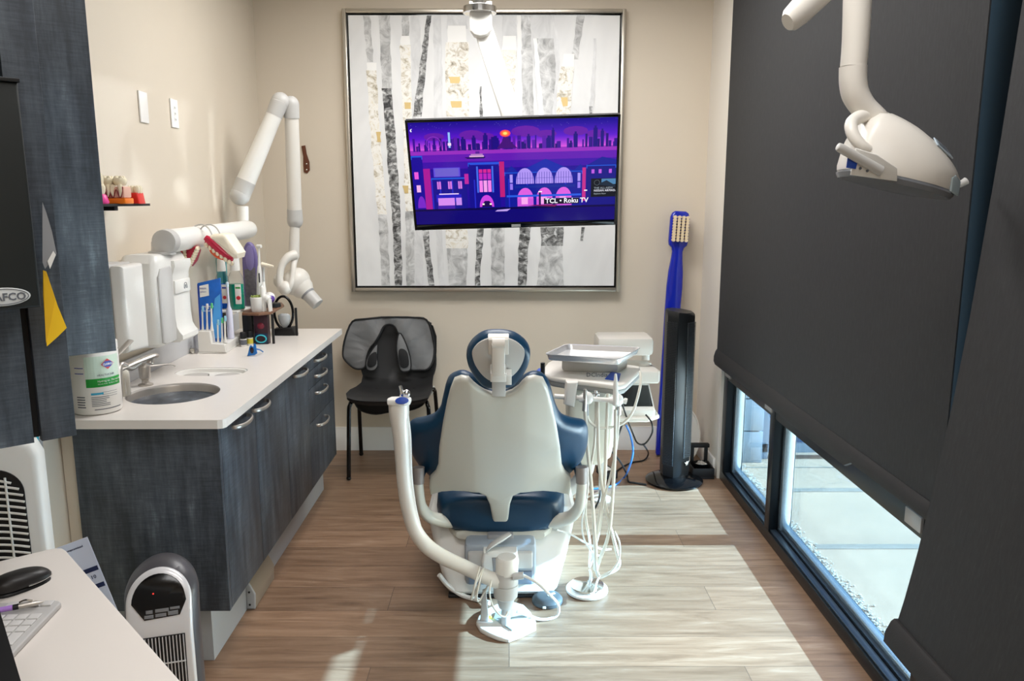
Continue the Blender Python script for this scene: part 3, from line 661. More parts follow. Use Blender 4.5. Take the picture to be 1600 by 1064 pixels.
# curved armrest supports at each side
for sx in (-1, 1):
    m = MB(); X = lambda d: CX + sx * d
    m.tube([(X(.301), 2.770, .49), (X(.302), 2.772, .45), (X(.297), 2.80, .37), (X(.27), 2.83, .315), (X(.22), 2.86, .285), (X(.16), 2.885, .272)], [.024, .024, .025, .026, .028, .028], 14, 6, sq=(1, .8))
    m.build('armrest_support', SHELL, chair)
    m = MB(); m.tube([(X(.300), 2.775, .530), (X(.301), 2.768, .470)], [.027, .026], 16, smooth=False, sq=(1, .8)); m.build('armrest_collar', mat('taupe_grey_plastic', (138, 130, 126), .45), chair)
    m = MB(); m.bb(X(.262), X(.312), 2.95, 3.22, .500, .535, .016); m.tube([(X(.298), 2.79, .49), (X(.288), 3.0, .515)], .018, 12, smooth=False); m.build('armrest', BLUEV, chair)
# recline joints between backrest and seat
m = MB(); m.bb(CX - .05, CX + .05, 2.805, 2.93, .205, .250, .01); m.build('recline_bracket', MGREY, chair)
m = MB(); m.tube([A(797, 834, Y=2.77), A(783, 842, Y=2.75), A(768, 852, Y=2.73), A(760, 861, Y=2.72)], [.010, .016, .013, .005], 10, 5, sq=(.6, 1)); m.build('release_lever', LGREY, chair)
# pedestal: tapered white casting with a recessed lift housing at the back
m = MB(); rows = []
for z, w0, w1, ya, yb in [(0.012, .205, .212, 2.80, 3.60), (0.03, .212, .220, 2.785, 3.61), (0.10, .238, .246, 2.82, 3.60), (0.20, .270, .278, 2.875, 3.56), (.275, .292, .300, 2.92, 3.5), (.292, .275, .283, 2.94, 3.48)]:
    c0 = CX; r_ = .05; pts = []
    for (qx, qy, a0) in [(c0 + w1 - r_, ya + r_, -90), (c0 + w1 - r_, yb - r_, 0), (c0 - w0 + r_, yb - r_, 90), (c0 - w0 + r_, ya + r_, 180)]:
        for k in range(6): a = R(a0 + 18 * k); pts.append(Vector((qx + r_ * math.cos(a), qy + r_ * math.sin(a), z)))
    rows.append(pts)
m.rings(rows); m.build('pedestal', WHITE, chair)
m = MB(); m.bb(CX - .20, CX + .205, 2.79, 3.61, 0.0, 0.014, .004); m.build('base_gasket', BLACKM, chair)
GB = mat('blue_grey_casting', (164, 174, 184), 0.4)
m = MB(); m.bb(CX - .135, CX + .135, 2.765, 2.87, .06, .232, .02); m.build('lift_housing', GB, chair)
for dx in (-.085, .085):
    m = MB(); m.bb(CX + dx - .036, CX + dx + .036, 2.745, 2.80, .140, .205, .008); m.build('housing_pad', LGREY, chair)
m = MB(); m.slab([(-.062, .075), (-.070, .035), (-.066, -.01), (-.045, -.035), (-.02, -.042), (.02, -.042), (.045, -.035), (.066, -.01), (.070, .035), (.062, .075)], .07, .012, (CX, 2.79, .145), (1, 0, 0), (0, 0, 1), (0, -1, 0)); m.build('lift_shroud', WHITE, chair)
m = MB(); m.slab([(-.030, .045), (-.022, -.05), (.022, -.05), (.030, .045)], .012, .003, (CX, 2.728, .155), (1, 0, 0), (0, 0, 1), (0, -1, 0)); m.build('shroud_recess', MGREY, chair)
m = MB(); m.bb(CX - .12, CX - .05, 2.755, 2.77, .075, .125, .004); m.bb(CX + .05, CX + .12, 2.755, 2.77, .075, .125, .004); m.build('housing_cover', mat('steel_blue_plastic', (120, 134, 152), .4), chair)
m = MB(); m.box((CX, 3.15, .275), (.30, .30, .04), .01); m.build('lift_plate', MGREY, chair)

# ------------------------------------------------------------------ assistant's instrument arm with its hub and floor plate
arm = thing('assistant_console', 'white bent tube rising left of the dental chair from a hub behind it', 'console stand', (-0.01, 2.58, 0.02))
ph = [(624, 655), (627, 690), (629, 725), (632, 760), (638, 795), (648, 827), (666, 852), (692, 870), (726, 886), (756, 900), (782, 910)]
hx = Vector((-0.012, 2.57, 0))
pts = [A(x, y, Y=2.50 + 0.06 * i / 10) for i, (x, y) in enumerate(ph)]
m = MB(); m.tube(pts, [.029, .025, .0235, .0235, .024, .025, .026, .026, .025, .025, .026], 18, 5); m.build('bent_tube', WARMW, arm)
m = MB(); m.tube([A(623, 628, Y=2.5), A(623.5, 645, Y=2.5), A(624, 662, Y=2.5)], [.034, .033, .0275], 18, 4); m.build('arm_collar', WARMW, arm)
h0 = A(624, 628, Y=2.49)
m = MB(); m.slab([(-.036, -.022), (.020, -.030), (.038, -.014), (.038, .014), (.020, .028), (-.030, .022), (-.040, 0)], .022, .008, h0 + Vector((0, 0, -.008)), (1, 0, 0), (0, 1, 0), (0, 0, 1)); hp = m.build('holder_head', WHITE, arm)
PADB = mat('blue_keypad', (36, 74, 172), 0.4)
m = MB(); m.slab([(.022 * math.cos(a), .012 * math.sin(a)) for a in [k * .3927 for k in range(16)]], .004, .001, h0 + Vector((.012, -.024, .010)), (1, 0, 0.05), (0, .5, .87), (0, -.87, .5)); m.build('keypad', PADB, hp)
m = MB(); m.tube([h0 + Vector((.008, .01, .012)), h0 + Vector((.006, .01, .035)), h0 + Vector((.002, .012, .052))], [.008, .007, .005], 10, 3); m.ball(h0 + Vector((.022, .012, .024)), (.013, .012, .015), 12, 8); m.build('nozzle', CHROME, hp)
m = MB(); m.lathe([(.024, 0), (.028, .015), (.032, .036), (.037, .038), (.042, .043), (.044, .075), (.044, .088), (.040, .090), (.044, .092), (.044, .106), (.040, .112), (.038, .135), (0, .137)], (hx.x, hx.y, .085), 32); m.build('hub', LGREY, arm)
m = MB(); m.lathe([(.039, 0), (.039, .05), (.032, .060), (0, .062)], (hx.x + .004, hx.y, .215), 28); m.build('hub_cap', WHITE, arm)
m = MB(); m.cyl((hx.x, hx.y, .018), (hx.x, hx.y, .10), .016); m.build('hub_post', LGREY, arm)
m = MB(); m.cyl(A(801, 901, Y=2.54), A(818, 899, Y=2.54), .013, .013, 14); m.build('cable_socket', LGREY, arm)
fp = [(743.6, 971), (747, 962), (757, 952), (776, 943), (800, 939), (818, 944), (829, 955), (837, 969), (837.6, 979), (816, 990), (795, 998), (778, 995), (763, 989), (750, 982)]
plate = thing('floor_plate', 'white floor plate with grey pedal and upright rod, under the hub behind the chair', 'foot pedal', (0.0, 2.57, 0))
m = MB(); m.slab([(A(x, y, z=.018).x, A(x, y, z=.018).y) for x, y in fp], .018, .006, (0, 0, 0), (1, 0, 0), (0, 1, 0), (0, 0, 1)); m.build('plate', WHITE, plate)
m = MB(); m.slab([(A(x, y, z=.022).x, A(x, y, z=.022).y) for x, y in [(771, 966), (774, 957), (800, 950), (818, 957), (826, 968), (822, 975), (800, 985)]], .006, .002, (0, 0, .018), (1, 0, 0), (0, 1, 0), (0, 0, 1)); m.build('pedal_pad', mat('pale_blue_grey_pad', (186, 198, 200), .45), plate)
b = A(757, 971, z=.02)
m = MB(); m.slab([(-.016, 0), (-.012, .05), (-.008, .11), (.006, .115), (.010, .06), (.016, 0)], .014, .004, b, (1, 0, 0), (0, .15, 1), (0, 1, -.15)); m.build('rod', LGREY, plate)
m = MB(); m.ball(b + Vector((.02, .02, .005)), .006, 8, 6); m.build('yellow_button', mat('yellow_button', (226, 214, 60), .4), plate)
# loose cables around that arm
def cable(name, label, pts, r, mt, grp=None, cat_='cable'):
    mb = MB(); mb.tube(pts, r, 8, 6); return tag(mb.build(name, mt), label, cat_, grp)
cable('cable', 'white cable hanging straight down beside the bent arm left of the chair', [A(635, 640, Y=2.52), A(640, 680, Y=2.54), A(642, 740, Y=2.56), A(648, 790, Y=2.58), A(658, 830, Y=2.60), A(668, 866, Y=2.64)], .0055, WHITE)
pts = []
for k in range(34):
    a = k * .6; c_ = A(738 + k * .6, 905 + k * .25, Y=2.535); pts.append(c_ + Vector((.018 * math.sin(a + .6) + .012 * math.sin(a * .37), .040 * math.cos(a), .052 * math.sin(a) - .008)))
cable('cable', 'cream cable coiled several turns around the bent white arm', pts, .0032, CREAM)
cable('cable', 'cream thin cable dropping from the coil past the front of the hub', [A(768, 906, Y=2.52), A(765, 925, Y=2.50), A(769, 945, Y=2.50), A(780, 960, Y=2.50), A(789, 963, Y=2.52), A(793, 956, Y=2.54)], .0032, CREAM)
cable('cable', 'white cable looping from the hub socket out to the right and back', [A(818, 899, Y=2.54), A(838, 910, Y=2.53), A(858, 928, Y=2.53), A(872, 945, z=.06), A(870, 962, z=.015), A(848, 968, z=.008), A(826, 962, z=.03), A(808, 956, z=.05)], .0052, WHITE)
cable('cable', 'white hose lying on the floor by the left foot of the chair base', [A(686, 898, z=.10), A(700, 915, z=.05), A(722, 930, z=.012), A(745, 937, z=.010), A(765, 942, z=.02)], .009, WHITE)
# foot controls
fc = thing('foot_control', 'steel disc foot control on a white ring base, right of the dental chair', 'foot control', tuple(A(917, 922, z=0)))
c0 = A(917, 924, z=0)
m = MB(); m.lathe([(.075, 0), (.081, .006), (.081, .014), (.066, .018), (0, .018)], c0, 44); m.build('base_ring', WHITE, fc)
m = MB(); m.lathe([(.060, 0), (.060, .004), (.066, .006), (.066, .012), (.030, .019), (.008, .023), (0, .023)], c0 + Vector((0, 0, .018)), 44); m.build('disc', CHROME, fc)
m = MB(); m.tube([c0 + Vector((.016, .02, .036)), c0 + Vector((.016, .02, .065)), c0 + Vector((.010, .018, .082))], [.006, .006, .004], 8, 3); m.build('stem', WHITE, fc)
pk = thing('foot_switch', 'round dark grey foot switch lying behind the white hub on the floor', 'foot control', tuple(A(855, 940, z=0)))
c0 = A(855, 941, z=0)
m = MB(); m.lathe([(.052, 0), (.058, .004), (.058, .016), (.050, .026), (.036, .031), (0, .032)], c0, 36); m.build('puck', mat('slate_rubber', (72, 76, 78), .5), pk)
m = MB(); m.bb(c0.x - .020, c0.x - .008, c0.y - .062, c0.y - .056, .006, .014, .001); m.build('white_sticker', WHITE, pk)
m = MB(); m.box(c0 + Vector((.015, .0, .0325)), (.034, .010, .002), .001, Matrix.Rotation(R(35), 3, 'Z')); m.build('white_mark', WHITE, pk)

# ------------------------------------------------------------------ delivery unit at the right of the chair
du = thing('delivery_unit', 'white dental delivery unit with instrument bar, standing right of the chair', 'dental unit', (0.40, 3.3, 0))
dz = .79
bo = [(845, 580), (860, 588), (884, 592), (915, 595.5), (945, 599), (966, 602), (978, 599), (990, 588), (1001, 577), (1000, 572), (960, 566), (900, 561), (868, 560), (856, 566)]
P_ = [(A(x, y, z=dz).x, A(x, y, z=dz).y) for x, y in bo]
m = MB(); m.slab(P_, .022, .008, (0, 0, dz - .022), (1, 0, 0), (0, 1, 0), (0, 0, 1)); m.build('head', WARMW, du)
m = MB(); cxm = sum(p[0] for p in P_) / len(P_); cym = sum(p[1] for p in P_) / len(P_)
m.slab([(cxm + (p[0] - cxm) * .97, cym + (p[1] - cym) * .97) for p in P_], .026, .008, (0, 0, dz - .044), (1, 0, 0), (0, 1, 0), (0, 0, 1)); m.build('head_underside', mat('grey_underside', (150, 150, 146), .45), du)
m = MB(); m.slab([(A(x, y, z=dz + .03).x, A(x, y, z=dz + .03).y) for x, y in [(878, 569), (884, 560), (910, 557), (975, 560), (980, 565), (965, 572), (920, 571)]], .062, .02, (0, 0, dz - .004), (1, 0, 0), (0, 1, 0), (0, 0, 1)); m.build('tray_support', WARMW, du)
for k, (pa, nm) in enumerate([([(945, 592), (955, 581), (970, 584), (967, 595)], 0), ([(834, 583), (842, 575.5), (850, 577), (846, 584)], 1)]):
    m = MB(); m.slab([(A(x, y, z=dz + .002).x, A(x, y, z=dz + .002).y) for x, y in pa], .005, .002, (0, 0, dz - .001), (1, 0, 0), (0, 1, 0), (0, 0, 1)); m.build('touch_pad', PADB, du)
o_ = A(916, 589, z=dz); text('DCIndia', .026, mat('grey_lettering', (84, 84, 92), .5), du, o_ + Vector((0, 0, .0012)), (1, -.02, 0), (0, .62, .78))
m = MB(); m.slab([(-.02, .02), (-.028, -.07), (.012, -.082), (.026, .02)], .06, .010, A(893, 605, Y=2.93) + Vector((0, .0, 0)), (1, 0, 0), (0, 0, 1), (0, 1, 0)); m.build('handle', WARMW, du)
ba, bb2 = A(866, 619, Y=2.96), A(976, 627, Y=2.96)
m = MB(); m.cyl(ba, bb2, .0095, None, 14); m.cyl(A(975, 626, Y=2.96), A(979, 627, Y=2.96), .012, None, 14); m.build('instrument_bar', WHITE, du)
for x, y in [(917, 622), (964, 625)]:
    c0 = A(x, y, Y=2.955); m = MB(); m.ball(c0, (.026, .022, .026), 16, 10); m.cyl(c0 + Vector((-.03, -.012, .002)), c0 + Vector((-.006, -.018, .002)), .014, .017, 12); m.build('instrument_holder', WHITE, du)
for x in (916, 931):
    c0 = A(x, 611, Y=2.98); m = MB(); m.lathe([(.006, 0), (.006, .012), (.016, .014), (.016, .018), (.007, .02), (.007, .03)], c0 - Vector((0, 0, .028)), 12); m.build('coupling', CHROME, du)
m = MB(); c0 = A(848, 588, Y=3.06); m.cyl(c0, c0 + Vector((0, 0, .055)), .009, .009, 12); m.build('black_post', BLACK, du)
# its column and white body
m = MB(); m.slab([(-.098, .47), (-.085, .42), (-.03, .395), (.04, .395), (.085, .43), (.10, .50), (.10, .74), (-.098, .74)], .20, .03, (.345, 3.16, 0), (1, 0, 0), (0, 0, 1), (0, 1, 0)); m.build('body', mat('cream_enamel', (226, 222, 206), .3), du)
m = MB(); m.tube([(.345, 3.26, .41), (.33, 3.27, .33), (.26, 3.28, .245), (.19, 3.28, .225)], [.032, .032, .03, .03], 14, 5); m.build('support_link', LGREY, du)
# head arm back to the column
m = MB(); m.tube([(.37, 3.12, .735), (.40, 3.25, .72), (.40, 3.34, .68)], .03, 14, 5); m.build('head_arm', WARMW, du)
# tray
tr = thing('instrument_tray', 'shallow rectangular steel tray resting on top of the delivery unit', 'tray', tuple(A(925, 552, z=.855)))
TZ = .858
q = [(852, 553.5), (967, 561.5), (1000, 543), (885, 538)]
Q = [A(x, y, z=TZ + .022) for x, y in q]; ctr = sum(Q, Vector()) / 4
def rr_quad(Q, ctr, sc_, z, n=5, cr=.14):
    pts = []
    for i in range(4):
        p, a, b = Q[i], Q[i - 1], Q[(i + 1) % 4]
        s0 = p + (a - p).normalized() * cr * .2; s1 = p + (b - p).normalized() * cr * .2
        for k in range(n + 1):
            t_ = k / n; pts.append(s0 * (1 - t_) ** 2 + p * 2 * t_ * (1 - t_) + s1 * t_ ** 2)
    return [Vector((ctr.x + (p.x - ctr.x) * sc_, ctr.y + (p.y - ctr.y) * sc_, z)) for p in pts]
m = MB()
m.rings([rr_quad(Q, ctr, .955, TZ), rr_quad(Q, ctr, .975, TZ + .010), rr_quad(Q, ctr, 1.0, TZ + .022), rr_quad(Q, ctr, 1.03, TZ + .024), rr_quad(Q, ctr, 1.03, TZ + .021), rr_quad(Q, ctr, 1.002, TZ + .019), rr_quad(Q, ctr, .97, TZ + .0), rr_quad(Q, ctr, .95, TZ - .003)], cap0=False)
m.rings([rr_quad(Q, ctr, .956, TZ - .001), rr_quad(Q, ctr, .956, TZ + .0005)]); m.build('tray', mat('satin_steel_tray', (232, 232, 232), .22, .6), tr)
# handpieces hanging in the holders, each with its hose
def handpiece(label, hose, head=None, hm=WHITE, r=.0072):
    mb = MB(); t_ = thing('handpiece', label, 'dental instrument', tuple(hose[0]), 'handpieces and hoses on the delivery unit')
    mb.tube(hose, r, 8, 6); mb.build('hose', CREAM, t_)
    if head:
        mb = MB(); mb.tube(head[0], head[1], 10, 3); mb.build('body', hm, t_)
    return t_
handpiece('white syringe standing in the right holder of the instrument bar, tapering upwards', [A(962, 640, Y=2.93), A(961, 700, Y=2.92), A(958, 760, Y=2.92), A(952, 830, Y=2.9), A(938, 872, Y=2.88), A(930, 890, Y=2.87), A(932, 840, Y=2.9), A(944, 760, Y=2.94), A(947, 690, Y=2.98), A(950, 615, Y=3.0)],
          ([A(962, 584, Y=2.93), A(962, 600, Y=2.93), A(962, 624, Y=2.93), A(962, 632, Y=2.93)], [.004, .009, .012, .010]))
handpiece('steel collared handpiece in the left holder of the instrument bar', [A(914, 640, Y=2.93), A(918, 700, Y=2.92), A(925, 770, Y=2.9), A(930, 850, Y=2.86), A(934, 898, Y=2.85), A(950, 896, Y=2.85), A(967, 884, Y=2.86), A(962, 855, Y=2.88), A(948, 800, Y=2.92), A(936, 720, Y=2.95), A(934, 613, Y=3.0)],
          ([A(914, 608, Y=2.93), A(914, 622, Y=2.93), A(913, 642, Y=2.93)], [.006, .009, .009]), NICKEL)
handpiece('short hose ending in a grey coupling, looping low between the two holders', [A(917, 645, Y=2.96), A(921, 658, Y=2.97), A(935, 668, Y=2.98), A(955, 668, Y=2.99), A(975, 660, Y=3.0), A(990, 640, Y=3.02), A(1001, 600, Y=3.06), A(1000, 580, Y=3.1)],
          ([A(916, 630, Y=2.95), A(916, 640, Y=2.95), A(917, 648, Y=2.96)], [.009, .010, .008]), MGREY, .0055)
handpiece('second hose from the right holder, running down to a white tip near the foot control', [A(967, 645, Y=2.96), A(964, 690, Y=2.95), A(955, 740, Y=2.93), A(944, 780, Y=2.92), A(936, 830, Y=2.92), A(926, 870, Y=2.92), A(921, 885, Y=2.93), A(922, 850, Y=2.96), A(915, 800, Y=2.98), A(921, 740, Y=3.0), A(929, 690, Y=3.0), A(931, 615, Y=3.0)],
          ([A(967, 628, Y=2.96), A(967, 636, Y=2.96), A(967, 648, Y=2.96)], [.008, .010, .008]), CHROME, .005)
cable('cable', 'thin pale hose lying in a loose loop under the instrument bar on the right', [A(960, 830, Y=2.86), A(968, 850, Y=2.85), A(966, 876, Y=2.85), A(952, 896, Y=2.84), A(936, 902, Y=2.84), A(928, 925, z=.045), A(922, 928, z=.045)], .004, CREAM)
cable('cable', 'thin white cable draped from the chair base toward the hanging hoses', [A(870, 828, Y=2.88), A(890, 834, Y=2.9), A(915, 848, Y=2.92), A(940, 858, Y=2.93), A(955, 858, Y=2.94)], .004, WHITE)
cable('cable', 'thin white cable hanging from the armrest beside the hoses', [A(918, 730, Y=2.85), A(918, 770, Y=2.86), A(910, 810, Y=2.88), A(912, 840, Y=2.9), A(925, 862, Y=2.9), A(940, 870, Y=2.92)], .0035, WHITE)

# ------------------------------------------------------------------ equipment stand behind the unit
es_ = thing('equipment_stand', 'white equipment stand with two shelves, behind the delivery unit by the toothbrush', 'stand', (.62, 3.68, 0))
ya = 3.62
m = MB(); a = A(934, 543, Y=ya); b = A(1012, 541, Y=ya); m.bb(a.x, b.x + .03, ya, ya + .19, a.z - .042, a.z + .045, .02); m.build('arm_housing', WARMW, es_)
m = MB(); m.cyl(A(1009, 562, Y=ya + .05), A(1009, 551, Y=ya + .05), .018); m.cyl(A(1008, 582, Y=ya + .05), A(1008, 567, Y=ya + .05), .029); m.build('pivot', WHITE, es_)
m = MB(); a = A(980, 586, Y=ya - .08); b = A(1033, 586, Y=ya - .08); m.slab([(a.x - .12, 0), (b.x - .01, 0), (b.x, .03), (b.x - .02, .26), (a.x - .12, .26)], .06, .01, (0, ya - .08, a.z - .042), (1, 0, 0), (0, 1, 0), (0, 0, 1)); m.build('shelf', WARMW, es_)
m = MB(); a = A(950, 653, Y=ya - .12); b = A(1034, 653, Y=ya - .12); SZ = a.z
m.slab([(a.x - .02, 0), (b.x - .06, 0), (b.x, .06), (b.x, .30), (a.x - .02, .30)], .022, .008, (0, ya - .12, SZ - .022), (1, 0, 0), (0, 1, 0), (0, 0, 1)); m.build('shelf', WARMW, es_)
m = MB(); m.bb(.455, .485, ya + .165, ya + .195, .0, .84, .005); m.lathe([(.05, 0), (.05, .006), (.02, .012), (0, .012)], (.47, ya + .18, 0), 24); m.build('post', WARMW, es_)
dv = thing('scanner_unit', 'small white console with a dark sloping screen on the lower shelf of the stand', 'console', (b.x - .08, ya - .06, SZ))
x0, x1 = A(966, 645, Y=ya - .10).x, A(1024, 645, Y=ya - .10).x
m = MB(); m.slab([(0, 0), (0, .028), (.02, .040), (.17, .115), (.18, .11), (.18, 0)], x1 - x0, .006, (x0, ya - .095, SZ + .0005), (0, 1, 0), (0, 0, 1), (1, 0, 0)); m.build('casing', WHITE, dv)
m = MB(); e_ = Vector((0, .150, .075)).normalized(); m.slab([(.008, 0), (x1 - x0 - .008, 0), (x1 - x0 - .008, .150), (.008, .150)], .004, .001, (x0, ya - .072, SZ + .041), (1, 0, 0), e_, (0, -.447, .894)); m.build('screen', GLOSSB, dv)
cable('cord', 'black cord curving out of the white console and down to the floor', [A(1009, 648, Y=3.47), A(1018, 660, Y=3.44), A(1019, 676, Y=3.44), A(1008, 693, Y=3.5), A(996, 692, Y=3.5), A(988, 675, Y=3.52), A(975, 640, Y=3.5), A(968, 612, Y=3.4)], .004, BLACK, cat_='cord')
cable('cord', 'black cord snaking along the floor behind the stand from the delivery unit', [A(1005, 694, Y=3.5), A(1013, 708, z=.05), A(1006, 719, z=.008), A(990, 722, z=.006), A(975, 728, z=.006), A(958, 740, z=.006)], .0045, BLACK, cat_='cord')
cable('cord', 'blue network cord curving from the stand down across the floor', [A(978, 664, Y=3.7), A(985, 680, Y=3.7), A(989, 705, Y=3.72), A(984, 728, Y=3.76), A(976, 745, z=.010), A(962, 757, z=.006), A(945, 762, z=.006), A(925, 764, z=.006)], .005, mat('blue_cord', (58, 120, 196), .45), cat_='cord')
cable('cord', 'black cord crossing the floor to the base of the tower fan', [A(950, 700, Y=3.75), A(968, 720, Y=3.78), A(979, 740, z=.03), A(982, 752, z=.006), A(990, 754, z=.006), A(1010, 757, z=.006)], .005, BLACK, cat_='cord')
cable('cord', 'black cord hanging behind the hoses of the delivery unit', [A(972, 664, Y=3.6), A(962, 690, Y=3.6), A(950, 712, Y=3.7), A(938, 722, z=.01), A(928, 728, z=.006)], .005, BLACK, cat_='cord')
cable('cord', 'dark cord hanging down beside the right armrest of the chair', [A(921, 730, Y=3.0), A(925, 760, Y=3.0), A(924, 780, Y=3.0), A(928, 795, Y=3.0), A(936, 780, Y=3.1), A(938, 765, z=.006)], .0045, BLACK, cat_='cord')
ps = thing('power_supply', 'small black power brick on the floor among the cords behind the hoses', 'power supply', tuple(A(948, 742, z=0)))
c0 = A(948, 743, z=0); m = MB(); m.box(c0 + Vector((0, 0, .02)), (.07, .13, .04), .006, Matrix.Rotation(R(20), 3, 'Z')); m.build('casing', BLACKM, ps)
m = MB(); m.box(c0 + Vector((0, 0, .0405)), (.04, .06, .001), 0, Matrix.Rotation(R(20), 3, 'Z')); m.build('sticker', WHITE, ps)

# ------------------------------------------------------------------ tower fan, big toothbrush, tabletop fountain
tf = thing('tower_fan', 'tall black tower fan on a round base, in front of the giant toothbrush', 'fan', tuple(A(1053, 752, z=0)))
fc0 = A(1053, 752, z=0); FX, FY = fc0.x, fc0.y
m = MB(); m.lathe([(.140, 0), (.152, .006), (.153, .014), (.135, .024), (.08, .036), (.06, .04), (0, .042)], fc0, 48); m.build('base', GLOSSB, tf)
TZ1 = A(1060, 488, Y=FY - .05).z
# column cross-section (turned a little): left grille facet, flat front, right louvre facet
sec = [(-.066, -.012), (-.070, .05), (-.03, .085), (.03, .085), (.074, .05), (.076, -.008), (.026, -.055), (-.020, -.062)]
m = MB(); rr_ = []
for z, k, tilt in [(.036, .94, 0), (.06, 1, 0), (TZ1 - .03, 1, 0), (TZ1 - .008, .98, 1), (TZ1, .9, 1)]:
    rr_.append([Vector((FX + p[0] * k, FY + p[1] * k, z + tilt * (-.10 * p[0] + .05 * p[1]))) for p in sec])
m.rings(rr_); m.build('column', mat('black_satin_plastic', (26, 28, 30), .35), tf)
m = MB(); pa, pb = Vector((FX - .070, FY - .016, 0)), Vector((FX - .024, FY - .064, 0))
for i in range(88):
    z = .11 + i * (TZ1 - .16) / 88
    m.box((pa + pb) / 2 + Vector((-.001, -.001, z)), ((pb - pa).length, .006, .0042), 0, Matrix.Rotation(math.atan2((pb - pa).y, (pb - pa).x), 3, 'Z'))
for k in range(7):
    p = pa + (pb - pa) * (k + .5) / 7; m.box(p + Vector((-.001, -.001, .11 + (TZ1 - .16) / 2)), (.002, .005, TZ1 - .16), 0)
m.build('grille', mat('grille_charcoal', (44, 46, 48), .4), tf)
m = MB(); pa, pb = Vector((FX + .030, FY - .055, 0)), Vector((FX + .078, FY - .010, 0))
for i in range(100):
    z = .15 + i * (TZ1 - .20) / 100
    m.box((pa + pb) / 2 + Vector((.001, -.001, z)), ((pb - pa).length, .007, .0040), 0, Matrix.Rotation(math.atan2((pb - pa).y, (pb - pa).x), 3, 'Z'))
m.build('louvres', mat('louvre_grey', (64, 68, 72), .35), tf)
m = MB(); c0 = Vector((FX + .053, FY - .036, .115)); dv_ = (pb - pa).normalized(); nn = Vector((dv_.y, -dv_.x, 0)); up_ = Vector((0, 0, 1))
m.slab([(-.024, .012), (-.010, .006), (-.004, .010), (0, .014), (.004, .010), (.010, .006), (.024, .012), (.010, .000), (.005, -.012), (.002, .0), (-.002, .0), (-.005, -.012), (-.010, .000)], .002, 0, c0 + nn * .004, dv_, up_, nn); m.build('emblem', WHITE, tf)

tb = thing('giant_toothbrush', 'giant blue display toothbrush with cream bristles leaning on the back wall', 'toothbrush', tuple(A(1032, 711, z=0)))
b0 = A(1032, 711, z=.005); b1 = A(1063, 330, Y=YB - .055); tl = (b1 - b0).length; tu = (b1 - b0).normalized(); tx = Vector((1, 0, 0)); tx = (tx - tu * tx.dot(tu)).normalized(); tnv = tx.cross(tu); tnv = tnv if tnv.y < 0 else -tnv
out = [(0.0, .026), (.01, .032), (.10, .036), (.25, .037), (.45, .041), (.60, .045), (.70, .046), (.76, .042), (.805, .034), (.84, .030), (.855, .036), (.865, .052), (.88, .056), (.975, .056), (.993, .046), (1.0, .03)]
L_ = [(-w_, t_ * tl) for t_, w_ in out]; R_ = [(w_, t_ * tl) for t_, w_ in reversed(out)]
BLU = mat('glossy_cobalt_plastic', (12, 34, 168), .22, coat=.4)
m = MB(); m.slab(L_ + R_, .045, .016, b0 - tnv * .02, tx, tu, tnv, 4); m.build('handle', BLU, tb)
BR = mat('cream_bristles', (226, 206, 172), .8, bump=.5, nscale=160)
m = MB()
for i in range(9):
    for j in range(4):
        p = b0 + tu * (tl * (.885 + .0112 * i)) + tx * (-.036 + .024 * j) + tnv * .025
        m.cyl(p, p + tnv * .030, .0085, .0098, 10)
tag(m.build('bristles', BR, tb), kind='stuff')

rp = thing('round_panel', 'white curved plastic panel leaning by the wall behind the black tower fan', 'panel', (1.03, 4.36, 0))
m = MB(); m.slab([(.102 * math.cos(a), .165 + .165 * math.sin(a)) for a in [k * math.pi / 18 for k in range(36)]], .012, .004, (1.004, 4.36, 0.0), (1, 0, 0), (0, .25, .97), (0, -.97, .25)); m.build('panel', WHITE, rp)
m = MB(); m.tube([(1.004 + .099 * math.cos(a), 4.355 + .25 * (.165 + .16 * math.sin(a)) - .012, .003 + .97 * (.165 + .16 * math.sin(a))) for a in [k * math.pi / 12 for k in range(24)]], .005, 8, 2, closed=True); m.build('rim', WHITE, rp)
ft = thing('tabletop_fountain', 'small square black tabletop fountain with a bowl of pebbles beside the window', 'fountain', (1.065, 4.20, 0))
xa, xb, y0, y1 = 1.0, 1.118, 4.085, 4.225
m = MB(); m.bb(xa, xb, y0, y1, 0, .012, .002)
for a in [(xa, xb, y0, y0 + .008), (xa, xb, y1 - .008, y1), (xa, xa + .008, y0 + .008, y1 - .008), (xb - .008, xb, y0 + .008, y1 - .008)]: m.bb(a[0], a[1], a[2], a[3], .012, .06, .002)
m.build('basin', BLACKM, ft)
m = MB(); m.bb(xa + .012, xa + .030, y1 - .03, y1 - .010, .012, .15, .003); m.bb(xb - .030, xb - .012, y1 - .03, y1 - .010, .012, .15, .003); m.bb(xa + .006, xb - .006, y1 - .04, y1 - .008, .146, .168, .004); m.build('arch', BLACKM, ft)
cb = Vector((1.060, 4.150, .012))
m = MB(); m.lathe([(.014, 0), (.016, .02), (.036, .042), (.043, .062), (.040, .062), (.033, .046), (0, .040)], cb, 28); m.build('bowl', GLOSSB, ft)
m = MB(); rnd = random.Random(5)
for i in range(22):
    a, r_ = rnd.random() * 6.28, rnd.random() ** .5 * .028; s_ = .006 + rnd.random() * .004
    m.ball(cb + Vector((r_ * math.cos(a), r_ * math.sin(a), .055 + .004 * rnd.random())), (s_, s_ * .8, s_ * .6), 8, 6)
tag(m.build('pebbles', mat('shiny_pebbles', (214, 206, 196), .2, .5), ft), kind='stuff')

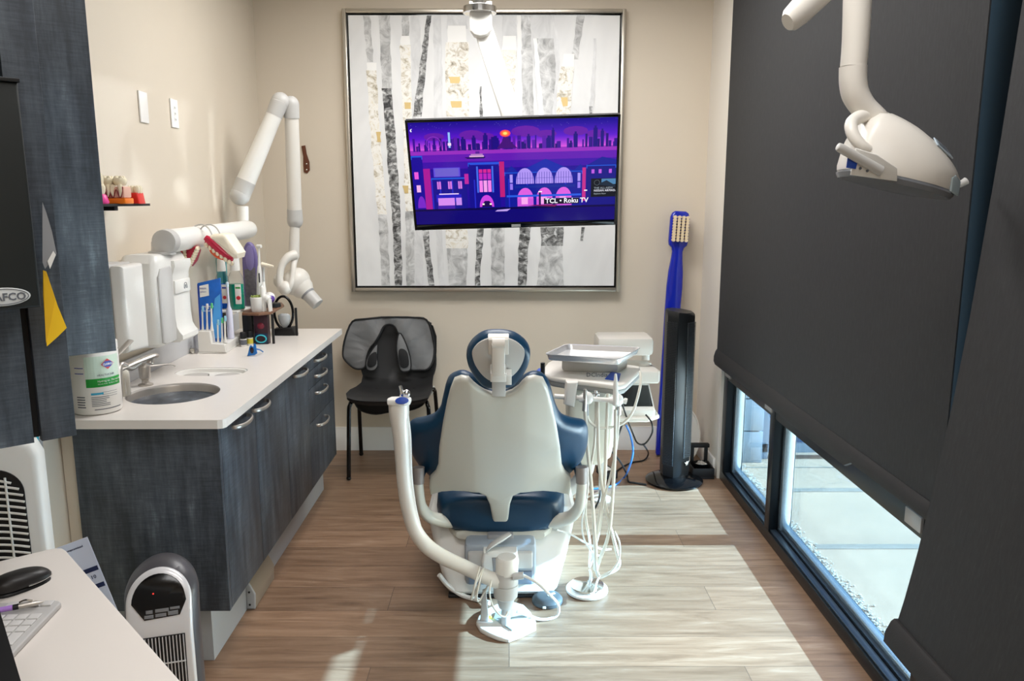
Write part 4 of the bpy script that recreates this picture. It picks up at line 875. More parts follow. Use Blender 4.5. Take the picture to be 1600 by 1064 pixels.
# ------------------------------------------------------------------ black chair with lead aprons over it
bc = thing('side_chair', 'black plastic side chair with tube legs against the back wall, aprons thrown over it', 'chair', (-.65, 4.27, 0))
KX = -.645
m = MB(); rows = []
prof = [(4.075, .425, .20), (4.06, .445, .215), (4.09, .462, .225), (4.20, .458, .225), (4.32, .445, .215), (4.42, .445, .205), (4.475, .475, .205), (4.505, .54, .215), (4.525, .64, .225), (4.542, .72, .225), (4.552, .78, .205), (4.557, .800, .17)]
for y, z, hw in prof:
    r_ = []
    for k in range(13):
        t_ = -1 + 2 * k / 12; lift = .020 * t_ ** 4 if z < .5 else 0; fwd = -.035 * t_ ** 2 if z > .5 else 0
        r_.append(Vector((KX + hw * t_, y + fwd, z + lift)))
    rows.append(r_)
sheet(m, rows, Vector((0, .004, -.009))).build('shell', mat('black_chair_plastic', (34, 34, 35), .5), bc)
m = MB()
legs = [[(-.225, 4.08, .0), (-.215, 4.095, .35), (-.208, 4.10, .41), (-.19, 4.12, .428), (-.1, 4.13, .432)], [(.225, 4.08, .0), (.215, 4.095, .35), (.208, 4.10, .41), (.19, 4.12, .428), (.1, 4.13, .432)],
        [(-.235, 4.50, .0), (-.222, 4.42, .36), (-.216, 4.40, .42), (-.20, 4.38, .430), (-.1, 4.35, .432)], [(.235, 4.50, .0), (.222, 4.42, .36), (.216, 4.40, .42), (.20, 4.38, .430), (.1, 4.35, .432)]]
for L4 in legs:
    m = MB(); m.tube([(KX + p[0], p[1], p[2] + .004) for p in L4], .0115, 10, 5); m.ball((KX + L4[0][0], L4[0][1], .012), (.014, .014, .012), 10, 6); m.build('leg', GLOSSB, bc)
m = MB(); m.tube([(KX - .19, 4.12, .430), (KX - .19, 4.36, .430)], .010, 8, smooth=False); m.tube([(KX + .19, 4.12, .430), (KX + .19, 4.36, .430)], .010, 8, smooth=False); m.build('seat_rail', GLOSSB, bc)
APG = mat('grey_lead_vinyl', (122, 122, 122), .42, noise=.08, nscale=9, bump=.5); APB = mat('black_apron_cloth', (30, 30, 31), .7, bump=.3, nscale=80)
def lay(pts, Y0, lean): return [A(x, y, Y=Y0 - lean * (y - 500) / 100) for x, y in pts]
ap = thing('lead_apron', 'grey lead apron with thyroid collar draped over the back of the black chair', 'apron', (KX, 4.46, .5))
def cloth(mb, pts, Y0, lean, th=.008):
    "a draped flat panel cut to an outline given in photo measure"
    P = lay(pts, Y0, lean); n = Vector((0, -1, 0)); O = P[0]; uv = [((p - O).x, (p - O).z) for p in P]
    sl = lean_dir = Vector((0, 0, 0))
    lo = min(P, key=lambda p: p.z); hi = max(P, key=lambda p: p.z); k = (hi.y - lo.y) / (hi.z - lo.z)
    upv = Vector((0, k, 1)); nv = Vector((1, 0, 0)).cross(upv).normalized(); nv = nv if nv.y < 0 else -nv
    mb.slab(uv, th, th * .45, O, (1, 0, 0), upv, nv, 2)
outer = [(551, 502), (570, 498), (610, 495), (648, 496), (667, 499), (675, 520), (679, 545), (676, 566), (668, 576), (656, 578), (642, 577), (640, 560), (634, 542), (625, 528), (620, 515), (614, 508), (606, 507), (599, 511), (594, 522), (586, 535), (578, 545), (573, 560), (571, 573), (560, 576), (548, 571), (538, 560), (536, 548), (541, 525)]
m = MB(); oc = [(p.x, p.y) for p in cat([(x, y, 0) for x, y in outer], 3, True)]
cloth(m, oc, 4.505, .055)
zs = [A(600, y, Y=4.48).z for y in range(500, 580, 8)]
m.cut(2, zs).cut(0, [KX + v for v in (-.2, -.16, -.12, -.08, -.04, 0, .04, .08, .12, .16, .2)])
def wr_(co): return co + Vector((0, -.006 * math.sin(co.x * 34 + co.z * 21) - .004 * math.sin(co.x * 61 - co.z * 47), 0))
m.warp(wr_); m.build('panel', APG, ap, ang=80)
m = MB(); m.tube([p + Vector((0, -.009, 0)) for p in lay(outer, 4.505, .055)], .0055, 8, 3, closed=True); m.warp(wr_); m.build('piping', BLACKM, ap)
for strap_, pad in [([(590, 537), (578, 552), (572, 566), (575, 577), (585, 578), (591, 570), (590, 555)], [(577, 556), (574, 570), (580, 574), (588, 568), (588, 550)]), ([(624, 520), (620, 540), (622, 560), (626, 577), (634, 580), (642, 576), (641, 556), (632, 530)], [(623, 548), (625, 570), (632, 575), (639, 570), (637, 552), (630, 545)])]:
    m = MB(); cloth(m, [(p.x, p.y) for p in cat([(x, y, 0) for x, y in strap_], 3, True)], 4.475, .055, .010); st_ = m.build('strap', APG, ap)
    m = MB(); cloth(m, [(p.x, p.y) for p in cat([(x, y, 0) for x, y in pad], 3, True)], 4.463, .055, .004); m.build('fastener', APB, st_)
    m = MB(); m.tube([p + Vector((0, -.006, 0)) for p in lay(strap_, 4.472, .055)], .004, 6, 3, closed=True); m.build('strap_piping', BLACKM, st_)
ap2 = thing('lead_apron', 'second apron, black, hanging behind and below the seat of the side chair', 'apron', (KX, 4.5, .3))
side = [(668, 502), (678, 515), (681, 540), (682, 570), (676, 590), (665, 600), (660, 570), (664, 540)]
m = MB(); cloth(m, [(p.x, p.y) for p in cat([(x, y, 0) for x, y in side], 3, True)], 4.54, .03, .008); m.build('side_flap', APB, ap2)
low = [(550, 618), (556, 632), (568, 642), (588, 646), (612, 641), (640, 640), (660, 632), (668, 618), (640, 612), (580, 612)]
m = MB(); cloth(m, low, 4.30, .02, .012); m.build('lower_flap', APB, ap2)
m = MB(); m.tube([p + Vector((0, -.008, 0)) for p in lay([(553, 622), (558, 634), (568, 642), (588, 646), (612, 642), (640, 640), (660, 632), (667, 620)], 4.298, .02)], .006, 8, 3); m.build('piping', BLACKM, ap2)
m = MB(); cloth(m, [(671, 611), (674, 618), (681, 608), (678, 602)], 4.40, .0, .002); m.build('care_label', WHITE, ap2)
m = MB(); m.bb(KX - .17, KX + .19, 4.570, 4.582, .45, .79, .004); m.build('back_drape', APB, ap2)
# ------------------------------------------------------------------ base cabinets, worktop, sink
FXC = -.900; CT, CB_ = .840, .812
def carcass(name, label, y0, y1, cat_='cabinet'):
    t_ = thing(name, label, cat_, (-1.12, (y0 + y1) / 2, 0), 'base cabinets under the white worktop')
    m = MB(); m.bb(-1.345, FXC - .020, y0 + .001, y1 - .001, .193, CB_ - .002); m.build('body', LAM, t_)
    m = MB(); m.bb(-1.34, -.975, y0 + .03 if y0 < 2.4 else y0, y1, 0, .192); m.build('toe_kick', KICK, t_)
    return t_
def front(nm, par, y0, y1, z0, z1):
    m = MB(); m.bb(FXC - .019, FXC, y0 + .0015, y1 - .0015, z0 + .0015, z1 - .0015, .001); return m.build(nm, LAM, par)
def bow_handle(par, y0, y1, z):
    yc, h = (y0 + y1) / 2, (y1 - y0) / 2
    m = MB(); m.tube([(FXC - .001, yc - h, z), (FXC + .012, yc - h * .97, z), (FXC + .024, yc - h * .75, z - .001), (FXC + .031, yc - h * .3, z - .002), (FXC + .031, yc + h * .3, z - .002), (FXC + .024, yc + h * .75, z - .001), (FXC + .012, yc + h * .97, z), (FXC - .001, yc + h, z)], .0055, 10, 4, sq=(1.3, .8)); return m.build('handle', NICKEL, par)
CY = [2.352, 3.085, 3.44, 3.945]
t = carcass('sink_cabinet', 'two-door charcoal woodgrain cabinet under the sink, nearest the camera', CY[0], CY[1])
m = MB(); m.bb(-1.352, FXC, CY[0] - .001, CY[0] + .018, .193, CB_ - .002, .001); m.build('end_panel', LAM, t)
m = MB(); m.bb(wx(2.4) + .003, -1.353, CY[0] + .012, CY[0] + .030, .002, CB_ - .002); m.build('filler_strip', PAINT, t)
ymid = 2.705
d = front('door', t, CY[0] + .018, ymid, .193, CB_ - .004); bow_handle(d, 2.47, 2.62, .772)
d = front('door', t, ymid, CY[1], .193, CB_ - .004); bow_handle(d, 2.675, 2.82, .772)
t = carcass('door_cabinet', 'single-door charcoal woodgrain cabinet between the sink cabinet and the drawers', CY[1], CY[2])
d = front('door', t, CY[1], CY[2], .193, CB_ - .004); bow_handle(d, 3.215, 3.375, .772)
t = carcass('drawer_cabinet', 'charcoal woodgrain cabinet with four drawers at the far end of the worktop', CY[2], CY[3])
zz = [.193, .50, .655, .735, CB_ - .004]
for z0, z1 in zip(zz, zz[1:]):
    d = front('drawer', t, CY[2], CY[3] - .018, z0, z1); bow_handle(d, 3.56, 3.73, z1 - .040)
m = MB(); m.bb(-1.352, FXC, CY[3] - .018, CY[3], .193, CB_ - .002, .001); m.build('end_panel', LAM, t)

# worktop with a round cut-out for the sink and a long one for the white cup insert
SKC, SKR = Vector((-1.163, 2.660)), (.152, .156)
wt = thing('worktop', 'white quartz worktop running along the left wall over the charcoal cabinets', 'worktop', (-1.1, 3.2, CB_))
def loop_ellipse(c, r, z, n=48): return [Vector((c[0] + r[0] * math.cos(2 * math.pi * k / n), c[1] + r[1] * math.sin(2 * math.pi * k / n), z)) for k in range(n)]
INC, INA = Vector((-1.160, 3.005)), (.135, .075)
def loop_stad(c, a, b, z, n=48):
    r_ = []
    for k in range(n):
        an = 2 * math.pi * k / n; ca, sa = math.cos(an), math.sin(an)
        r_.append(Vector((c[0] + a * math.copysign(abs(ca) ** .6, ca), c[1] + b * math.copysign(abs(sa) ** .8, sa), z)))
    return r_
def plate_hole(mb, x0, x1, y0, y1, loop, z0, z1, outer=True):
    n = len(loop); c = sum(loop, Vector()) / n; O_ = []
    for p in loop:
        d = Vector((p.x - c.x, p.y - c.y)); tx = ((x1 if d.x > 0 else x0) - c.x) / d.x if abs(d.x) > 1e-6 else 1e9; ty = ((y1 if d.y > 0 else y0) - c.y) / d.y if abs(d.y) > 1e-6 else 1e9
        t_ = min(tx, ty); O_.append(Vector((c.x + d.x * t_, c.y + d.y * t_, 0)))
    cor = [Vector((x, y, 0)) for x in (x0, x1) for y in (y0, y1)]
    for q in cor: j = min(range(n), key=lambda i: (O_[i] - q).length); O_[j] = q
    for z, in ((z1,), (z0,)):
        a = [mb.v((p.x, p.y, z)) for p in loop]; b = [mb.v((p.x, p.y, z)) for p in O_]
        for i in range(n): mb.f([a[i], a[(i + 1) % n], b[(i + 1) % n], b[i]], False)
    a = [mb.v((p.x, p.y, z1)) for p in loop]; b = [mb.v((p.x, p.y, z0)) for p in loop]
    for i in range(n): mb.f([a[i], a[(i + 1) % n], b[(i + 1) % n], b[i]])
m = MB(); XE = -.868; ye = 4.045; yn = 2.318; xw = wx(2.3)
ys = [yn + .06, 2.88, 3.13]
XW = -1.385
plate_hole(m, XW, XE, ys[0], ys[1], loop_ellipse(SKC, SKR, 0), CB_, CT)
plate_hole(m, XW, XE, ys[1], ys[2], loop_stad(INC, *INA, 0), CB_, CT)
for z in (CT, CB_):
    m.poly([(wx(ys[2]) + .002, ys[2], z), (XW, ys[2], z), (XE, ys[2], z), (XE, ye, z), (wx(ye) + .002, ye, z)])
    m.poly([(xw + .002, yn, z), (XE - .02, yn, z), (XE - .006, yn + .006, z), (XE, yn + .02, z), (XE, ys[0], z), (XW, ys[0], z), (wx(ys[0]) + .002, ys[0], z)])
    m.poly([(wx(ys[0]) + .002, ys[0], z), (XW, ys[0], z), (XW, ys[2], z), (wx(ys[2]) + .002, ys[2], z)])
edge = [(xw + .002, yn), (XE - .02, yn), (XE - .006, yn + .006), (XE, yn + .02), (XE, ys[0]), (XE, ys[1]), (XE, ys[2]), (XE, ye), (wx(ye) + .002, ye)]
for a, b in zip(edge, edge[1:]): m.f([m.v((*a, CT)), m.v((*b, CT)), m.v((*b, CB_)), m.v((*a, CB_))], False)
for a, b in zip([(wx(ye) + .002, ye)], [(xw + .002, yn)]): m.f([m.v((*a, CT)), m.v((*b, CT)), m.v((*b, CB_)), m.v((*a, CB_))], False)
m.build('slab', QUARTZ, wt, ang=30)
BSP = mat('pale_splashback', (206, 208, 210), .4)
m = MB(); m.slab([(wx(2.33) + .001, 2.33), (wx(4.04) + .001, 4.04), (wx(4.04) + .012, 4.04), (wx(2.33) + .012, 2.33)], .085, .002, (0, 0, CT), (1, 0, 0), (0, 1, 0), (0, 0, 1)); m.build('upstand', BSP, wt)
sk = thing('sink', 'round stainless steel sink bowl let into the white worktop', 'sink', (SKC.x, SKC.y, CB_ - .13))
m = MB(); m.rings([loop_ellipse(SKC, (SKR[0] * k, SKR[1] * k), z) for k, z in [(.998, CT - .006), (.985, CT - .012), (.97, .76), (.93, .715), (.80, .692), (.3, .685), (.15, .683)]], cap0=False); m.build('bowl', STEEL, sk)
m = MB(); m.lathe([(.024, .684), (.024, .687), (.016, .688), (0, .686)], (SKC.x, SKC.y, 0), 24); m.build('drain', CHROME, sk)
ins = thing('cup_insert', 'white oblong worktop insert with two round wells beside the sink', 'insert', (INC.x, INC.y, CT - .04))
m = MB(); m.rings([loop_stad(INC, INA[0] - .002, INA[1] - .002, CT - .001), loop_stad(INC, INA[0] - .008, INA[1] - .008, CT - .004), loop_stad(INC, INA[0] - .012, INA[1] - .012, CT - .016), loop_stad(INC, .04, .01, CT - .018)], cap0=False); m.build('tray', WHITE, ins)
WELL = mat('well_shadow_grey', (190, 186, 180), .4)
for dx in (-.060, .064):
    m = MB(); m.lathe([(.050, .002), (.047, .002), (.045, -.02), (.04, -.03), (0, -.031)], (INC.x + dx, INC.y - .005, CT - .0165), 28); m.build('well', WELL, ins)
fa = thing('faucet', 'brushed nickel faucet with a long flat spout over the round sink', 'faucet', (-1.285, 2.60, CT))
m = MB(); fb = A(187, 636, z=CT + .001); m.tube([fb, fb + Vector((-.004, .02, .06)), fb + Vector((-.010, .05, .128)), A(205, 575, Y=2.56), A(222, 562, Y=2.60)], [.009, .009, .009, .010, .010], 12, 6); m.build('neck', NICKEL, fa)
m = MB(); m.tube([A(186, 578, Y=2.52), A(212, 566, Y=2.58), A(238, 556, Y=2.64), A(243, 556, Y=2.66)], [.010, .012, .012, .011], 12, 4, sq=(.7, 1.2)); m.cyl(A(234, 568, Y=2.64), A(237, 559, Y=2.65), .012, .011, 14); m.build('spout', NICKEL, fa)
m = MB(); m.tube([A(178, 560, Y=2.50), A(190, 547, Y=2.55), A(204, 532, Y=2.60)], [.006, .009, .010], 10, 3, sq=(.5, 1.2)); m.build('lever', NICKEL, fa)
sp = thing('soap_dispenser', 'brushed nickel pump soap dispenser at the back of the round sink', 'soap dispenser', tuple(A(228, 602, z=CT)))
c0 = A(228, 602, z=CT); m = MB(); m.lathe([(.025, 0), (.025, .005), (.013, .010), (.0125, .022), (.019, .028), (.020, .066), (.018, .072), (.008, .075), (.008, .080), (0, .081)], c0, 28); m.build('body', NICKEL, sp)
m = MB(); m.tube([c0 + Vector((.0, 0, .068)), c0 + Vector((.035, .02, .069)), c0 + Vector((.075, .05, .067)), c0 + Vector((.088, .055, .058))], [.0045, .004, .0035, .003], 8, 4); m.build('spout', NICKEL, sp)

# wipes canister with its printed label
wc = thing('wipes_canister', 'white wipes canister with a green band label standing at the near end of the worktop', 'canister', (-1.262, 2.425, CT))
cc = Vector((-1.306, 2.432, CT)); CR = .071
m = MB(); m.lathe([(.063, 0), (.069, .004), (CR, .012), (CR, .193), (.069, .196), (.063, .198), (0, .198)], cc, 48); m.build('tub', WHITE, wc)
m = MB(); m.lathe([(.066, .198), (.071, .200), (.071, .222), (.064, .228), (0, .229)], cc, 40); m.build('lid', WHITE, wc)
def wrap(mb, a0, a1, z0, z1, r=CR + .0006, n=12):
    mb.mi = mb.mi
    for k in range(n):
        b0_, b1_ = R(a0 + (a1 - a0) * k / n), R(a0 + (a1 - a0) * (k + 1) / n)
        mb.f([mb.v(cc + Vector((r * math.cos(b), r * math.sin(b), z))) for b, z in ((b0_, z0), (b1_, z0), (b1_, z1), (b0_, z1))])
LG = mat('label_pale_green', (205, 222, 205), .4); GR = mat('label_green', (24, 150, 52), .4); BLL = mat('label_blue', (40, 64, 160), .4); RED = mat('label_red', (204, 44, 52), .4); CY_ = mat('label_cyan', (60, 168, 204), .4); INK = mat('grey_ink', (96, 100, 108), .5)
m = MB(); wrap(m, -85, 5, .118, .186); lb = m.build('label_panel', LG, wc)
m = MB(); wrap(m, -84, 5, .090, .117, CR + .001); m.build('green_band', GR, wc)
m = MB(); wrap(m, -112, -88, .150, .1525); wrap(m, -112, -88, .133, .1355); m.build('blue_rules', BLL, wc)
m = MB(); wrap(m, -75, -47, .066, .0725); m.build('cyan_bar', CY_, wc)
m = MB(); rnd = random.Random(2)
for i in range(6): wrap(m, -75, -42 + rnd.random() * 10, .030 + i * .0055, .032 + i * .0055)
for i in range(5): wrap(m, -112, -92 + rnd.random() * 4, .026 + i * .008, .0295 + i * .008)
for i in range(3): wrap(m, -50, -10, .058 + i * .007, .059 + i * .007)
wrap(m, -70, 0, .018, .0205); m.build('small_print', INK, wc)
def onc(a, z, r=CR + .0016): a = R(a); return cc + Vector((r * math.cos(a), r * math.sin(a), z)), Vector((-math.sin(a), math.cos(a), 0))
p_, u_ = onc(-32, .160, CR + .002); nn = Vector((math.cos(R(-32)), math.sin(R(-32)), 0))
m = MB(); m.slab([(-.021, 0), (0, .0165), (.021, 0), (0, -.0165)], .0008, 0, p_, u_, (0, 0, 1), nn); em = m.build('logo', RED, wc)
m = MB(); m.slab([(-.018, 0), (-.008, .009), (.008, .009), (.018, 0), (.008, -.009), (-.008, -.009)], .0008, 0, p_ + nn * .0009, u_, (0, 0, 1), nn); m.build('logo_field', BLL, wc)
text('CLOROX', .0088, WHITE, wc, p_ + nn * .002 - u_ * .0165 + Vector((0, 0, -.0032)), u_, (0, 0, 1), bold=.0002)
for s_, z, sz, mt_ in [('HEALTHCARE', .124, .0085, INK), ('Hydrogen Peroxide', .1055, .0082, WHITE), ('Cleaner Disinfectant Wipes', .0975, .0046, WHITE)]:
    a_ = -58
    for chunk in [s_[i:i + 3] for i in range(0, len(s_), 3)]:
        p2, u2 = onc(a_, z, CR + .0018); text(chunk, sz, mt_, wc, p2, u2, (0, 0, 1)); a_ += 3 * sz * .56 / CR * 57.3 * (1.12 if s_.isupper() else 1)
sb = thing('soap_bottle', 'small white rounded bottle behind the faucet, beside the wipes canister', 'bottle', tuple(A(208, 618, z=CT)))
c0 = A(195, 618, z=CT); m = MB(); m.lathe([(.018, 0), (.021, .004), (.021, .075), (.017, .090), (.008, .098), (0, .099)], c0, 24, sx=1.0, sy=.8); m.build('bottle', mat('ivory_plastic', (232, 228, 214), .3), sb)
m = MB(); m.bb(c0.x + .012, c0.x + .016, c0.y - .0185, c0.y - .0165, .85, .905, .001); m.build('label', WHITE, sb)
# corner: foot pedal box at the toe kick
fpd = thing('toe_kick_pedal', 'taupe metal pedal box fixed at the toe kick below the sink cabinet', 'pedal', (-.95, 2.83, 0))
TAUPE = mat('taupe_metal', (158, 146, 130), .45, .3)
m = MB(); m.slab([(0, 0.002), (.030, .002), (.032, .06), (.010, .105), (0, .105)], .235, .003, (-.9745, 2.72, 0.0), (1, 0, 0), (0, 0, 1), (0, 1, 0)); m.build('casing', TAUPE, fpd)
m = MB(); m.slab([(0, 0.002), (.030, .002), (.033, .06), (.011, .106), (0, .106)], .012, .003, (-.9745, 2.708, 0.0), (1, 0, 0), (0, 0, 1), (0, 1, 0)); m.build('end_cap', KICK, fpd)
m = MB()
for z in (.02, .07): m.cyl((-.962, 2.706, z), (-.962, 2.709, z), .004, None, 10)
m.build('screw', BLACK, fpd)

# ------------------------------------------------------------------ wall plates, shelf with tooth models, strap
for i, (x0, y0, x1, y1, lab, nm, ct) in enumerate([(214, 141, 231, 194, 'blank white wall plate, left of the socket plate on the left wall', 'blank_plate', 'wall plate'), (263, 152, 279, 203, 'white wall plate with sockets, right of the blank plate on the left wall', 'socket_plate', 'socket')]):
    a = A((x0 + x1) / 2, (y0 + y1) / 2, X=wx(3.1 + .25 * i)); t = thing(nm, lab, ct, (wx(a.y), a.y, a.z - .06))
    m = MB(); m.slab([(-.035, -.058), (.035, -.058), (.035, .058), (-.035, .058)], .007, .003, (wx(a.y) + .0005, a.y, a.z), (0, 1, 0), (0, 0, 1), (1, 0, 0)); m.build('plate', TRIMW, t)
    if i:
        for z in (.024, 0, -.024):
            m = MB(); m.bb(wx(a.y) + .007, wx(a.y) + .0085, a.y - .012, a.y + .012, a.z + z - .009, a.z + z + .009, .002); m.build('socket', WHITE, t)
            m = MB(); m.bb(wx(a.y) + .008, wx(a.y) + .0088, a.y - .005, a.y - .003, a.z + z - .004, a.z + z + .004); m.bb(wx(a.y) + .008, wx(a.y) + .0088, a.y + .003, a.y + .005, a.z + z - .004, a.z + z + .003); m.build('slot', BLACK, t)
SHZ = 1.487
sf = thing('wall_shelf', 'small black shelf on an angle bracket on the left wall', 'shelf', (-1.31, 2.70, SHZ - .08))
m = MB(); m.bb(wx(2.6) + .001, -1.250, 2.45, 2.79, SHZ - .008, SHZ, .001); m.build('board', BLACKM, sf)
m = MB(); m.bb(wx(2.6) + .001, -1.275, 2.585, 2.61, SHZ - .022, SHZ - .008, .001); m.bb(wx(2.6) + .001, wx(2.6) + .014, 2.585, 2.61, SHZ - .085, SHZ - .022, .001); m.build('bracket', BLACK, sf)
TOOTH = mat('ivory_tooth', (238, 226, 196), .25, coat=.3); GUMR = mat('red_gum', (214, 42, 32), .3); GUMO = mat('orange_gum', (236, 122, 30), .3); GUMP = mat('pink_gum', (232, 74, 150), .35); BONE = mat('pink_bone', (226, 178, 158), .4); ROOTL = mat('dark_red_line', (130, 24, 30), .4)
mo = thing('molar_model', 'tooth cross-section model in an orange block, middle of the wall shelf', 'tooth model', (-1.285, 2.60, SHZ), 'tooth models on the wall shelf')
p0 = A(168, 318, Y=2.60)
def tooth(mb, c, w_, h, cusps=4):
    mb.lathe([(w_ * .36, 0), (w_ * .46, h * .3), (w_ * .50, h * .65), (w_ * .44, h * .9), (w_ * .2, h)], c, 16)
    for k in range(cusps):
        a = k * 2 * math.pi / cusps + .78; mb.ball(c + Vector((w_ * .26 * math.cos(a), w_ * .26 * math.sin(a), h * .92)), w_ * .17, 8, 6)
yb_ = 2.60; x0_, x1_ = A(163, 318, Y=yb_).x, A(203, 318, Y=yb_).x
m = MB(); m.bb(x0_, x1_, yb_ - .03, yb_ + .03, SHZ, SHZ + .018, .003); m.build('block', GUMO, mo)
m = MB(); m.bb(x0_ + .003, x1_ - .003, yb_ - .026, yb_ + .026, SHZ + .018, SHZ + .055, .006); m.build('bone', BONE, mo)
for fx_ in (.22, .68):
    cx__ = x0_ + (x1_ - x0_) * fx_
    m = MB(); tooth(m, Vector((cx__, yb_, SHZ + .058)), .044, .026)
    for s_ in (-1, 1): m.tube([(cx__ + s_ * .010, yb_ - .026, SHZ + .060), (cx__ + s_ * .014, yb_ - .029, SHZ + .04), (cx__ + s_ * .010, yb_ - .028, SHZ + .022)], [.008, .006, .002], 8, 4)
    m.build('tooth', TOOTH, mo)
    m = MB(); m.tube([(cx__ - .021, yb_ - .028, SHZ + .054), (cx__ - .018, yb_ - .030, SHZ + .03), (cx__ - .010, yb_ - .030, SHZ + .02), (cx__, yb_ - .030, SHZ + .045), (cx__ + .010, yb_ - .030, SHZ + .02), (cx__ + .018, yb_ - .030, SHZ + .03), (cx__ + .021, yb_ - .028, SHZ + .054)], .0015, 6, 4); m.build('root_outline', ROOTL, mo)
mo = thing('molar_model', 'tooth model in a bright red gum block, right end of the wall shelf', 'tooth model', (-1.26, 2.73, SHZ), 'tooth models on the wall shelf')
yb_ = 2.70; x0_, x1_ = A(203, 318, Y=yb_).x, A(223, 318, Y=yb_).x
m = MB(); m.slab([(0, 0), (x1_ - x0_, 0), (x1_ - x0_ - .006, .036), (.004, .036)], .05, .004, (x0_, yb_ + .025, SHZ), (1, 0, 0), (0, 0, 1), (0, -1, 0)); m.build('block', GUMR, mo)
m = MB()
for k in range(2):
    for j in range(2): m = MB(); tooth(m, Vector((x0_ + (x1_ - x0_) * (.28 + .44 * k), yb_ - .010 + .018 * j, SHZ + .034)), .022, .024); m.build('tooth', TOOTH, mo)
mo = thing('molar_model', 'tooth model with a pink gum, half hidden at the left end of the wall shelf', 'tooth model', (-1.30, 2.51, SHZ), 'tooth models on the wall shelf')
c0 = A(158, 318, Y=2.51); m = MB(); m.lathe([(.022, 0), (.024, .006), (.018, .026), (.010, .032), (0, .034)], Vector((c0.x, 2.51, SHZ)), 16); m.build('block', GUMP, mo)
m = MB(); tooth(m, Vector((c0.x, 2.51, SHZ + .03)), .034, .03); m.build('tooth', TOOTH, mo); m = MB(); tooth(m, Vector((c0.x - .012, 2.53, SHZ + .05)), .03, .045); m.build('tooth', TOOTH, mo)
st = thing('leather_strap', 'short brown leather strap riveted on the back wall, right of the folding arm', 'strap', (-1.15, YB - .01, 1.65))
P = [A(x, y, Y=YB - .006) for x, y in [(471, 228), (477, 227), (479, 240), (483.5, 253), (484, 266), (480, 271), (475, 269), (474, 258), (474, 245)]]
m = MB(); m.slab([(p.x, p.z) for p in P], .005, .001, (0, YB - .002, 0), (1, 0, 0), (0, 0, 1), (0, -1, 0)); m.build('leather', mat('brown_leather', (96, 52, 30), .5, bump=.2, nscale=120), st)
m = MB()
for x, y in [(479, 256), (479, 265)]: m.ball(A(x, y, Y=YB - .0075), (.005, .003, .005), 10, 6)
m.build('rivet', CHROME, st)

# ------------------------------------------------------------------ paper towel dispenser and x-ray unit on the left wall
dp = thing('towel_dispenser', 'white flat wall dispenser beside the x-ray housing, above the faucet', 'dispenser', (-1.31, 2.66, .93))
z0, z1 = A(200, 552, Y=2.66).z, A(190, 412, Y=2.66).z
m = MB(); m.slab([(2.595, z0 + .01), (2.755, z0), (2.755, z1), (2.595, z1)], .078, .006, (wx(2.7) + .002, 0, 0), (0, 1, 0), (0, 0, 1), (1, 0, 0)); m.build('back_shell', LGREY, dp)
m = MB(); m.slab([(2.600, z0 + .012), (2.750, z0 + .004), (2.750, z1 - .004), (2.600, z1 - .004)], .048, .014, (wx(2.7) + .080, 0, 0), (0, 1, 0), (0, 0, 1), (1, 0, 0), 4); m.build('cover', WHITE, dp)
xr = thing('xray_unit', 'white wall-mounted dental x-ray unit with a long folding arm, tube head at its end', 'x-ray unit', (-1.31, 2.95, .92))
z0, z1 = .965, 1.305
m = MB(); m.slab([(2.815, z0 + .015), (2.84, z0), (3.09, z0 + .005), (3.11, z0 + .03), (3.11, z1 - .03), (3.08, z1), (2.84, z1), (2.815, z1 - .03)], .138, .03, (wx(3) + .004, 0, 0), (0, 1, 0), (0, 0, 1), (1, 0, 0), 4); m.build('housing', WHITE, xr)
XF = wx(3) + .142
m = MB(); m.slab([(2.83, z0 + .02), (2.85, z0 + .012), (2.945, z0 + .012), (2.945, z1 - .06), (2.93, z1 - .045), (2.845, z1 - .05), (2.83, z1 - .08)], .010, .006, (XF - .006, 0, 0), (0, 1, 0), (0, 0, 1), (1, 0, 0), 3); m.build('grip_panel', LGREY, xr)
m = MB(); rows = []
for z, dx in [(z1 - .03, .012), (z1 - .05, .014), (z1 - .070, .006), (z1 - .085, .002), (z1 - .13, .001), (z0 + .10, .001), (z0 + .06, .004), (z0 + .04, .014), (z0 + .028, .024), (z0 + .012, .024), (z0 + .002, .010)]: rows.append([Vector((XF + dx, y, z)) for y in [2.948 + .15 * k / 6 for k in range(7)]])
sheet(m, rows, Vector((-.045, 0, 0))); m.build('cradle', WHITE, xr)
m = MB(); m.bb(XF + .000, XF + .008, 2.952, 3.094, z1 - .155, z1 - .105, .003); sp_ = m.build('status_strip', WHITE, xr)
p_ = Vector((XF + .0085, 3.045, z1 - .130)); m = MB()
for s_ in (-1, 1): m.tube([p_ + Vector((0, s_ * .002, .010)), p_ + Vector((0, s_ * .010, .006)), p_ + Vector((0, s_ * .014, -.010)), p_ + Vector((0, s_ * .006, -.010)), p_ + Vector((0, s_ * .004, .002))], .0011, 6, 4)
m.build('emblem', INK, sp_)
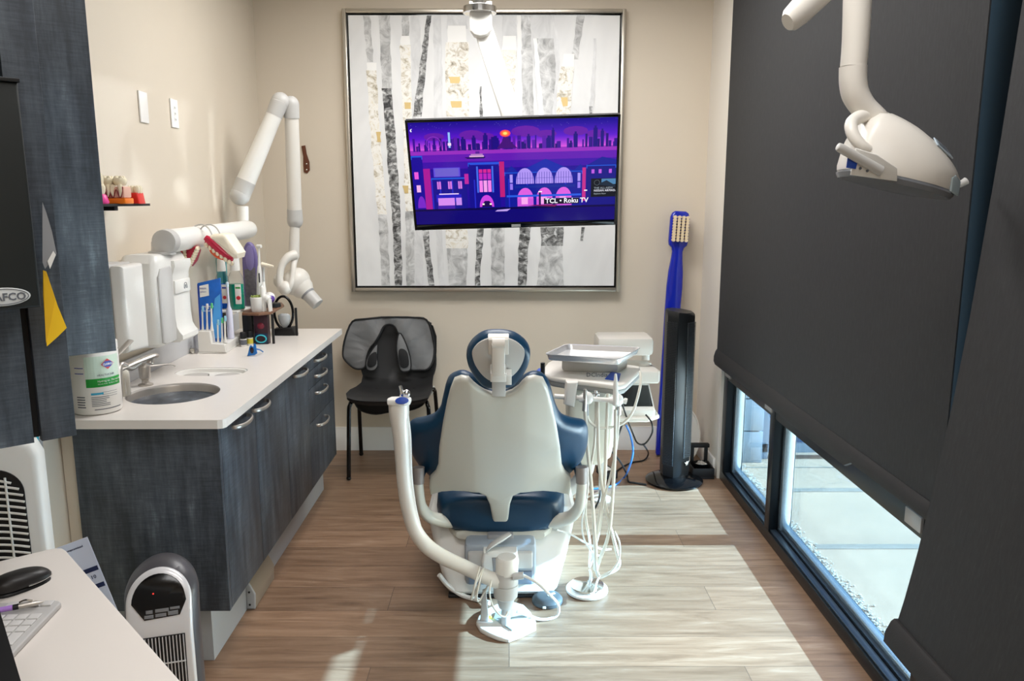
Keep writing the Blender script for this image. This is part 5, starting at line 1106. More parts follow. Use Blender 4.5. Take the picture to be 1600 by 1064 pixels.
# arm: swivel, long horizontal link, riser, two folding links, yoke, head
m = MB(); hb = Vector((-1.295, 2.955, z1 - .005)); m.lathe([(.050, 0), (.046, .010), (.036, .014), (.034, .045), (.030, .05), (0, .051)], hb, 28); m.build('swivel', LGREY, xr)
e0, e1 = A(262, 377, Y=2.96), A(384, 359, Y=3.86)
hd_ = (e1 - e0).normalized(); e0 = e0 - hd_ * .03
m = MB(); m.tube([e0, e0 + hd_ * .01, e1, e1 + hd_ * .05, e1 + hd_ * .065], [.040, .044, .044, .040, .030], 24, smooth=False); m.build('horizontal_link', WHITE, xr)
m = MB(); m.tube([e0 - hd_ * .012, e0 - hd_ * .006, e0 + hd_ * .035], [.030, .044, .0465], 24, smooth=False); m.build('end_cap', LGREY, xr)
ya_ = 3.90
m = MB(); m.cyl(A(380, 350, Y=ya_), A(379, 322, Y=ya_), .028); m.build('riser', WHITE, xr)
u0, u1 = A(375, 305, Y=ya_), A(437, 160, Y=3.97); ud = (u1 - u0).normalized()
m = MB(); m.tube([u0 + ud * .06, u1 - ud * .05], [.046, .038], 24, smooth=False); m.build('lower_link', WHITE, xr)
m = MB(); m.ball(u0 + Vector((.0, 0, 0)), (.048, .05, .048), 24, 14); m.tube([u0, u0 + ud * .075], [.047, .0475], 24, smooth=False); m.build('lower_elbow', LGREY, xr)
v0, v1 = A(455, 163, Y=4.00), A(461, 345, Y=4.08); vd = (v1 - v0).normalized()
m = MB(); m.tube([u1 - ud * .07, u1, u1 + Vector((.0, .0, .015))], [.0395, .044, .030], 22, smooth=False); m.ball(u1 + Vector((.004, 0, .004)), (.044, .04, .044), 20, 12); m.cyl(u1, v0, .026, .026, 18); m.ball(v0, (.038, .038, .040), 20, 12); m.tube([v0, v0 + vd * .065], [.038, .0375], 22, smooth=False); m.build('upper_elbow', LGREY, xr)
m = MB(); m.tube([v0 + vd * .06, v1 - vd * .0], [.034, .036], 24, smooth=False); m.build('upper_link', WARMW, xr)
m = MB(); m.tube([v1 - vd * .06, v1], [.0375, .040], 20, smooth=False); m.ball(v1, (.040, .036, .042), 20, 12); m.build('wrist', LGREY, xr)
w1 = A(459, 402, Y=4.08)
m = MB(); m.tube([v1, w1], [.024, .028], 18, smooth=False); m.build('wrist_tube', WARMW, xr)
th = A(463, 440, Y=4.08)
m = MB(); m.tube([A(461, 398, Y=4.06), A(450, 402, Y=4.03), A(440, 416, Y=4.01), A(437, 436, Y=4.0), A(441, 452, Y=4.0)], [.026, .022, .018, .018, .024], 14, 6, sq=(1, 1)); m.tube([A(461, 398, Y=4.09), A(459, 412, Y=4.05), A(457, 430, Y=4.02), A(454, 446, Y=4.0), A(446, 456, Y=4.0)], [.024, .016, .013, .014, .016], 14, 6)
m.ball(A(445, 450, Y=4.0), (.034, .03, .036), 18, 12); m.build('yoke', WARMW, xr)
cd = (A(494, 473, Y=4.05) - th).normalized()
m = MB(); m.ball(th, (.068, .075, .075), 26, 16, Matrix.Rotation(R(35), 3, 'Y')); m.tube([th, th + cd * .06, th + cd * .085], [.066, .056, .040], 24, smooth=False); m.ball(A(436, 438, Y=4.09), (.028, .04, .040), 16, 10); m.build('tube_head', WARMW, xr)
m = MB(); m.tube([th + cd * .075, th + cd * .165], [.036, .034], 24, smooth=False); m.tube([th + cd * .165, th + cd * .167], [.034, .028], 24, smooth=False); m.build('cone', LGREY, xr)
m = MB(); m.tube([th + cd * .06, th + cd * .095], [.046, .0375], 20, smooth=False); m.build('cone_collar', MGREY, xr)

# ------------------------------------------------------------------ jaw model slung over the arm by its spring wires
jm = thing('jaw_model', 'large opening jaw model with red gums slung over the horizontal white arm', 'jaw model', tuple(A(330, 390, Y=3.16)))
yj = 3.36
j0 = A(346, 384, Y=yj - .08)
IV = mat('ivory_plaster', (246, 236, 214), .35)
JW = [(321, 372), (330, 366), (346, 365), (353, 367), (372, 396), (370, 404), (362, 405), (350, 399), (338, 388), (326, 378)]
yq = 3.13
m = MB(); P = [A(x, y, Y=yq) for x, y in JW]; m.slab([(p.x, p.z) for p in P], .11, .02, (0, yq + .11, 0), (1, 0, 0), (0, 0, 1), (0, -1, 0), 4); up_jaw = m.build('upper_jaw', IV, jm)
m = MB(); m.tube([A(x, y, Y=yq + .01) for x, y in [(321, 371), (330, 378), (341, 388), (353, 398), (364, 404)]], [.011, .017, .018, .015, .007], 10, 4, sq=(1, 1)); m.build('gum', mat('crimson_gum', (186, 30, 62), .3), up_jaw); m = MB(); m.tube([A(x, y, Y=yq + .10) for x, y in [(321, 376), (330, 385), (342, 394), (354, 402), (364, 406)]], [.010, .014, .014, .012, .006], 10, 4); m.build('gum', D.materials['crimson_gum'], up_jaw)
for x_, y_, dy in ((322, 381, .005), (326, 383, .11)):
    m = MB()
    for k in range(7): f = k / 6; m.ball(A(x_ + 36 * f, y_ + 27 * f, Y=yq + dy) + Vector((0, 0, -.004)), (.008, .010, .010), 10, 8)
    m.build('tooth', TOOTH, up_jaw)
m = MB(); m.tube([A(x, y, Y=yq + .03) for x, y in [(326, 382), (333, 392), (342, 400), (352, 405)]], [.006, .013, .013, .005], 10, 4); m.build('tongue', mat('orange_palate', (222, 84, 36), .35), up_jaw)
yl = 3.125
lo = [(274, 386), (306, 385), (308, 392), (303, 408), (296, 417), (288, 414), (278, 408), (274, 402)]
m = MB(); P = [A(x, y, Y=yl) for x, y in lo]; m.slab([(p.x, p.z) for p in P], .05, .01, (0, yl + .05, 0), (1, 0, 0), (0, 0, 1), (0, -1, 0)); lj = m.build('lower_jaw', mat('crimson_gum_dark', (176, 24, 56), .3), jm)
m = MB()
for k in range(8): f = k / 7; m.ball(A(309 - 13 * f, 388 + 30 * f - 4 * f * f, Y=yl), (.008, .02, .009), 10, 8)
m.build('tooth', TOOTH, lj); m = MB()
for k in range(6): f = k / 5; m.ball(A(288 + 2 * f, 388 + 24 * f, Y=yl - .004), (.007, .010, .008), 10, 8)
m.build('tooth', TOOTH, lj)
m = MB()
for x in (318, 331): m.tube([A(x - 22, 366, Y=3.20), A(x - 14, 354, Y=3.22), A(x - 2, 351, Y=3.22), A(x + 8, 357, Y=3.19), A(x + 14, 368, Y=3.17)], .003, 8, 6)
m.build('spring_wire', LGREY, jm)

# ------------------------------------------------------------------ things along the back of the worktop
rs = thing('display_riser', 'brown wooden riser shelf with black frame at the far end of the worktop', 'shelf', (-1.24, 3.85, CT))
RZ = .990
m = MB(); P = [A(x, y, z=RZ) for x, y in [(378, 489), (404, 489.5), (424, 487.5), (444, 476), (440, 472), (385, 476)]]; m.slab([(p.x, p.y) for p in P], .012, .003, (0, 0, RZ - .012), (1, 0, 0), (0, 1, 0), (0, 0, 1)); m.build('top', mat('brown_wood', (120, 84, 62), .35, noise=.2, nscale=20), rs)
px0, px1, pyy = A(386, 488, z=RZ).x, A(423, 488, z=RZ).x, A(400, 488, z=RZ).y + .02
m = MB()
for x, y in [(px0, pyy), (px1, pyy), (px0, pyy + .22), (px1 + .05, pyy + .22)]:
    m = MB(); m.bb(x - .005, x + .005, y - .005, y + .005, CT, RZ - .012); m.build('leg', BLACKM, rs)
m = MB()
m = MB(); m.bb(px0 - .03, px0 + .015, pyy - .005, pyy + .18, CT, RZ - .014, .002); m.build('side_panel', BLACK, rs)
bt = thing('bottle_tray', 'white tray on top of the riser carrying the mouthwash bottles', 'tray', (-1.32, 3.75, .95))
P = [A(x, y, z=RZ) for x, y in [(332, 488.5), (370, 489.5), (396, 482), (390, 474), (336, 474)]]
m = MB(); m.slab([(p.x, p.y) for p in P], .010, .003, (0, 0, RZ), (1, 0, 0), (0, 1, 0), (0, 0, 1)); m.build('tray', WHITE, bt)
m = MB(); m.bb(wx(3.7) + .016, wx(3.7) + .06, P[0].y + .09, P[0].y + .15, CT, RZ, .003); m.build('support', mat('smoke_grey_support', (96, 94, 94), .5), bt)
TZ_ = RZ + .0105
def clear(name, c, a): return mat(name, c, .05, trans=.9, ior=1.35)
CLR = glass_mat('clear_plastic', (0.93, 0.95, 0.97), 2.0)
for nm_, lab, x, w_, top, yv, liq in [('mouthwash_bottle', 'bottle of blue mouthwash with a white cap, behind the toothbrush display', 350, 20, 405, 3.645, (24, 104, 226)), ('mouthwash_bottle', 'bottle of green mouthwash with a white cap, right of the blue bottle', 371, 23, 403, 3.615, (12, 150, 120))]:
    c0 = A(x, 484, Y=yv); c0.z = TZ_; H_ = A(x, top, Y=yv).z - TZ_; hw = w_ / 2 / 1230 * 3.9
    t = thing(nm_, lab, 'bottle', tuple(c0), 'mouthwash bottles on the tray')
    m = MB(); m.lathe([(hw * .85, 0), (hw, .006), (hw, H_ * .55), (hw * .9, H_ * .64), (hw * .5, H_ * .76), (hw * .46, H_ * .80)], c0, 24, sy=.75); m.build('bottle', CLR, t)
    m = MB(); m.lathe([(hw * .83, .003), (hw * .95, .008), (hw * .95, H_ * .50), (0, H_ * .505)], c0, 24, sy=.75); m.build('liquid', mat('liquid', liq, .15, spec=.3), t)
    m = MB(); m.lathe([(hw * .62, H_ * .76), (hw * .62, H_ * .82), (hw * .55, H_), (0, H_)], c0, 20); m.build('cap', WHITE, t)
    lx = hw * .1; m = MB(); m.bb(c0.x + lx, c0.x + hw * .85, c0.y - hw * .80, c0.y - hw * .70, TZ_ + H_ * .12, TZ_ + H_ * .5, .001); lb_ = m.build('label', WHITE, t)
    m = MB(); m.lathe([(hw * .26, 0), (hw * .26, .001), (0, .001)], (c0.x + hw * .5, c0.y - hw * .80, TZ_ + H_ * .24), 16, Matrix.Rotation(R(90), 3, 'X')); m.build('label_dot', RED, lb_)
    m = MB(); m.bb(c0.x + lx + .003, c0.x + hw * .8, c0.y - hw * .81, c0.y - hw * .80, TZ_ + H_ * .42, TZ_ + H_ * .45); m.build('label_rule', GR if liq[0] < 15 else BLL, lb_)
tl_ = thing('teal_booklet', 'tall teal board standing behind the mouthwash bottles', 'booklet', (-1.35, 3.80, CT))
P = [A(x, y, Y=3.80) for x, y in [(329, 384), (352, 390), (358, 470), (336, 476)]]
m = MB(); m.slab([(P[0].x, P[0].z), (P[1].x, P[1].z), (P[1].x, RZ + .011), (P[0].x + .02, RZ + .011)], .008, .001, (0, 3.808, 0), (1, 0, 0), (0, 0, 1), (0, -1, 0)); m.build('board', mat('teal_print', (110, 190, 192), .4), tl_)
m = MB(); m.bb(P[0].x + .05, P[1].x - .004, 3.797, 3.800, P[1].z - .18, P[1].z - .07); m.build('print_panel', mat('deep_teal_print', (28, 130, 140), .4), tl_)
m = MB(); m.bb(P[0].x + .02, P[1].x, 3.81, 3.85, CT, RZ + .011, .002); m.build('stand', BLACK, tl_)

# counter display of brush heads, with the big demonstration toothbrush beside it
ds = thing('toothbrush_display', 'white counter display with blue printed card and upright brush heads', 'display', (-1.29, 3.5, CT))
B0, B1, B2 = A(309, 553, z=CT), A(354, 552, z=CT), A(382, 533, z=CT)
m = MB(); P = [B0, B1, B2, B2 + Vector((-.055, .0, 0)), Vector((B0.x, B0.y + .10, CT))]; m.slab([(p.x, p.y) for p in P], .006, .002, (0, 0, CT), (1, 0, 0), (0, 1, 0), (0, 0, 1)); m.build('base', WHITE, ds)
zs_ = A(312, 518, Y=B0.y).z
m = MB(); m.slab([(B0.x + .002, CT + .006), (B1.x, CT + .006), (B1.x - .004, CT + .040), (B0.x + .060, CT + .044), (B0.x + .056, zs_), (B0.x + .002, zs_)], .05, .003, (0, B0.y + .056, 0), (1, 0, 0), (0, 0, 1), (0, -1, 0)); m.build('holder', WHITE, ds)
m = MB(); m.slab([(B1.x - .05, B1.y - .0), (B1.x, B1.y), (B2.x - .002, B2.y - .01), (B2.x - .05, B2.y - .01)], .032, .003, (0, 0, CT + .006), (1, 0, 0), (0, 1, 0), (0, 0, 1)); m.build('tray_wall', WHITE, ds)
c_t = [A(303, 443, Y=B0.y + .06), A(345, 434, Y=B0.y + .10)]
PB = mat('blue_print', (24, 98, 190), .3, noise=.35, nscale=24); PBL = mat('light_blue_print', (80, 160, 226), .3)
m = MB(); O_ = Vector((B0.x - .002, B0.y + .058, CT + .006)); ux_ = (Vector((B1.x, B0.y + .085, 0)) - Vector((B0.x, B0.y + .058, 0))); wd = .090; ux_.normalize(); uz_ = Vector((-.03, .10, 1)).normalized()
hl, hr_ = (c_t[0].z - O_.z), (c_t[1].z - O_.z)
m.slab([(-.004, 0), (wd, 0), (wd + .002, hr_), (-.004, hl)], .006, .001, O_, ux_, uz_, (0, 1, 0)); cdp = m.build('printed_card', PB, ds)
m = MB(); m.slab([(-.0045, 0), (.001, 0), (.001, hl - .004), (-.0045, hl - .004)], .001, 0, O_ - Vector((0, .0012, 0)), ux_, uz_, (0, 1, 0)); m.build('card_edge', mat('deep_blue_edge', (30, 60, 150), .4), cdp)
fr_ = lambda u, v_, k=.0015: O_ + ux_ * u + uz_ * v_ - Vector((0, k, 0))
m = MB(); m.slab([(.004, hl - .062), (.042, hl - .055), (.042, hl - .004), (.004, hl - .012)], .0008, 0, fr_(0, 0, .0010), ux_, uz_, (0, 1, 0)); m.build('card_badge', WHITE, cdp)
text('PHILIPS', .0085, BLL, cdp, fr_(.006, hl - .026), ux_, uz_); text('sonicare', .0075, BLL, cdp, fr_(.006, hl - .040), ux_, uz_)
text('Experience', .0105, WHITE, cdp, fr_(.012, hl - .105), ux_, uz_ + ux_ * .0); text('sonicare', .0112, WHITE, cdp, fr_(.012, hl - .125), ux_, uz_)
m = MB(); m.slab([(.050, .05), (wd - .004, .05), (wd - .002, hr_ - .07), (.065, hr_ - .09), (.045, .10)], .0006, 0, fr_(0, 0, .0010), ux_, uz_, (0, 1, 0)); m.build('card_swoosh', PBL, cdp)
HEADB = mat('pale_blue_bristle', (150, 204, 226), .6); HEADG = mat('green_bristle', (96, 196, 130), .6)
for k, (x, yt, yb2, mt_) in enumerate([(316, 484, 520, HEADB), (323, 480, 518, WHITE), (330, 479, 515, HEADG), (340, 505, 538, HEADB), (346.5, 502, 536, HEADG), (351, 499, 534, HEADB)]):
    yv = B0.y + .028 + (0.0 if k < 3 else .01)
    a, b_ = A(x + 1, yb2, Y=yv), A(x, yt, Y=yv)
    h = thing('brush_head', ['white brush head with pale blue bristles, first at the left in the counter display', 'white brush head with white bristles, second from the left in the counter display', 'white brush head with green bristles, third from the left in the counter display', 'short brush head at the left of the lower row in the counter display', 'middle brush head of the lower row in the counter display', 'right-hand brush head of the lower row in the counter display'][k], 'brush head', tuple(a), 'brush heads in the counter display')
    a.z -= .004
    m = MB(); m.tube([a, a + (b_ - a) * .12, a + (b_ - a) * .4, b_], [.009, .006, .0035, .0035], 10, 4); m.build('stem', WHITE, h)
    m = MB(); m.box(b_ + Vector((.004, -.003, .004)), (.009, .010, .024), .003); m.build('bristles', mt_, h)
et = thing('electric_toothbrush', 'large white electric toothbrush standing upright beside the blue display', 'toothbrush', tuple(A(360, 525, z=CT)))
yv = B0.y + .17; b0_ = A(361, 528, Y=yv); b0_.z = CT + .039; b1_ = A(355, 443, Y=yv)
m = MB(); L = b1_ - b0_; m.tube([b0_, b0_ + L * .05, b0_ + L * .45, b0_ + L * .53, b0_ + L * .60, b0_ + L * .8, b1_], [.0145, .0155, .0145, .012, .0065, .0045, .0045], 18, 5); m.build('handle', mat('lilac_white_plastic', (222, 222, 238), .3), et)
m = MB(); m.box(b1_ + Vector((.002, -.006, -.004)), (.011, .013, .024), .004); m.build('bristles', mat('white_blue_bristle', (200, 224, 236), .6), et)
# purple oval box and second upright toothbrush on the riser
RT = RZ + .0005
po = thing('oval_display', 'tall purple tinted oval display case on the riser', 'display case', tuple(A(391, 470, z=RZ)))
yv = 3.74; c0 = A(391, 425, Y=yv); zt = A(391, 378, Y=yv).z; hw = .036
m = MB(); m.slab([(-hw, RT), (hw, RT)] + [(hw * math.cos(a), zt - .10 + .10 * math.sin(a)) for a in [k * math.pi / 14 for k in range(15)]], .035, .010, (c0.x, yv + .03, 0), (1, 0, 0), (0, 0, 1), (0, -1, 0), 3); m.build('case', mat('purple_tint_plastic', (112, 100, 150), .15, spec=.6), po)
m = MB(); m.slab([(-hw * .75, RT + .01), (hw * .75, RT + .01), (hw * .75, zt - .12), (-hw * .75, zt - .13)], .003, .001, (c0.x, yv - .004, 0), (1, 0, 0), (0, 0, 1), (0, -1, 0)); m.build('printed_insert', mat('grey_print', (104, 100, 104), .4, noise=.6, nscale=60), po)
m = MB(); m.slab([(hw * .55 * math.cos(a), .06 * math.sin(a)) for a in [k * math.pi / 10 for k in range(20)]], .003, .001, (c0.x + .003, yv - .005, zt - .075), (1, 0, 0), (0, 0, 1), (0, -1, 0)); m.build('oval_print', mat('violet_print', (136, 124, 176), .3), po)
e2 = thing('electric_toothbrush', 'white electric toothbrush with dark buttons standing on the riser by the purple case', 'toothbrush', tuple(A(405, 460, z=RZ)))
yv = 3.70; b0_ = A(404.5, 462, Y=yv); b0_.z = RT; b1_ = A(404.5, 384, Y=yv); L = b1_ - b0_
m = MB(); m.tube([b0_, b0_ + L * .06, b0_ + L * .5, b0_ + L * .66, b0_ + L * .72, b1_], [.0125, .0135, .0125, .009, .006, .004], 16, 4); m.build('handle', WHITE, e2)
m = MB(); m.box(b0_ + L * .5 + Vector((.004, -.012, 0)), (.006, .004, .045), .002); m.build('button', BLACKM, e2)
m = MB(); m.cyl(b1_ + Vector((-.008, 0, -.002)), b1_ + Vector((.012, -.006, -.002)), .008, .008, 12); m.build('bristles', WHITE, e2)
e3 = thing('water_flosser_tip', 'short white tapering nozzle pointing right behind the upright toothbrush', 'nozzle', tuple(A(414, 420, Y=3.76)))
m = MB(); m.tube([A(409, 413, Y=3.76), A(418, 415, Y=3.755), A(427, 416, Y=3.75)], [.012, .010, .005], 12, 3); m.build('nozzle', IV, e3)
m = MB(); m.tube([Vector((A(411, 415, Y=3.77).x, 3.77, RT)), A(411, 440, Y=3.93), A(411, 415, Y=3.77)], [.016, .010, .008], 12, 3); m.build('stand', WHITE, e3)
fl = thing('animal_figurine', 'small white long-necked animal figurine next to the succulent pot', 'figurine', tuple(A(416, 483, z=RZ)))
c0 = A(417, 482, Y=3.62); c0.z = RT
m = MB()
for dx, dy in [(-.014, -.008), (-.012, .012), (.014, -.008), (.015, .012)]: m.tube([c0 + Vector((dx, dy, 0)), c0 + Vector((dx * .95, dy, .03)), c0 + Vector((dx * .8, dy * .8, .055))], [.0062, .0068, .009], 10, 3)
m.tube([c0 + Vector((.017, 0, .056)), c0 + Vector((.004, 0, .060)), c0 + Vector((-.010, 0, .066)), c0 + Vector((-.016, 0, .085)), c0 + Vector((-.018, 0, .108)), c0 + Vector((-.024, -.004, .116))], [.013, .018, .017, .011, .009, .008], 14, 5)
for s_ in (-1, 1): m.tube([c0 + Vector((-.018, s_ * .005, .118)), c0 + Vector((-.016, s_ * .007, .130))], [.0035, .0015], 6, smooth=False)
m.build('body', WHITE, fl)
pt = thing('succulent_pot', 'small green succulent in a white pot at the front of the riser', 'plant', tuple(A(402, 484, z=RZ)))
c0 = A(402, 483, Y=3.615); c0.z = RT
m = MB(); m.lathe([(.024, 0), (.026, .003), (.029, .066), (.0275, .068), (.026, .062), (0, .060)], c0, 28); m.build('pot', WHITE, pt)
m = MB(); rnd = random.Random(9)
for i in range(46):
    a, r_ = rnd.random() * 6.28, rnd.random() ** .5 * .024; m.ball(c0 + Vector((r_ * math.cos(a), r_ * math.sin(a), .066 + rnd.random() * .007)), (.005, .005, .006), 6, 5)
tag(m.build('leaves', mat('succulent_green', (146, 160, 84), .6, noise=.2, nscale=80), pt), kind='stuff')
bl = thing('lidded_ball', 'white ball with a purple side on a black base, behind the animal figurine', 'ornament', tuple(A(424, 470, z=RZ)))
c0 = A(425, 468, Y=3.78); c0.z = RT
m = MB(); m.lathe([(.040, 0), (.040, .016), (.034, .018), (0, .018)], c0, 24); m.build('base', BLACK, bl)
m = MB(); m.ball(c0 + Vector((-.012, 0, .045)), .027, 18, 12); m.build('ball', WHITE, bl)
m = MB(); m.ball(c0 + Vector((-.004, -.010, .040)), .0205, 14, 10); m.build('side_patch', mat('purple_patch', (92, 60, 150), .3), bl)
# things under and in front of the riser
for k, (x, y, h_, lab, c1) in enumerate([(381, 541, .055, 'small bottle with a black cap in front of the riser, left of the pair', WHITE), (391, 539, .055, 'small bottle with a black cap and yellow label, right of the pair', mat('yellow_label', (210, 196, 70), .4))]):
    c0 = A(x, y, z=CT); t = thing('small_bottle', lab, 'bottle', tuple(c0), 'small bottles on the worktop')
    m = MB(); m.lathe([(.013, 0), (.0145, .003), (.0145, .034), (.011, .038), (0, .038)], c0, 18); m.build('bottle', WHITE, t)
    m = MB(); m.lathe([(.0145, .036), (.0145, .062), (.012, .066), (0, .066)], c0, 18); m.build('cap', BLACK, t)
    m = MB(); m.lathe([(.0148, .008), (.0150, .009), (.0150, .030), (.0148, .031)], c0, 18); m.build('label', c1 if k else INK, t)
SGB = mat('bright_blue_plastic', (26, 112, 190), .3); CYP = mat('cyan_plastic', (64, 196, 214), .35); LENS = mat('dark_lens', (34, 20, 34), .12)
g1 = thing('blue_sunglasses', 'bright blue wraparound glasses standing on end in front of the small bottles', 'glasses', tuple(A(395, 556, z=CT)))
c0 = A(394, 556, z=CT); P = [(-.020, 0), (.012, .004), (.024, .012), (.020, .052), (.012, .054), (.008, .040), (-.002, .048), (-.008, .040), (-.014, .016)]
m = MB(); m.slab(P, .008, .003, c0 + Vector((0, .0, .0)), (1, 0, 0), (0, 0, 1), (0, -1, 0)); m.build('frame', SGB, g1)
m = MB(); m.slab([(.003 + .008 * math.cos(a), .026 + .014 * math.sin(a)) for a in [k * .5236 for k in range(12)]], .004, .001, c0 + Vector((0, -.006, 0)), (1, 0, 0), (0, 0, 1), (0, -1, 0)); m.build('lens', LENS, g1)
m = MB(); m.tube([c0 + Vector((.020, 0, .030)), c0 + Vector((.026, .03, .020)), c0 + Vector((.028, .06, .006))], .003, 8, 4); m.tube([c0 + Vector((-.014, 0, .010)), c0 + Vector((-.016, .04, .008)), c0 + Vector((-.016, .06, .005))], .003, 8, 4); m.build('temple', SGB, g1)
bx = thing('glasses_box', 'dark box with cyan framed glasses on its front, standing under the riser', 'box', tuple(A(408, 530, z=CT)))
x0_, x1_ = A(398, 531, Y=3.60).x, A(419, 531, Y=3.60).x; zt = A(408, 493, Y=3.60).z
m = MB(); m.bb(x0_, x1_, 3.60, 3.64, CT, zt, .002); m.build('box', mat('dark_maroon_card', (52, 22, 34), .4), bx)
m = MB(); m.bb(x0_ + .002, x1_ - .002, 3.597, 3.60, CT + .002, CT + .05, .001); m.build('blue_panel', mat('navy_card', (24, 44, 72), .4), bx)
m = MB(); c0 = Vector(((x0_ + x1_) / 2, 3.594, CT + .026)); m.tube([c0 + Vector((.024 * math.cos(a), 0, .017 * math.sin(a))) for a in [k * .5236 for k in range(12)]], .003, 6, 3, closed=True); m.build('cyan_frame', CYP, bx)
m = MB(); m.slab([(.020 * math.cos(a), .014 * math.sin(a)) for a in [k * .5236 for k in range(12)]], .001, 0, c0 + Vector((0, .002, 0)), (1, 0, 0), (0, 0, 1), (0, -1, 0)); m.build('lens', LENS, bx)
m = MB(); m.ball(Vector((c0.x, 3.602, CT + .085)), (.018, .008, .016), 12, 8); m.build('red_print', mat('dark_red_print', (120, 30, 50), .4), bx)
gl2 = thing('globe_ornament', 'small dark openwork globe ornament under the riser beside the black side panel', 'ornament', tuple(A(388, 528, z=CT)))
c0 = A(388.5, 512, Y=3.64)
m = MB()
for k in range(4):
    a = k * math.pi / 4; m.tube([c0 + Vector((.020 * math.cos(b) * math.cos(a), .020 * math.cos(b) * math.sin(a), .034 * math.sin(b))) for b in [j * .5236 for j in range(12)]], .0018, 6, 2, closed=True)
m.tube([c0 + Vector((0, 0, -.034)), Vector((c0.x, c0.y, CT + .004))], .004, 8, smooth=False); m.lathe([(.016, 0), (.014, .005), (0, .006)], (c0.x, c0.y, CT), 16); m.build('globe', mat('antique_brass', (92, 84, 64), .4, .8), gl2)
om = thing('tooth_stand', 'black oval hoop stand holding a clear tooth model at the far end of the worktop', 'stand', tuple(A(447, 524, z=CT)))
yv = 3.86; bx0, bx1 = A(428, 524, Y=yv).x, A(464, 524, Y=yv).x; bc_ = (bx0 + bx1) / 2
m = MB(); m.slab([(bx0, CT), (bx1, CT), (bx1 - .012, CT + .040), (bx0 + .010, CT + .034)], .07, .004, (0, yv + .035, 0), (1, 0, 0), (0, 0, 1), (0, -1, 0)); m.build('base', BLACK, om)
zt = A(445, 463, Y=yv).z; cz_ = (zt + CT + .03) / 2; hz = (zt - CT - .03) / 2
m = MB(); m.tube([Vector((bc_ - .003 + .046 * math.cos(a), yv, cz_ + hz * math.sin(a))) for a in [k * math.pi / 10 for k in range(20)]], .0065, 10, 2, closed=True); m.build('hoop', GLOSSB, om)
m = MB(); c0 = Vector((bc_, yv - .004, CT + .036)); m.lathe([(.010, 0), (.024, .02), (.031, .045), (.030, .062), (.018, .070), (0, .066)], c0, 20, sy=.6); m.build('clear_tooth', mat('frosted_clear', (206, 210, 212), .15, .0, trans=.3), om)
bp = thing('white_box', 'small white box with a blue end lying at the wall end of the counter display', 'box', tuple(A(376, 531, z=CT)))
c0 = A(377, 530, z=CT); m = MB(); m.bb(c0.x - .03, c0.x + .010, c0.y, c0.y + .03, CT, CT + .022, .002); m.build('box', WHITE, bp)
m = MB(); m.bb(c0.x - .015, c0.x + .011, c0.y - .001, c0.y + .0, CT + .005, CT + .017); m.build('blue_end', BLL, bp)
pg = thing('wall_plug', 'little cream plug at the back of the worktop beneath the x-ray housing', 'plug', tuple(A(302, 549, z=CT)))
c0 = A(301, 549, X=wx(3.4) + .022); m = MB(); m.box((c0.x, c0.y, CT + .010), (.016, .02, .020), .004); m.cyl((c0.x, c0.y - .008, CT + .006), (c0.x + .01, c0.y - .02, CT + .006), .005, None, 10); m.build('plug', CREAM, pg)
# ------------------------------------------------------------------ angled wall cabinets at the near left
E_ = Vector((math.sin(R(48)), math.cos(R(48)), 0)); NB = Vector((-E_.y, E_.x, 0)); FN = -NB      # along the face, into the cabinet, out of the face
def wall_hit(p, d):
    "where the line p + t d meets the left wall"
    t_ = (wx(0) - p.x - .007 * p.y) / (d.x + .007 * d.y); return p + d * t_
UZ0, UZ1 = 1.08, 2.74
c1 = thing('wall_cabinet', 'charcoal woodgrain wall cabinet nearest the camera, black box hung on its face', 'cabinet', (-1.0, 1.5, UZ0), 'angled wall cabinets')
Bc = Vector((-.783, 1.377, 0)); Ac = wall_hit(Bc, -E_); Cc = wall_hit(Bc, NB)
m = MB(); fr2 = [Bc + NB * .021, Ac + NB * .021 * 1 + Vector((.012, 0, 0)), Cc + Vector((.012, 0, 0)) - NB * .02]
m.slab([(p.x, p.y) for p in [Bc + NB * .021, Ac + NB * .024 + E_ * .03, Cc - NB * .02]], UZ1 - UZ0 - .02, .001, (0, 0, UZ0 + .004), (1, 0, 0), (0, 1, 0), (0, 0, 1)); m.build('body', BLACKM, c1)
LF = (Bc - Ac).length; SG = .055
def face(nm, par, P0, a, b, z0, z1, th=.019, mt=None):
    m_ = MB(); m_.slab([(a, z0), (b, z0), (b, z1), (a, z1)], th, .001, P0 + NB * th, E_, (0, 0, 1), FN); return m_.build(nm, mt or LAM, par)
face('stile', c1, Bc, -SG, 0, UZ0, UZ1 - .01); face('door', c1, Bc, -LF + .05, -SG - .012, UZ0, UZ1 - .01)
c2 = thing('wall_cabinet', 'charcoal woodgrain wall cabinet set farther back, above the wipes canister', 'cabinet', (-1.2, 2.15, UZ0), 'angled wall cabinets')
B2c = Vector((-1.109, 2.189, 0)); A2 = wall_hit(B2c, -E_); C2 = wall_hit(B2c, NB)
m = MB(); m.slab([(p.x, p.y) for p in [B2c + NB * .021, A2 + NB * .024 + E_ * .03, C2 - NB * .02]], UZ1 - UZ0 - .02, .001, (0, 0, UZ0 + .004), (1, 0, 0), (0, 1, 0), (0, 0, 1)); m.build('body', BLACKM, c2)
face('door', c2, B2c, -(B2c - A2).length + .02, 0, UZ0, UZ1 - .01)

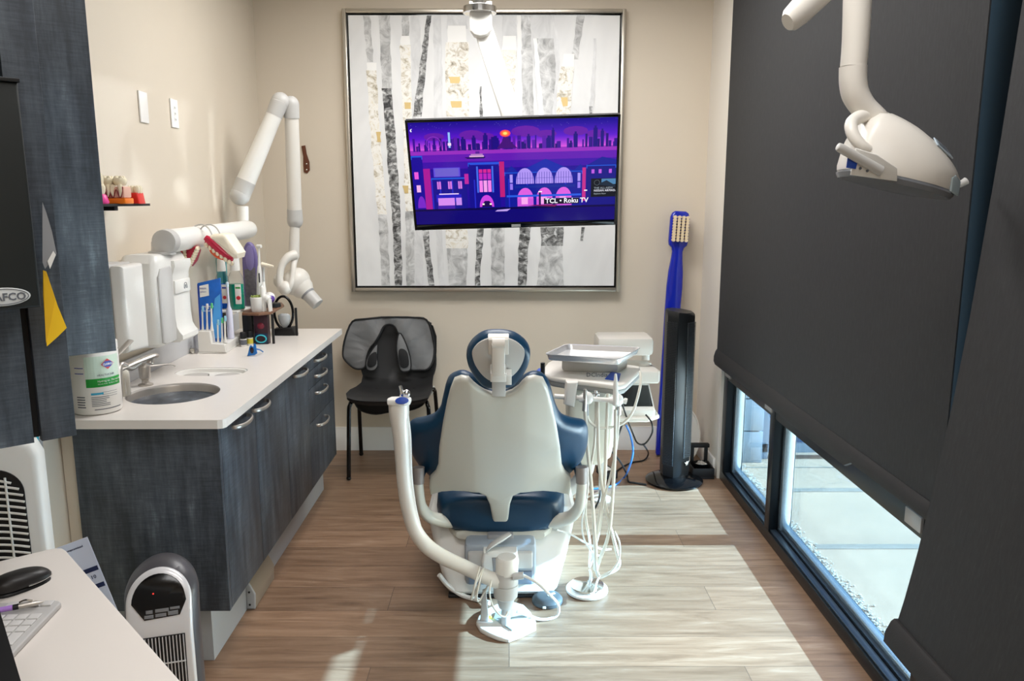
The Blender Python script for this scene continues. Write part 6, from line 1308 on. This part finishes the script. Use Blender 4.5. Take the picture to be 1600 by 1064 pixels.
def onface(x, y, off=0.0): return PL(x, y, Bc + FN * off, FN)
bxx = thing('wall_box', 'black hanging box with a grey oval badge, fixed to the near wall cabinet', 'box', tuple(onface(40, 480, .0)))
def uface(p): return ((p - Bc).dot(E_), p.z)
k0, k1, k2 = onface(65, 480, .09), onface(66, 132, .09), onface(-120, 480, .09)
a0_ = (k0 - Bc).dot(E_); zb, zt = k0.z, k1.z
m = MB(); m.slab([(a0_ - .30, zb), (a0_, zb), (a0_, zt), (a0_ - .30, zt)], .09, .004, Bc + FN * .001, E_, (0, 0, 1), FN); m.build('casing', mat('black_powder_coat', (22, 26, 25), .5), bxx)
m = MB(); m.slab([(a0_ - .306, zt), (a0_ + .002, zt), (a0_ + .002, zt + .006), (a0_ - .306, zt + .006)], .094, .001, Bc + FN * .001, E_, (0, 0, 1), FN); m.build('lid', BLACK, bxx)
lc = onface(4, 464, .0915); lu = ((lc - Bc).dot(E_), lc.z)
rx_ = (onface(48, 464, .0915) - lc).length
m = MB(); m.slab([(lu[0] + rx_ * math.cos(a), lu[1] + .0145 * math.sin(a)) for a in [k * math.pi / 16 for k in range(32)]], .002, .0008, Bc + FN * .091, E_, (0, 0, 1), FN); bd = m.build('badge', mat('pale_badge', (206, 210, 210), .35), bxx)
m = MB(); ring = [Bc + FN * .0932 + E_ * (lu[0] + rx_ * .92 * math.cos(a)) + Vector((0, 0, lu[1] + .0122 * math.sin(a))) for a in [k * math.pi / 16 for k in range(32)]]; m.tube(ring, .0006, 6, 1, closed=True); m.build('badge_rim', INK, bd)
text('AFCO', .0165, INK, bd, Bc + FN * .0935 + E_ * (lu[0] - .012) + Vector((0, 0, lu[1] - .0058)), E_, (0, 0, 1), bold=.0004)
yt_ = thing('yellow_tag', 'folded yellow paper tag dangling beside the black box', 'tag', tuple(onface(85, 540, .03)))
def sheet_poly(mb, px, off, th=.0015):
    P = [uface(onface(x, y, off)) for x, y in px]; mb.slab(P, th, 0, Bc + FN * off, E_, (0, 0, 1), FN)
m = MB(); sheet_poly(m, [(67, 422), (72, 424), (80, 448), (90, 478), (104, 512), (90, 526), (73, 541), (70, 500), (67, 460)], .02); m.build('paper', mat('yellow_paper', (236, 190, 24), .6), yt_)
m = MB(); m.slab([uface(onface(x, y, .0225)) for x, y in [(67, 424), (75, 432), (86, 468), (80, 500), (72, 536), (70, 500)]], .001, 0, Bc + FN * .0222, E_, (0, 0, 1), FN); m.build('fold', mat('deep_yellow_paper', (226, 176, 20), .6), yt_)
cs = thing('clear_sleeve', 'clear plastic sleeve sticking out above the yellow tag', 'sleeve', tuple(onface(75, 420, .02)))
m = MB(); sheet_poly(m, [(66, 316), (72, 332), (81, 362), (88, 396), (80, 408), (70, 420), (66, 410)], .026); m.build('sleeve', mat('milky_plastic', (176, 176, 178), .2, trans=.4, ior=1.2), cs)
m = MB(); sheet_poly(m, [(74, 408), (83, 392), (87, 398), (78, 420)], .0285); m.build('paper_corner', WHITE, cs)

# ------------------------------------------------------------------ desk at 45 degrees with mouse and keyboard
DZ = .73
dk = thing('desk', 'cream desk top set at an angle in the near left corner', 'desk', (-1.0, 1.2, 0))
K = A(97, 853, z=DZ); dB = (A(280, 1064, z=DZ) - A(112, 872, z=DZ)).normalized(); dA = (A(0, 872, z=DZ) - A(82, 852.5, z=DZ)).normalized()
wl = lambda p: wall_hit(p, dA)
pA = wall_hit(K, dA) - dA * .006
out = [pA, K + dA * .03, K + dA * .012 + dB * .003, K + dA * .003 + dB * .012, K + dB * .03, K + dB * .95, K + dB * .95 + dA * .35]
pw = K + dB * .95 + dA * .35; out.append(Vector((wx(pw.y) + .006, pw.y, DZ))); out = [p for p in out]
m = MB(); m.slab([(p.x, p.y) for p in out], .028, .003, (0, 0, DZ - .028), (1, 0, 0), (0, 1, 0), (0, 0, 1)); m.build('top', mat('cream_laminate', (222, 215, 208), .4), dk)
for q in (K + dA * .10 + dB * .10, K + dA * .10 + dB * .85):
    m = MB(); m.bb(q.x - .02, q.x + .02, q.y - .02, q.y + .02, 0, DZ - .028, .003); m.build('leg', MGREY, dk)
def DM(x, y): return A(x, y, z=DZ)
ms = thing('mouse', 'black computer mouse lying on the cream desk above the keyboard', 'mouse', tuple(DM(50, 905)))
c0 = DM(42, 914); ax = (DM(88, 893) - DM(0, 926)).normalized(); ang = math.atan2(ax.y, ax.x); RZm = Matrix.Rotation(ang, 3, 'Z')
c0 = DM(34, 917)
def half_shell(mb, c, a, b, h, rot, z0=0.0, pz=.55):
    rows = []
    for i in range(9):
        t_ = i / 8 * math.pi / 2; k = math.cos(t_) ** .55 if i < 8 else .02
        rows.append([c + rot @ Vector((a * k * math.copysign(abs(math.cos(u)) ** .8, math.cos(u)), b * k * math.copysign(abs(math.sin(u)) ** .8, math.sin(u)), z0 + h * math.sin(t_) * (1 - .25 * math.cos(u) * k))) for u in [j * math.pi / 14 for j in range(28)]])
    mb.rings(rows)
m = MB(); half_shell(m, c0 + Vector((0, 0, .010)), .056, .030, .024, RZm); m.build('shell', mat('charcoal_mouse', (34, 31, 30), .4), ms)
m = MB(); half_shell(m, c0, .054, .029, .011, RZm, .0, .3); m.lathe([(.0, 0), (.001, .001)], c0, 4); m.build('base', BLACK, ms)
m = MB(); m.tube([c0 + RZm @ Vector((.057 * math.cos(u), .0305 * math.sin(u), .011 - .002 * math.cos(u))) for u in [j * math.pi / 12 - math.pi / 2 for j in range(13)]], .0017, 8, 2); m.build('silver_line', CHROME, ms)
m = MB(); m.cyl(c0 + RZm @ Vector((-.030, -.003, .029)), c0 + RZm @ Vector((-.030, .003, .029)), .006, None, 14); m.build('wheel', LGREY, ms)
kb = thing('keyboard', 'pale grey flat keyboard on the cream desk', 'keyboard', tuple(DM(50, 1000)))
KC = DM(99, 947); kx = (DM(0, 951) - KC).normalized(); ky = (DM(104, 1064) - KC).normalized(); ky = (ky - kx * ky.dot(kx)).normalized()
KM = Matrix.Identity(4)
for i in range(3): KM[i][0] = kx[i]; KM[i][1] = ky[i]; KM[i][2] = (0, 0, 1)[i]; KM[i][3] = KC[i]
m = MB(KM); m.slab([(0, .008), (.008, 0), (.30, 0), (.30, .43), (.008, .43), (0, .422)], .012, .003, (0, 0, .0005), (1, 0, 0), (0, 1, 0), (0, 0, 1)); m.build('case', mat('silver_grey_keyboard', (186, 184, 182), .4), kb)
KEYM = mat('pale_key', (206, 204, 202), .4)
for r_ in range(12):
    for c_ in range(4):
        if r_ == 1: continue
        x0_ = .012 + c_ * .0215; y0_ = .010 + r_ * .0215 - (.006 if r_ == 0 else 0)
        if c_ == 0 and r_ in (6, 9): continue
        y1_ = y0_ + (.040 if (c_ == 0 and r_ in (5, 8)) else .018)
        m = MB(KM); m.slab([(x0_, y0_), (x0_ + .018, y0_), (x0_ + .018, y1_), (x0_, y1_)], .004, .0016, (0, 0, .0120), (1, 0, 0), (0, 1, 0), (0, 0, 1)); m.build('key', KEYM, kb)
pn = thing('pen', 'metal tipped pen with a purple grip lying across the keyboard', 'pen', tuple(DM(40, 963)))
a, b = DM(70, 957) + Vector((0, 0, .022)), DM(-8, 972) + Vector((0, 0, .022)); L = b - a
m = MB(); m.tube([a, a + L * .08, a + L * .16, a + L * .5], [.001, .0025, .005, .0052], 12, smooth=False); m.build('barrel', NICKEL, pn)
m = MB(); m.tube([a + L * .5, a + L * .62], [.0052, .0052], 12, smooth=False); m.build('ring', BLACK, pn)
m = MB(); m.tube([a + L * .62, b], [.005, .005], 12, smooth=False); m.build('grip', mat('lilac_grip', (176, 132, 214), .35), pn)
m = MB(); m.tube([a + L * .22 + Vector((0, 0, .006)), a + L * .36 + Vector((0, 0, .010)), a + L * .48 + Vector((0, 0, .007))], .002, 8, 3); m.build('clip', CHROME, pn)
mn = thing('monitor', 'edge of a black monitor at the lower left of the desk, over the keyboard', 'monitor', tuple(DM(0, 1040)))
# a tilted slab whose right edge crosses the keyboard
e0_, e1_ = A(2, 962, z=DZ + .14), A(36, 1075, z=DZ + .10); ev = (e1_ - e0_); sd = Vector((-.80, -.60, -.05)).normalized(); nv = ev.cross(sd).normalized()
m = MB(); m.rings([[e0_ - ev * .1, e0_ - ev * .1 + sd * .3, e1_ + ev * .3 + sd * .3, e1_ + ev * .3], [p + nv * .016 for p in (e0_ - ev * .1, e0_ - ev * .1 + sd * .3, e1_ + ev * .3 + sd * .3, e1_ + ev * .3)]]); m.build('frame', BLACK, mn)
q0 = e0_ + sd * .15 + ev * .7; m = MB(); m.cyl(q0, Vector((q0.x, q0.y, DZ + .014)), .014, .018, 14); m.build('stand', BLACK, mn)

# laminated card between desk and cabinets
lm = thing('laminated_card', 'white laminated notice with navy headings standing behind the desk against the cabinet end', 'notice', tuple(A(130, 910, Y=2.0)))
yv = 2.02; q = [(112, 852), (136, 838), (150, 916), (146, 945), (116, 945)]
P = [A(x, y, Y=yv + .002 * (x - 112)) for x, y in q]; O_ = P[4]; ux_ = (P[3] - P[4]); ux_.z = 0; ux_.normalize(); uy_ = Vector((0, .05, 1)).normalized(); nz_ = ux_.cross(uy_).normalized(); nz_ = nz_ if nz_.y < 0 else -nz_
lm_h = P[1].z - O_.z; wv = .125
u_c = A(150, 916, Y=yv + .05); LW = (u_c - A(112, 860, Y=yv)).length
O_ = Vector((A(108, 880, Y=yv).x - .03, yv, .12)); 
TL_, TR_ = A(105, 857, Y=yv), A(136.5, 838.5, Y=yv + .03); BRr = A(152, 925, Y=yv + .03)
xa_ = TL_.x; xb_ = (TR_.x + BRr.x) / 2
tz = TR_.z; m = MB()
cx0, cx1 = xa_ - .06, xb_
rot_ = Matrix.Rotation(R(8), 3, 'Y')
ux_ = Vector((.93, .25, .0)).normalized(); ux_ = Vector((ux_.x, ux_.y, .30)).normalized(); uy_ = Vector((-.28, .0, .96)).normalized(); nz_ = ux_.cross(uy_).normalized(); nz_ = nz_ if nz_.y < 0 else -nz_
T0 = TR_
m.slab([(-.16, -.42), (0, -.42), (0, 0), (-.16, 0)], .002, 0, T0, ux_, uy_, nz_); m.build('card', mat('pale_blue_card', (206, 214, 232), .3), lm)
NAVY = mat('navy_print', (30, 44, 84), .4)
def cardp(u, v_): return T0 + ux_ * u + uy_ * v_ + nz_ * .0026
m = MB()
for v_ in (-.085, -.135): m.slab([(-.075, v_ - .013), (-.004, v_ - .013), (-.004, v_), (-.075, v_)], .0005, 0, T0 + nz_ * .002, ux_, uy_, nz_)
m.build('heading_bar', NAVY, lm)
text('Already Compromised', .0088, NAVY, lm, cardp(-.100, -.022), ux_, uy_); text('To do:', .008, NAVY, lm, cardp(-.11, -.045), ux_, uy_)
text('4 6 8 10', .015, NAVY, lm, cardp(-.066, -.118), ux_, uy_); text('plus', .010, WHITE, lm, cardp(-.07, -.096), ux_, uy_)
m = MB(); m.bb(T0.x - .15, T0.x - .03, T0.y + .02, T0.y + .06, 0, T0.z - .30, .004); m.build('holder', BLACKM, lm)

# ------------------------------------------------------------------ white fan by the wall and tower heater
bf = thing('white_fan', 'white standing fan with curved black-backed slats behind the desk, by the left wall', 'fan', (-1.22, 1.95, 0))
o = A(68, 780, Y=1.93); fx = Vector((.95, .30, 0)).normalized(); fnv = Vector((fx.y, -fx.x, 0)); FO = Vector((o.x, 1.93, 0)) 
FW, FH = .30, .905
def fcl(nm, pts, t_, rr, off, mt): mb = MB(); mb.slab(pts, t_, rr, FO + fnv * off, fx, (0, 0, 1), fnv); return mb.build(nm, mt, bf)
FO = FO + fnv * .0 
# keep it clear of the wall: the body reaches back a short way only
fcl('body', [(-FW, .02), (0, .02), (0, FH - .05), (-.015, FH - .015), (-.05, FH), (-FW + .05, FH), (-FW + .015, FH - .015), (-FW, FH - .05)], .075, .02, -.075, WHITE)
gx0, gx1, gz0, gz1 = -FW + .035, -.040, .12, FH - .075
gr_ = .065
arc = [(gx0, gz0), (gx1, gz0)] + [(gx1 - gr_ + gr_ * math.cos(R(k * 9)), gz1 - gr_ + gr_ * math.sin(R(k * 9))) for k in range(11)] + [(gx0 + gr_ - gr_ * math.sin(R(k * 9)), gz1 - gr_ + gr_ * math.cos(R(k * 9))) for k in range(11)]
fcl('opening', arc, .004, .001, -.001, BLACK)
m = MB(); z = gz0 + .01
while z < gz1 - .012:
    f = max(0.0, z + .004 - (gz1 - gr_)); ins_ = gr_ - math.sqrt(max(0, gr_ * gr_ - f * f))
    m.tube([FO + fnv * .010 + fx * (gx0 + ins_ + (gx1 - gx0 - 2 * ins_) * t_) + Vector((0, 0, z + .018 * (1 - (2 * t_ - 1) ** 2) - .018)) for t_ in (0, .17, .33, .5, .67, .83, 1)], .0032, 6, 2); z += .0175
m.build('slats', WHITE, bf)
m = MB()
for k in range(1, 6): xk = gx0 + (gx1 - gx0) * k / 6; m.tube([FO + fnv * .011 + fx * xk + Vector((0, 0, gz0)), FO + fnv * .011 + fx * xk + Vector((0, 0, gz1 - .02))], .0028, 6, smooth=False)
m.build('grille_bar', WHITE, bf)
fcl('base', [(-FW - .02, 0), (.02, 0), (.02, .02), (-FW - .02, .02)], .12, .004, -.09, WHITE)
hk = thing('wall_tag', 'clear tag with a teal strip hanging on the left wall above the white fan', 'tag', (wx(2.2), 2.2, .9))
p_ = A(62, 700, X=wx(2.15) + .002); p0 = A(61, 684, X=wx(2.15) + .002)
m = MB(); m.bb(p_.x - .0015, p_.x + .0005, p_.y - .015, p_.y + .018, p_.z - .02, p0.z + .02, .0005); m.build('tag', mat('clear_tag', (206, 206, 206), .2, trans=.5, ior=1.1), hk)
m = MB(); m.bb(p_.x + .0005, p_.x + .0012, p_.y - .013, p_.y - .002, p_.z - .005, p0.z + .02); m.build('strip', mat('teal_strip', (30, 176, 196), .4), hk)

ht = thing('tower_heater', 'silver and black tower heater standing on the floor in front of the cabinet end', 'heater', (-.885, 1.93, 0))
HB = Vector((-.893, 1.855, 0)); ha = R(-14); hxv = Vector((math.cos(ha) , -math.sin(ha) * -1, 0)); hxv = Vector((math.cos(R(16)), math.sin(R(16)), 0)); hn = Vector((hxv.y, -hxv.x, 0))
HH = .565
def arch(w_, h, top, n=28, z0=.02):
    return [(-w_, z0), (w_, z0), (w_ * .98, h - top)] + [(w_ * .98 * math.cos(a), h - top + top * math.sin(a)) for a in [math.pi * k / n for k in range(1, n)]] + [(-w_ * .98, h - top)]
def lean(co):
    z = co.z; d = max(0., z - .40); return co - hn * (1.5 * d * d + .15 * d)
GUN = mat('gunmetal_plastic', (72, 70, 74), .35); SILV = mat('silver_plastic', (222, 220, 221), .3, .2)
m = MB(); m.slab(arch(.092, HH, .085), .115, .05, HB - hn * .115, hxv, (0, 0, 1), hn, 4); m.cut(2, [.1, .2, .3, .40, .44, .48, .52, .545]); m.warp(lean); m.build('body', GUN, ht, ang=50)
m = MB(); m.slab(arch(.080, HH - .006, .076, 28, .03), .022, .010, HB - hn * .012, hxv, (0, 0, 1), hn, 3); m.cut(2, [.40, .42, .44, .46, .48, .50, .52, .54]); m.warp(lean); m.build('front_panel', SILV, ht, ang=50)
m = MB(); m.slab([(-.064, .488), (-.034, .448), (.050, .452), (.066, .486)] + [(.064 * math.cos(R(a)), .488 + .062 * math.sin(R(a))) for a in range(10, 171, 10)], .003, .001, HB + hn * .0095, hxv, (0, 0, 1), hn); m.cut(2, [.46, .48, .50, .52]); m.warp(lean); cp_ = m.build('control_panel', GLOSSB, ht, ang=60)
m = MB()
for a in [(-.034, .452, -.012, .460), (-.030, .463, -.014, .471), (-.008, .453, .018, .461), (-.008, .464, .024, .472), (.022, .454, .046, .464), (.027, .467, .050, .473)]: m.slab([(a[0], a[1]), (a[2], a[1]), (a[2], a[3]), (a[0], a[3])], .002, .0008, HB + hn * .012, hxv, (0, 0, 1), hn)
m.warp(lean); m.build('button', mat('button_grey', (120, 120, 122), .35), cp_)
m = MB(); q = lean(HB + hxv * -.012 + hn * .0135 + Vector((0, 0, .508))); m.ball(q, .002, 8, 6); m.build('power_light', emis('red_led', (255, 60, 50), 1.5), cp_)
m = MB(); m.slab([(-.058, .06), (.058, .06), (.060, .405), (-.054, .405)], .002, .0005, HB + hn * .0095, hxv, (0, 0, 1), hn); m.build('grille_opening', BLACK, ht)
m = MB()
for k in range(14): x = -.052 + k * .0082; m.slab([(x, .062), (x + .0022, .062), (x + .0022, .403), (x, .403)], .004, 0, HB + hn * .011, hxv, (0, 0, 1), hn)
for z in (.12, .19, .26, .33): m.slab([(-.058, z), (.058, z), (.058, z + .0025), (-.058, z + .0025)], .003, 0, HB + hn * .0145, hxv, (0, 0, 1), hn)
m.build('grille', SILV, ht)
m = MB(); m.lathe([(.105, 0), (.115, .006), (.112, .016), (.09, .022), (0, .024)], HB - hn * .075, 36, sy=.95); m.build('base', GUN, ht)

# ------------------------------------------------------------------ operatory light on its ceiling arm
ol = thing('operatory_light', 'white dental operatory light hanging on a bent arm in front of the dark shade', 'dental light', (.86, 1.78, 2.75))
LY = 1.76
m = MB(); m.tube([A(1345, -260, Y=LY), A(1341, -40, Y=LY), A(1337, 60, Y=LY), A(1333.5, 104, Y=LY)], [.0305, .0295, .0275, .027], 24, 4); m.build('drop_arm', WARMW, ol)
m = MB(); m.tube([A(1333, 104, Y=LY), A(1333, 128, Y=LY), A(1337, 148, Y=LY), A(1350, 168, Y=LY), A(1368, 184, Y=LY), A(1377, 192, Y=LY + .01)], [.0285, .0285, .028, .026, .024, .020], 24, 6); m.build('elbow', WARMW, ol)
q0, q1 = A(1236, 30, Y=LY - .04), A(1345, -70, Y=LY + .06); qd = (q1 - q0).normalized()
m = MB(); m.tube([q0 - qd * .012, q0, q0 + qd * .03, q1 + qd * .12], [.018, .025, .0285, .030], 20, smooth=False, sq=(1, .75)); m.build('spring_arm', WARMW, ol)
m = MB(); tp = A(1345, -260, Y=LY); m.cyl(tp - Vector((0, 0, .02)), Vector((tp.x, tp.y, 2.749)), .03, .03, 24); m.lathe([(.09, 0), (.09, .02), (0, .021)], (tp.x, tp.y, 2.728), 32); m.build('ceiling_post', WARMW, ol)
# yoke loop
m = MB(); m.tube([A(1364, 182, Y=LY), A(1346, 182, Y=LY - .015), A(1332, 190, Y=LY - .03), A(1330, 202, Y=LY - .045), A(1336, 216, Y=LY - .055), A(1347, 228, Y=LY - .06), A(1358, 234, Y=LY - .06)], [.016, .0145, .0135, .013, .0125, .012, .010], 16, 6); m.tube([A(1368, 182, Y=LY + .01), A(1390, 190, Y=LY + .04), A(1408, 200, Y=LY + .06)], [.018, .015, .012], 14, 5); m.build('yoke', WARMW, ol)
# head: a dome over a flat lens, long across
hc = A(1408, 262, Y=LY); rotH = Matrix.Rotation(R(13), 3, 'Y')
def hp_(u, v_, w_): return hc + rotH @ Vector((u, v_, w_))
plan = [(-.118, -.050), (-.105, -.068), (-.05, -.088), (.02, -.092), (.08, -.070), (.118, -.030), (.122, 0), (.118, .030), (.08, .070), (.02, .092), (-.05, .088), (-.105, .068), (-.118, .050), (-.122, 0)]
plan = [(p.x, p.y) for p in cat([(*p, 0) for p in plan], 3, True)]
rows = []
for k, (s_, h) in enumerate([(.98, -.030), (1.0, -.020), (1.0, .0), (.97, .02), (.90, .042), (.79, .062), (.64, .078), (.44, .089), (.22, .094), (.05, .095)]):
    rows.append([hp_(p[0] * s_ - .016 * max(0, h) / .09, p[1] * s_, h * (.94 - .42 * p[0] / .12 * s_ if h > 0 else 1.0)) for p in plan])
m = MB(); m.rings(rows); m.build('head_shell', WARMW, ol, ang=60)
m = MB(); m.rings([[hp_(p[0] * s_, p[1] * s_, h) for p in plan] for s_, h in [(.97, -.029), (.99, -.036), (.94, -.046), (.6, -.050)]]); m.build('lens', mat('clear_grey_lens', (150, 154, 160), .1, trans=.5, ior=1.3), ol)
m = MB(); m.slab([(-.030, -.026), (.075, -.015), (.070, .010), (.02, .026), (-.030, .028)], .005, .002, A(1352, 258, Y=LY - .098), rotH @ Vector((1, .12, .0)), (0, -.25, 1), (0, -1, -.25)); pnl = m.build('switch_panel', WHITE, ol)
pp = A(1331, 255, Y=LY - .105)
m = MB(); m.slab([(-.012, -.012), (.008, -.010), (.012, .012), (-.010, .014)], .004, .001, pp, rotH @ Vector((1, 0, 0)), (0, 0, 1), (0, -1, 0)); m.build('logo_patch', PADB, pnl)
m = MB()
for x, y in [(1344, 263), (1355, 267)]: m.lathe([(.003, 0), (.003, .001), (0, .001)], A(x, y, Y=LY - .1055), 10, Matrix.Rotation(R(90), 3, 'X'))
m.build('switch', INK, pnl)
m = MB(); g0, g1 = A(1311, 230, Y=LY - .12), A(1376, 267, Y=LY - .10); gd = (g1 - g0).normalized()
m.tube([g0 - gd * .004, g0 + gd * .004, (g0 + g1) / 2, g1], [.006, .0095, .010, .011], 16, 4, sq=(1, .8)); m.build('handle', LGREY, ol)
m = MB(); g0 = hp_(.115, .0, -.005); m.tube([g0, g0 + rotH @ Vector((.025, .01, .0)), g0 + rotH @ Vector((.040, .012, .012))], [.009, .007, .0085], 12, 4); m.build('handle', LGREY, ol)
m = MB(); m.slab([(-.018, -.016), (.016, -.020), (.020, .012), (-.004, .020), (-.020, .012)], .006, .002, hp_(.093, -.058, -.018), rotH @ Vector((.8, .55, 0)), (0, 0, 1), rotH @ Vector((.55, -.8, .1))); m.build('end_window', mat('clear_blue_grey', (196, 212, 218), .12, trans=.4, ior=1.2), ol)
lp = hp_(.050, -.045, .050)
m = MB(); ln = (rotH @ Vector((.42, -.50, .76))).normalized(); lu = (rotH @ Vector((.93, .25, -.25))); lu = (lu - ln * lu.dot(ln)).normalized(); lv = ln.cross(lu)
m.slab([(-.026, -.016), (.026, -.018), (.020, .016), (-.022, .018)], .003, .001, lp + ln * .002, lu, lv, ln); lab_ = m.build('warning_label', mat('blue_grey_label', (176, 190, 200), .4), ol)
m = MB()
for k in range(3): m.slab([(-.018, -.010 + .008 * k), (.016, -.010 + .008 * k), (.016, -.007 + .008 * k), (-.018, -.007 + .008 * k)], .0006, 0, lp + ln * .005, lu, lv, ln)
m.build('label_line', INK, lab_)
m = MB()
for x, y in [(1371, 251), (1376, 262)]: m.ball(A(x, y, Y=LY - .088), (.005, .003, .007), 10, 6)
m.build('socket', MGREY, ol)
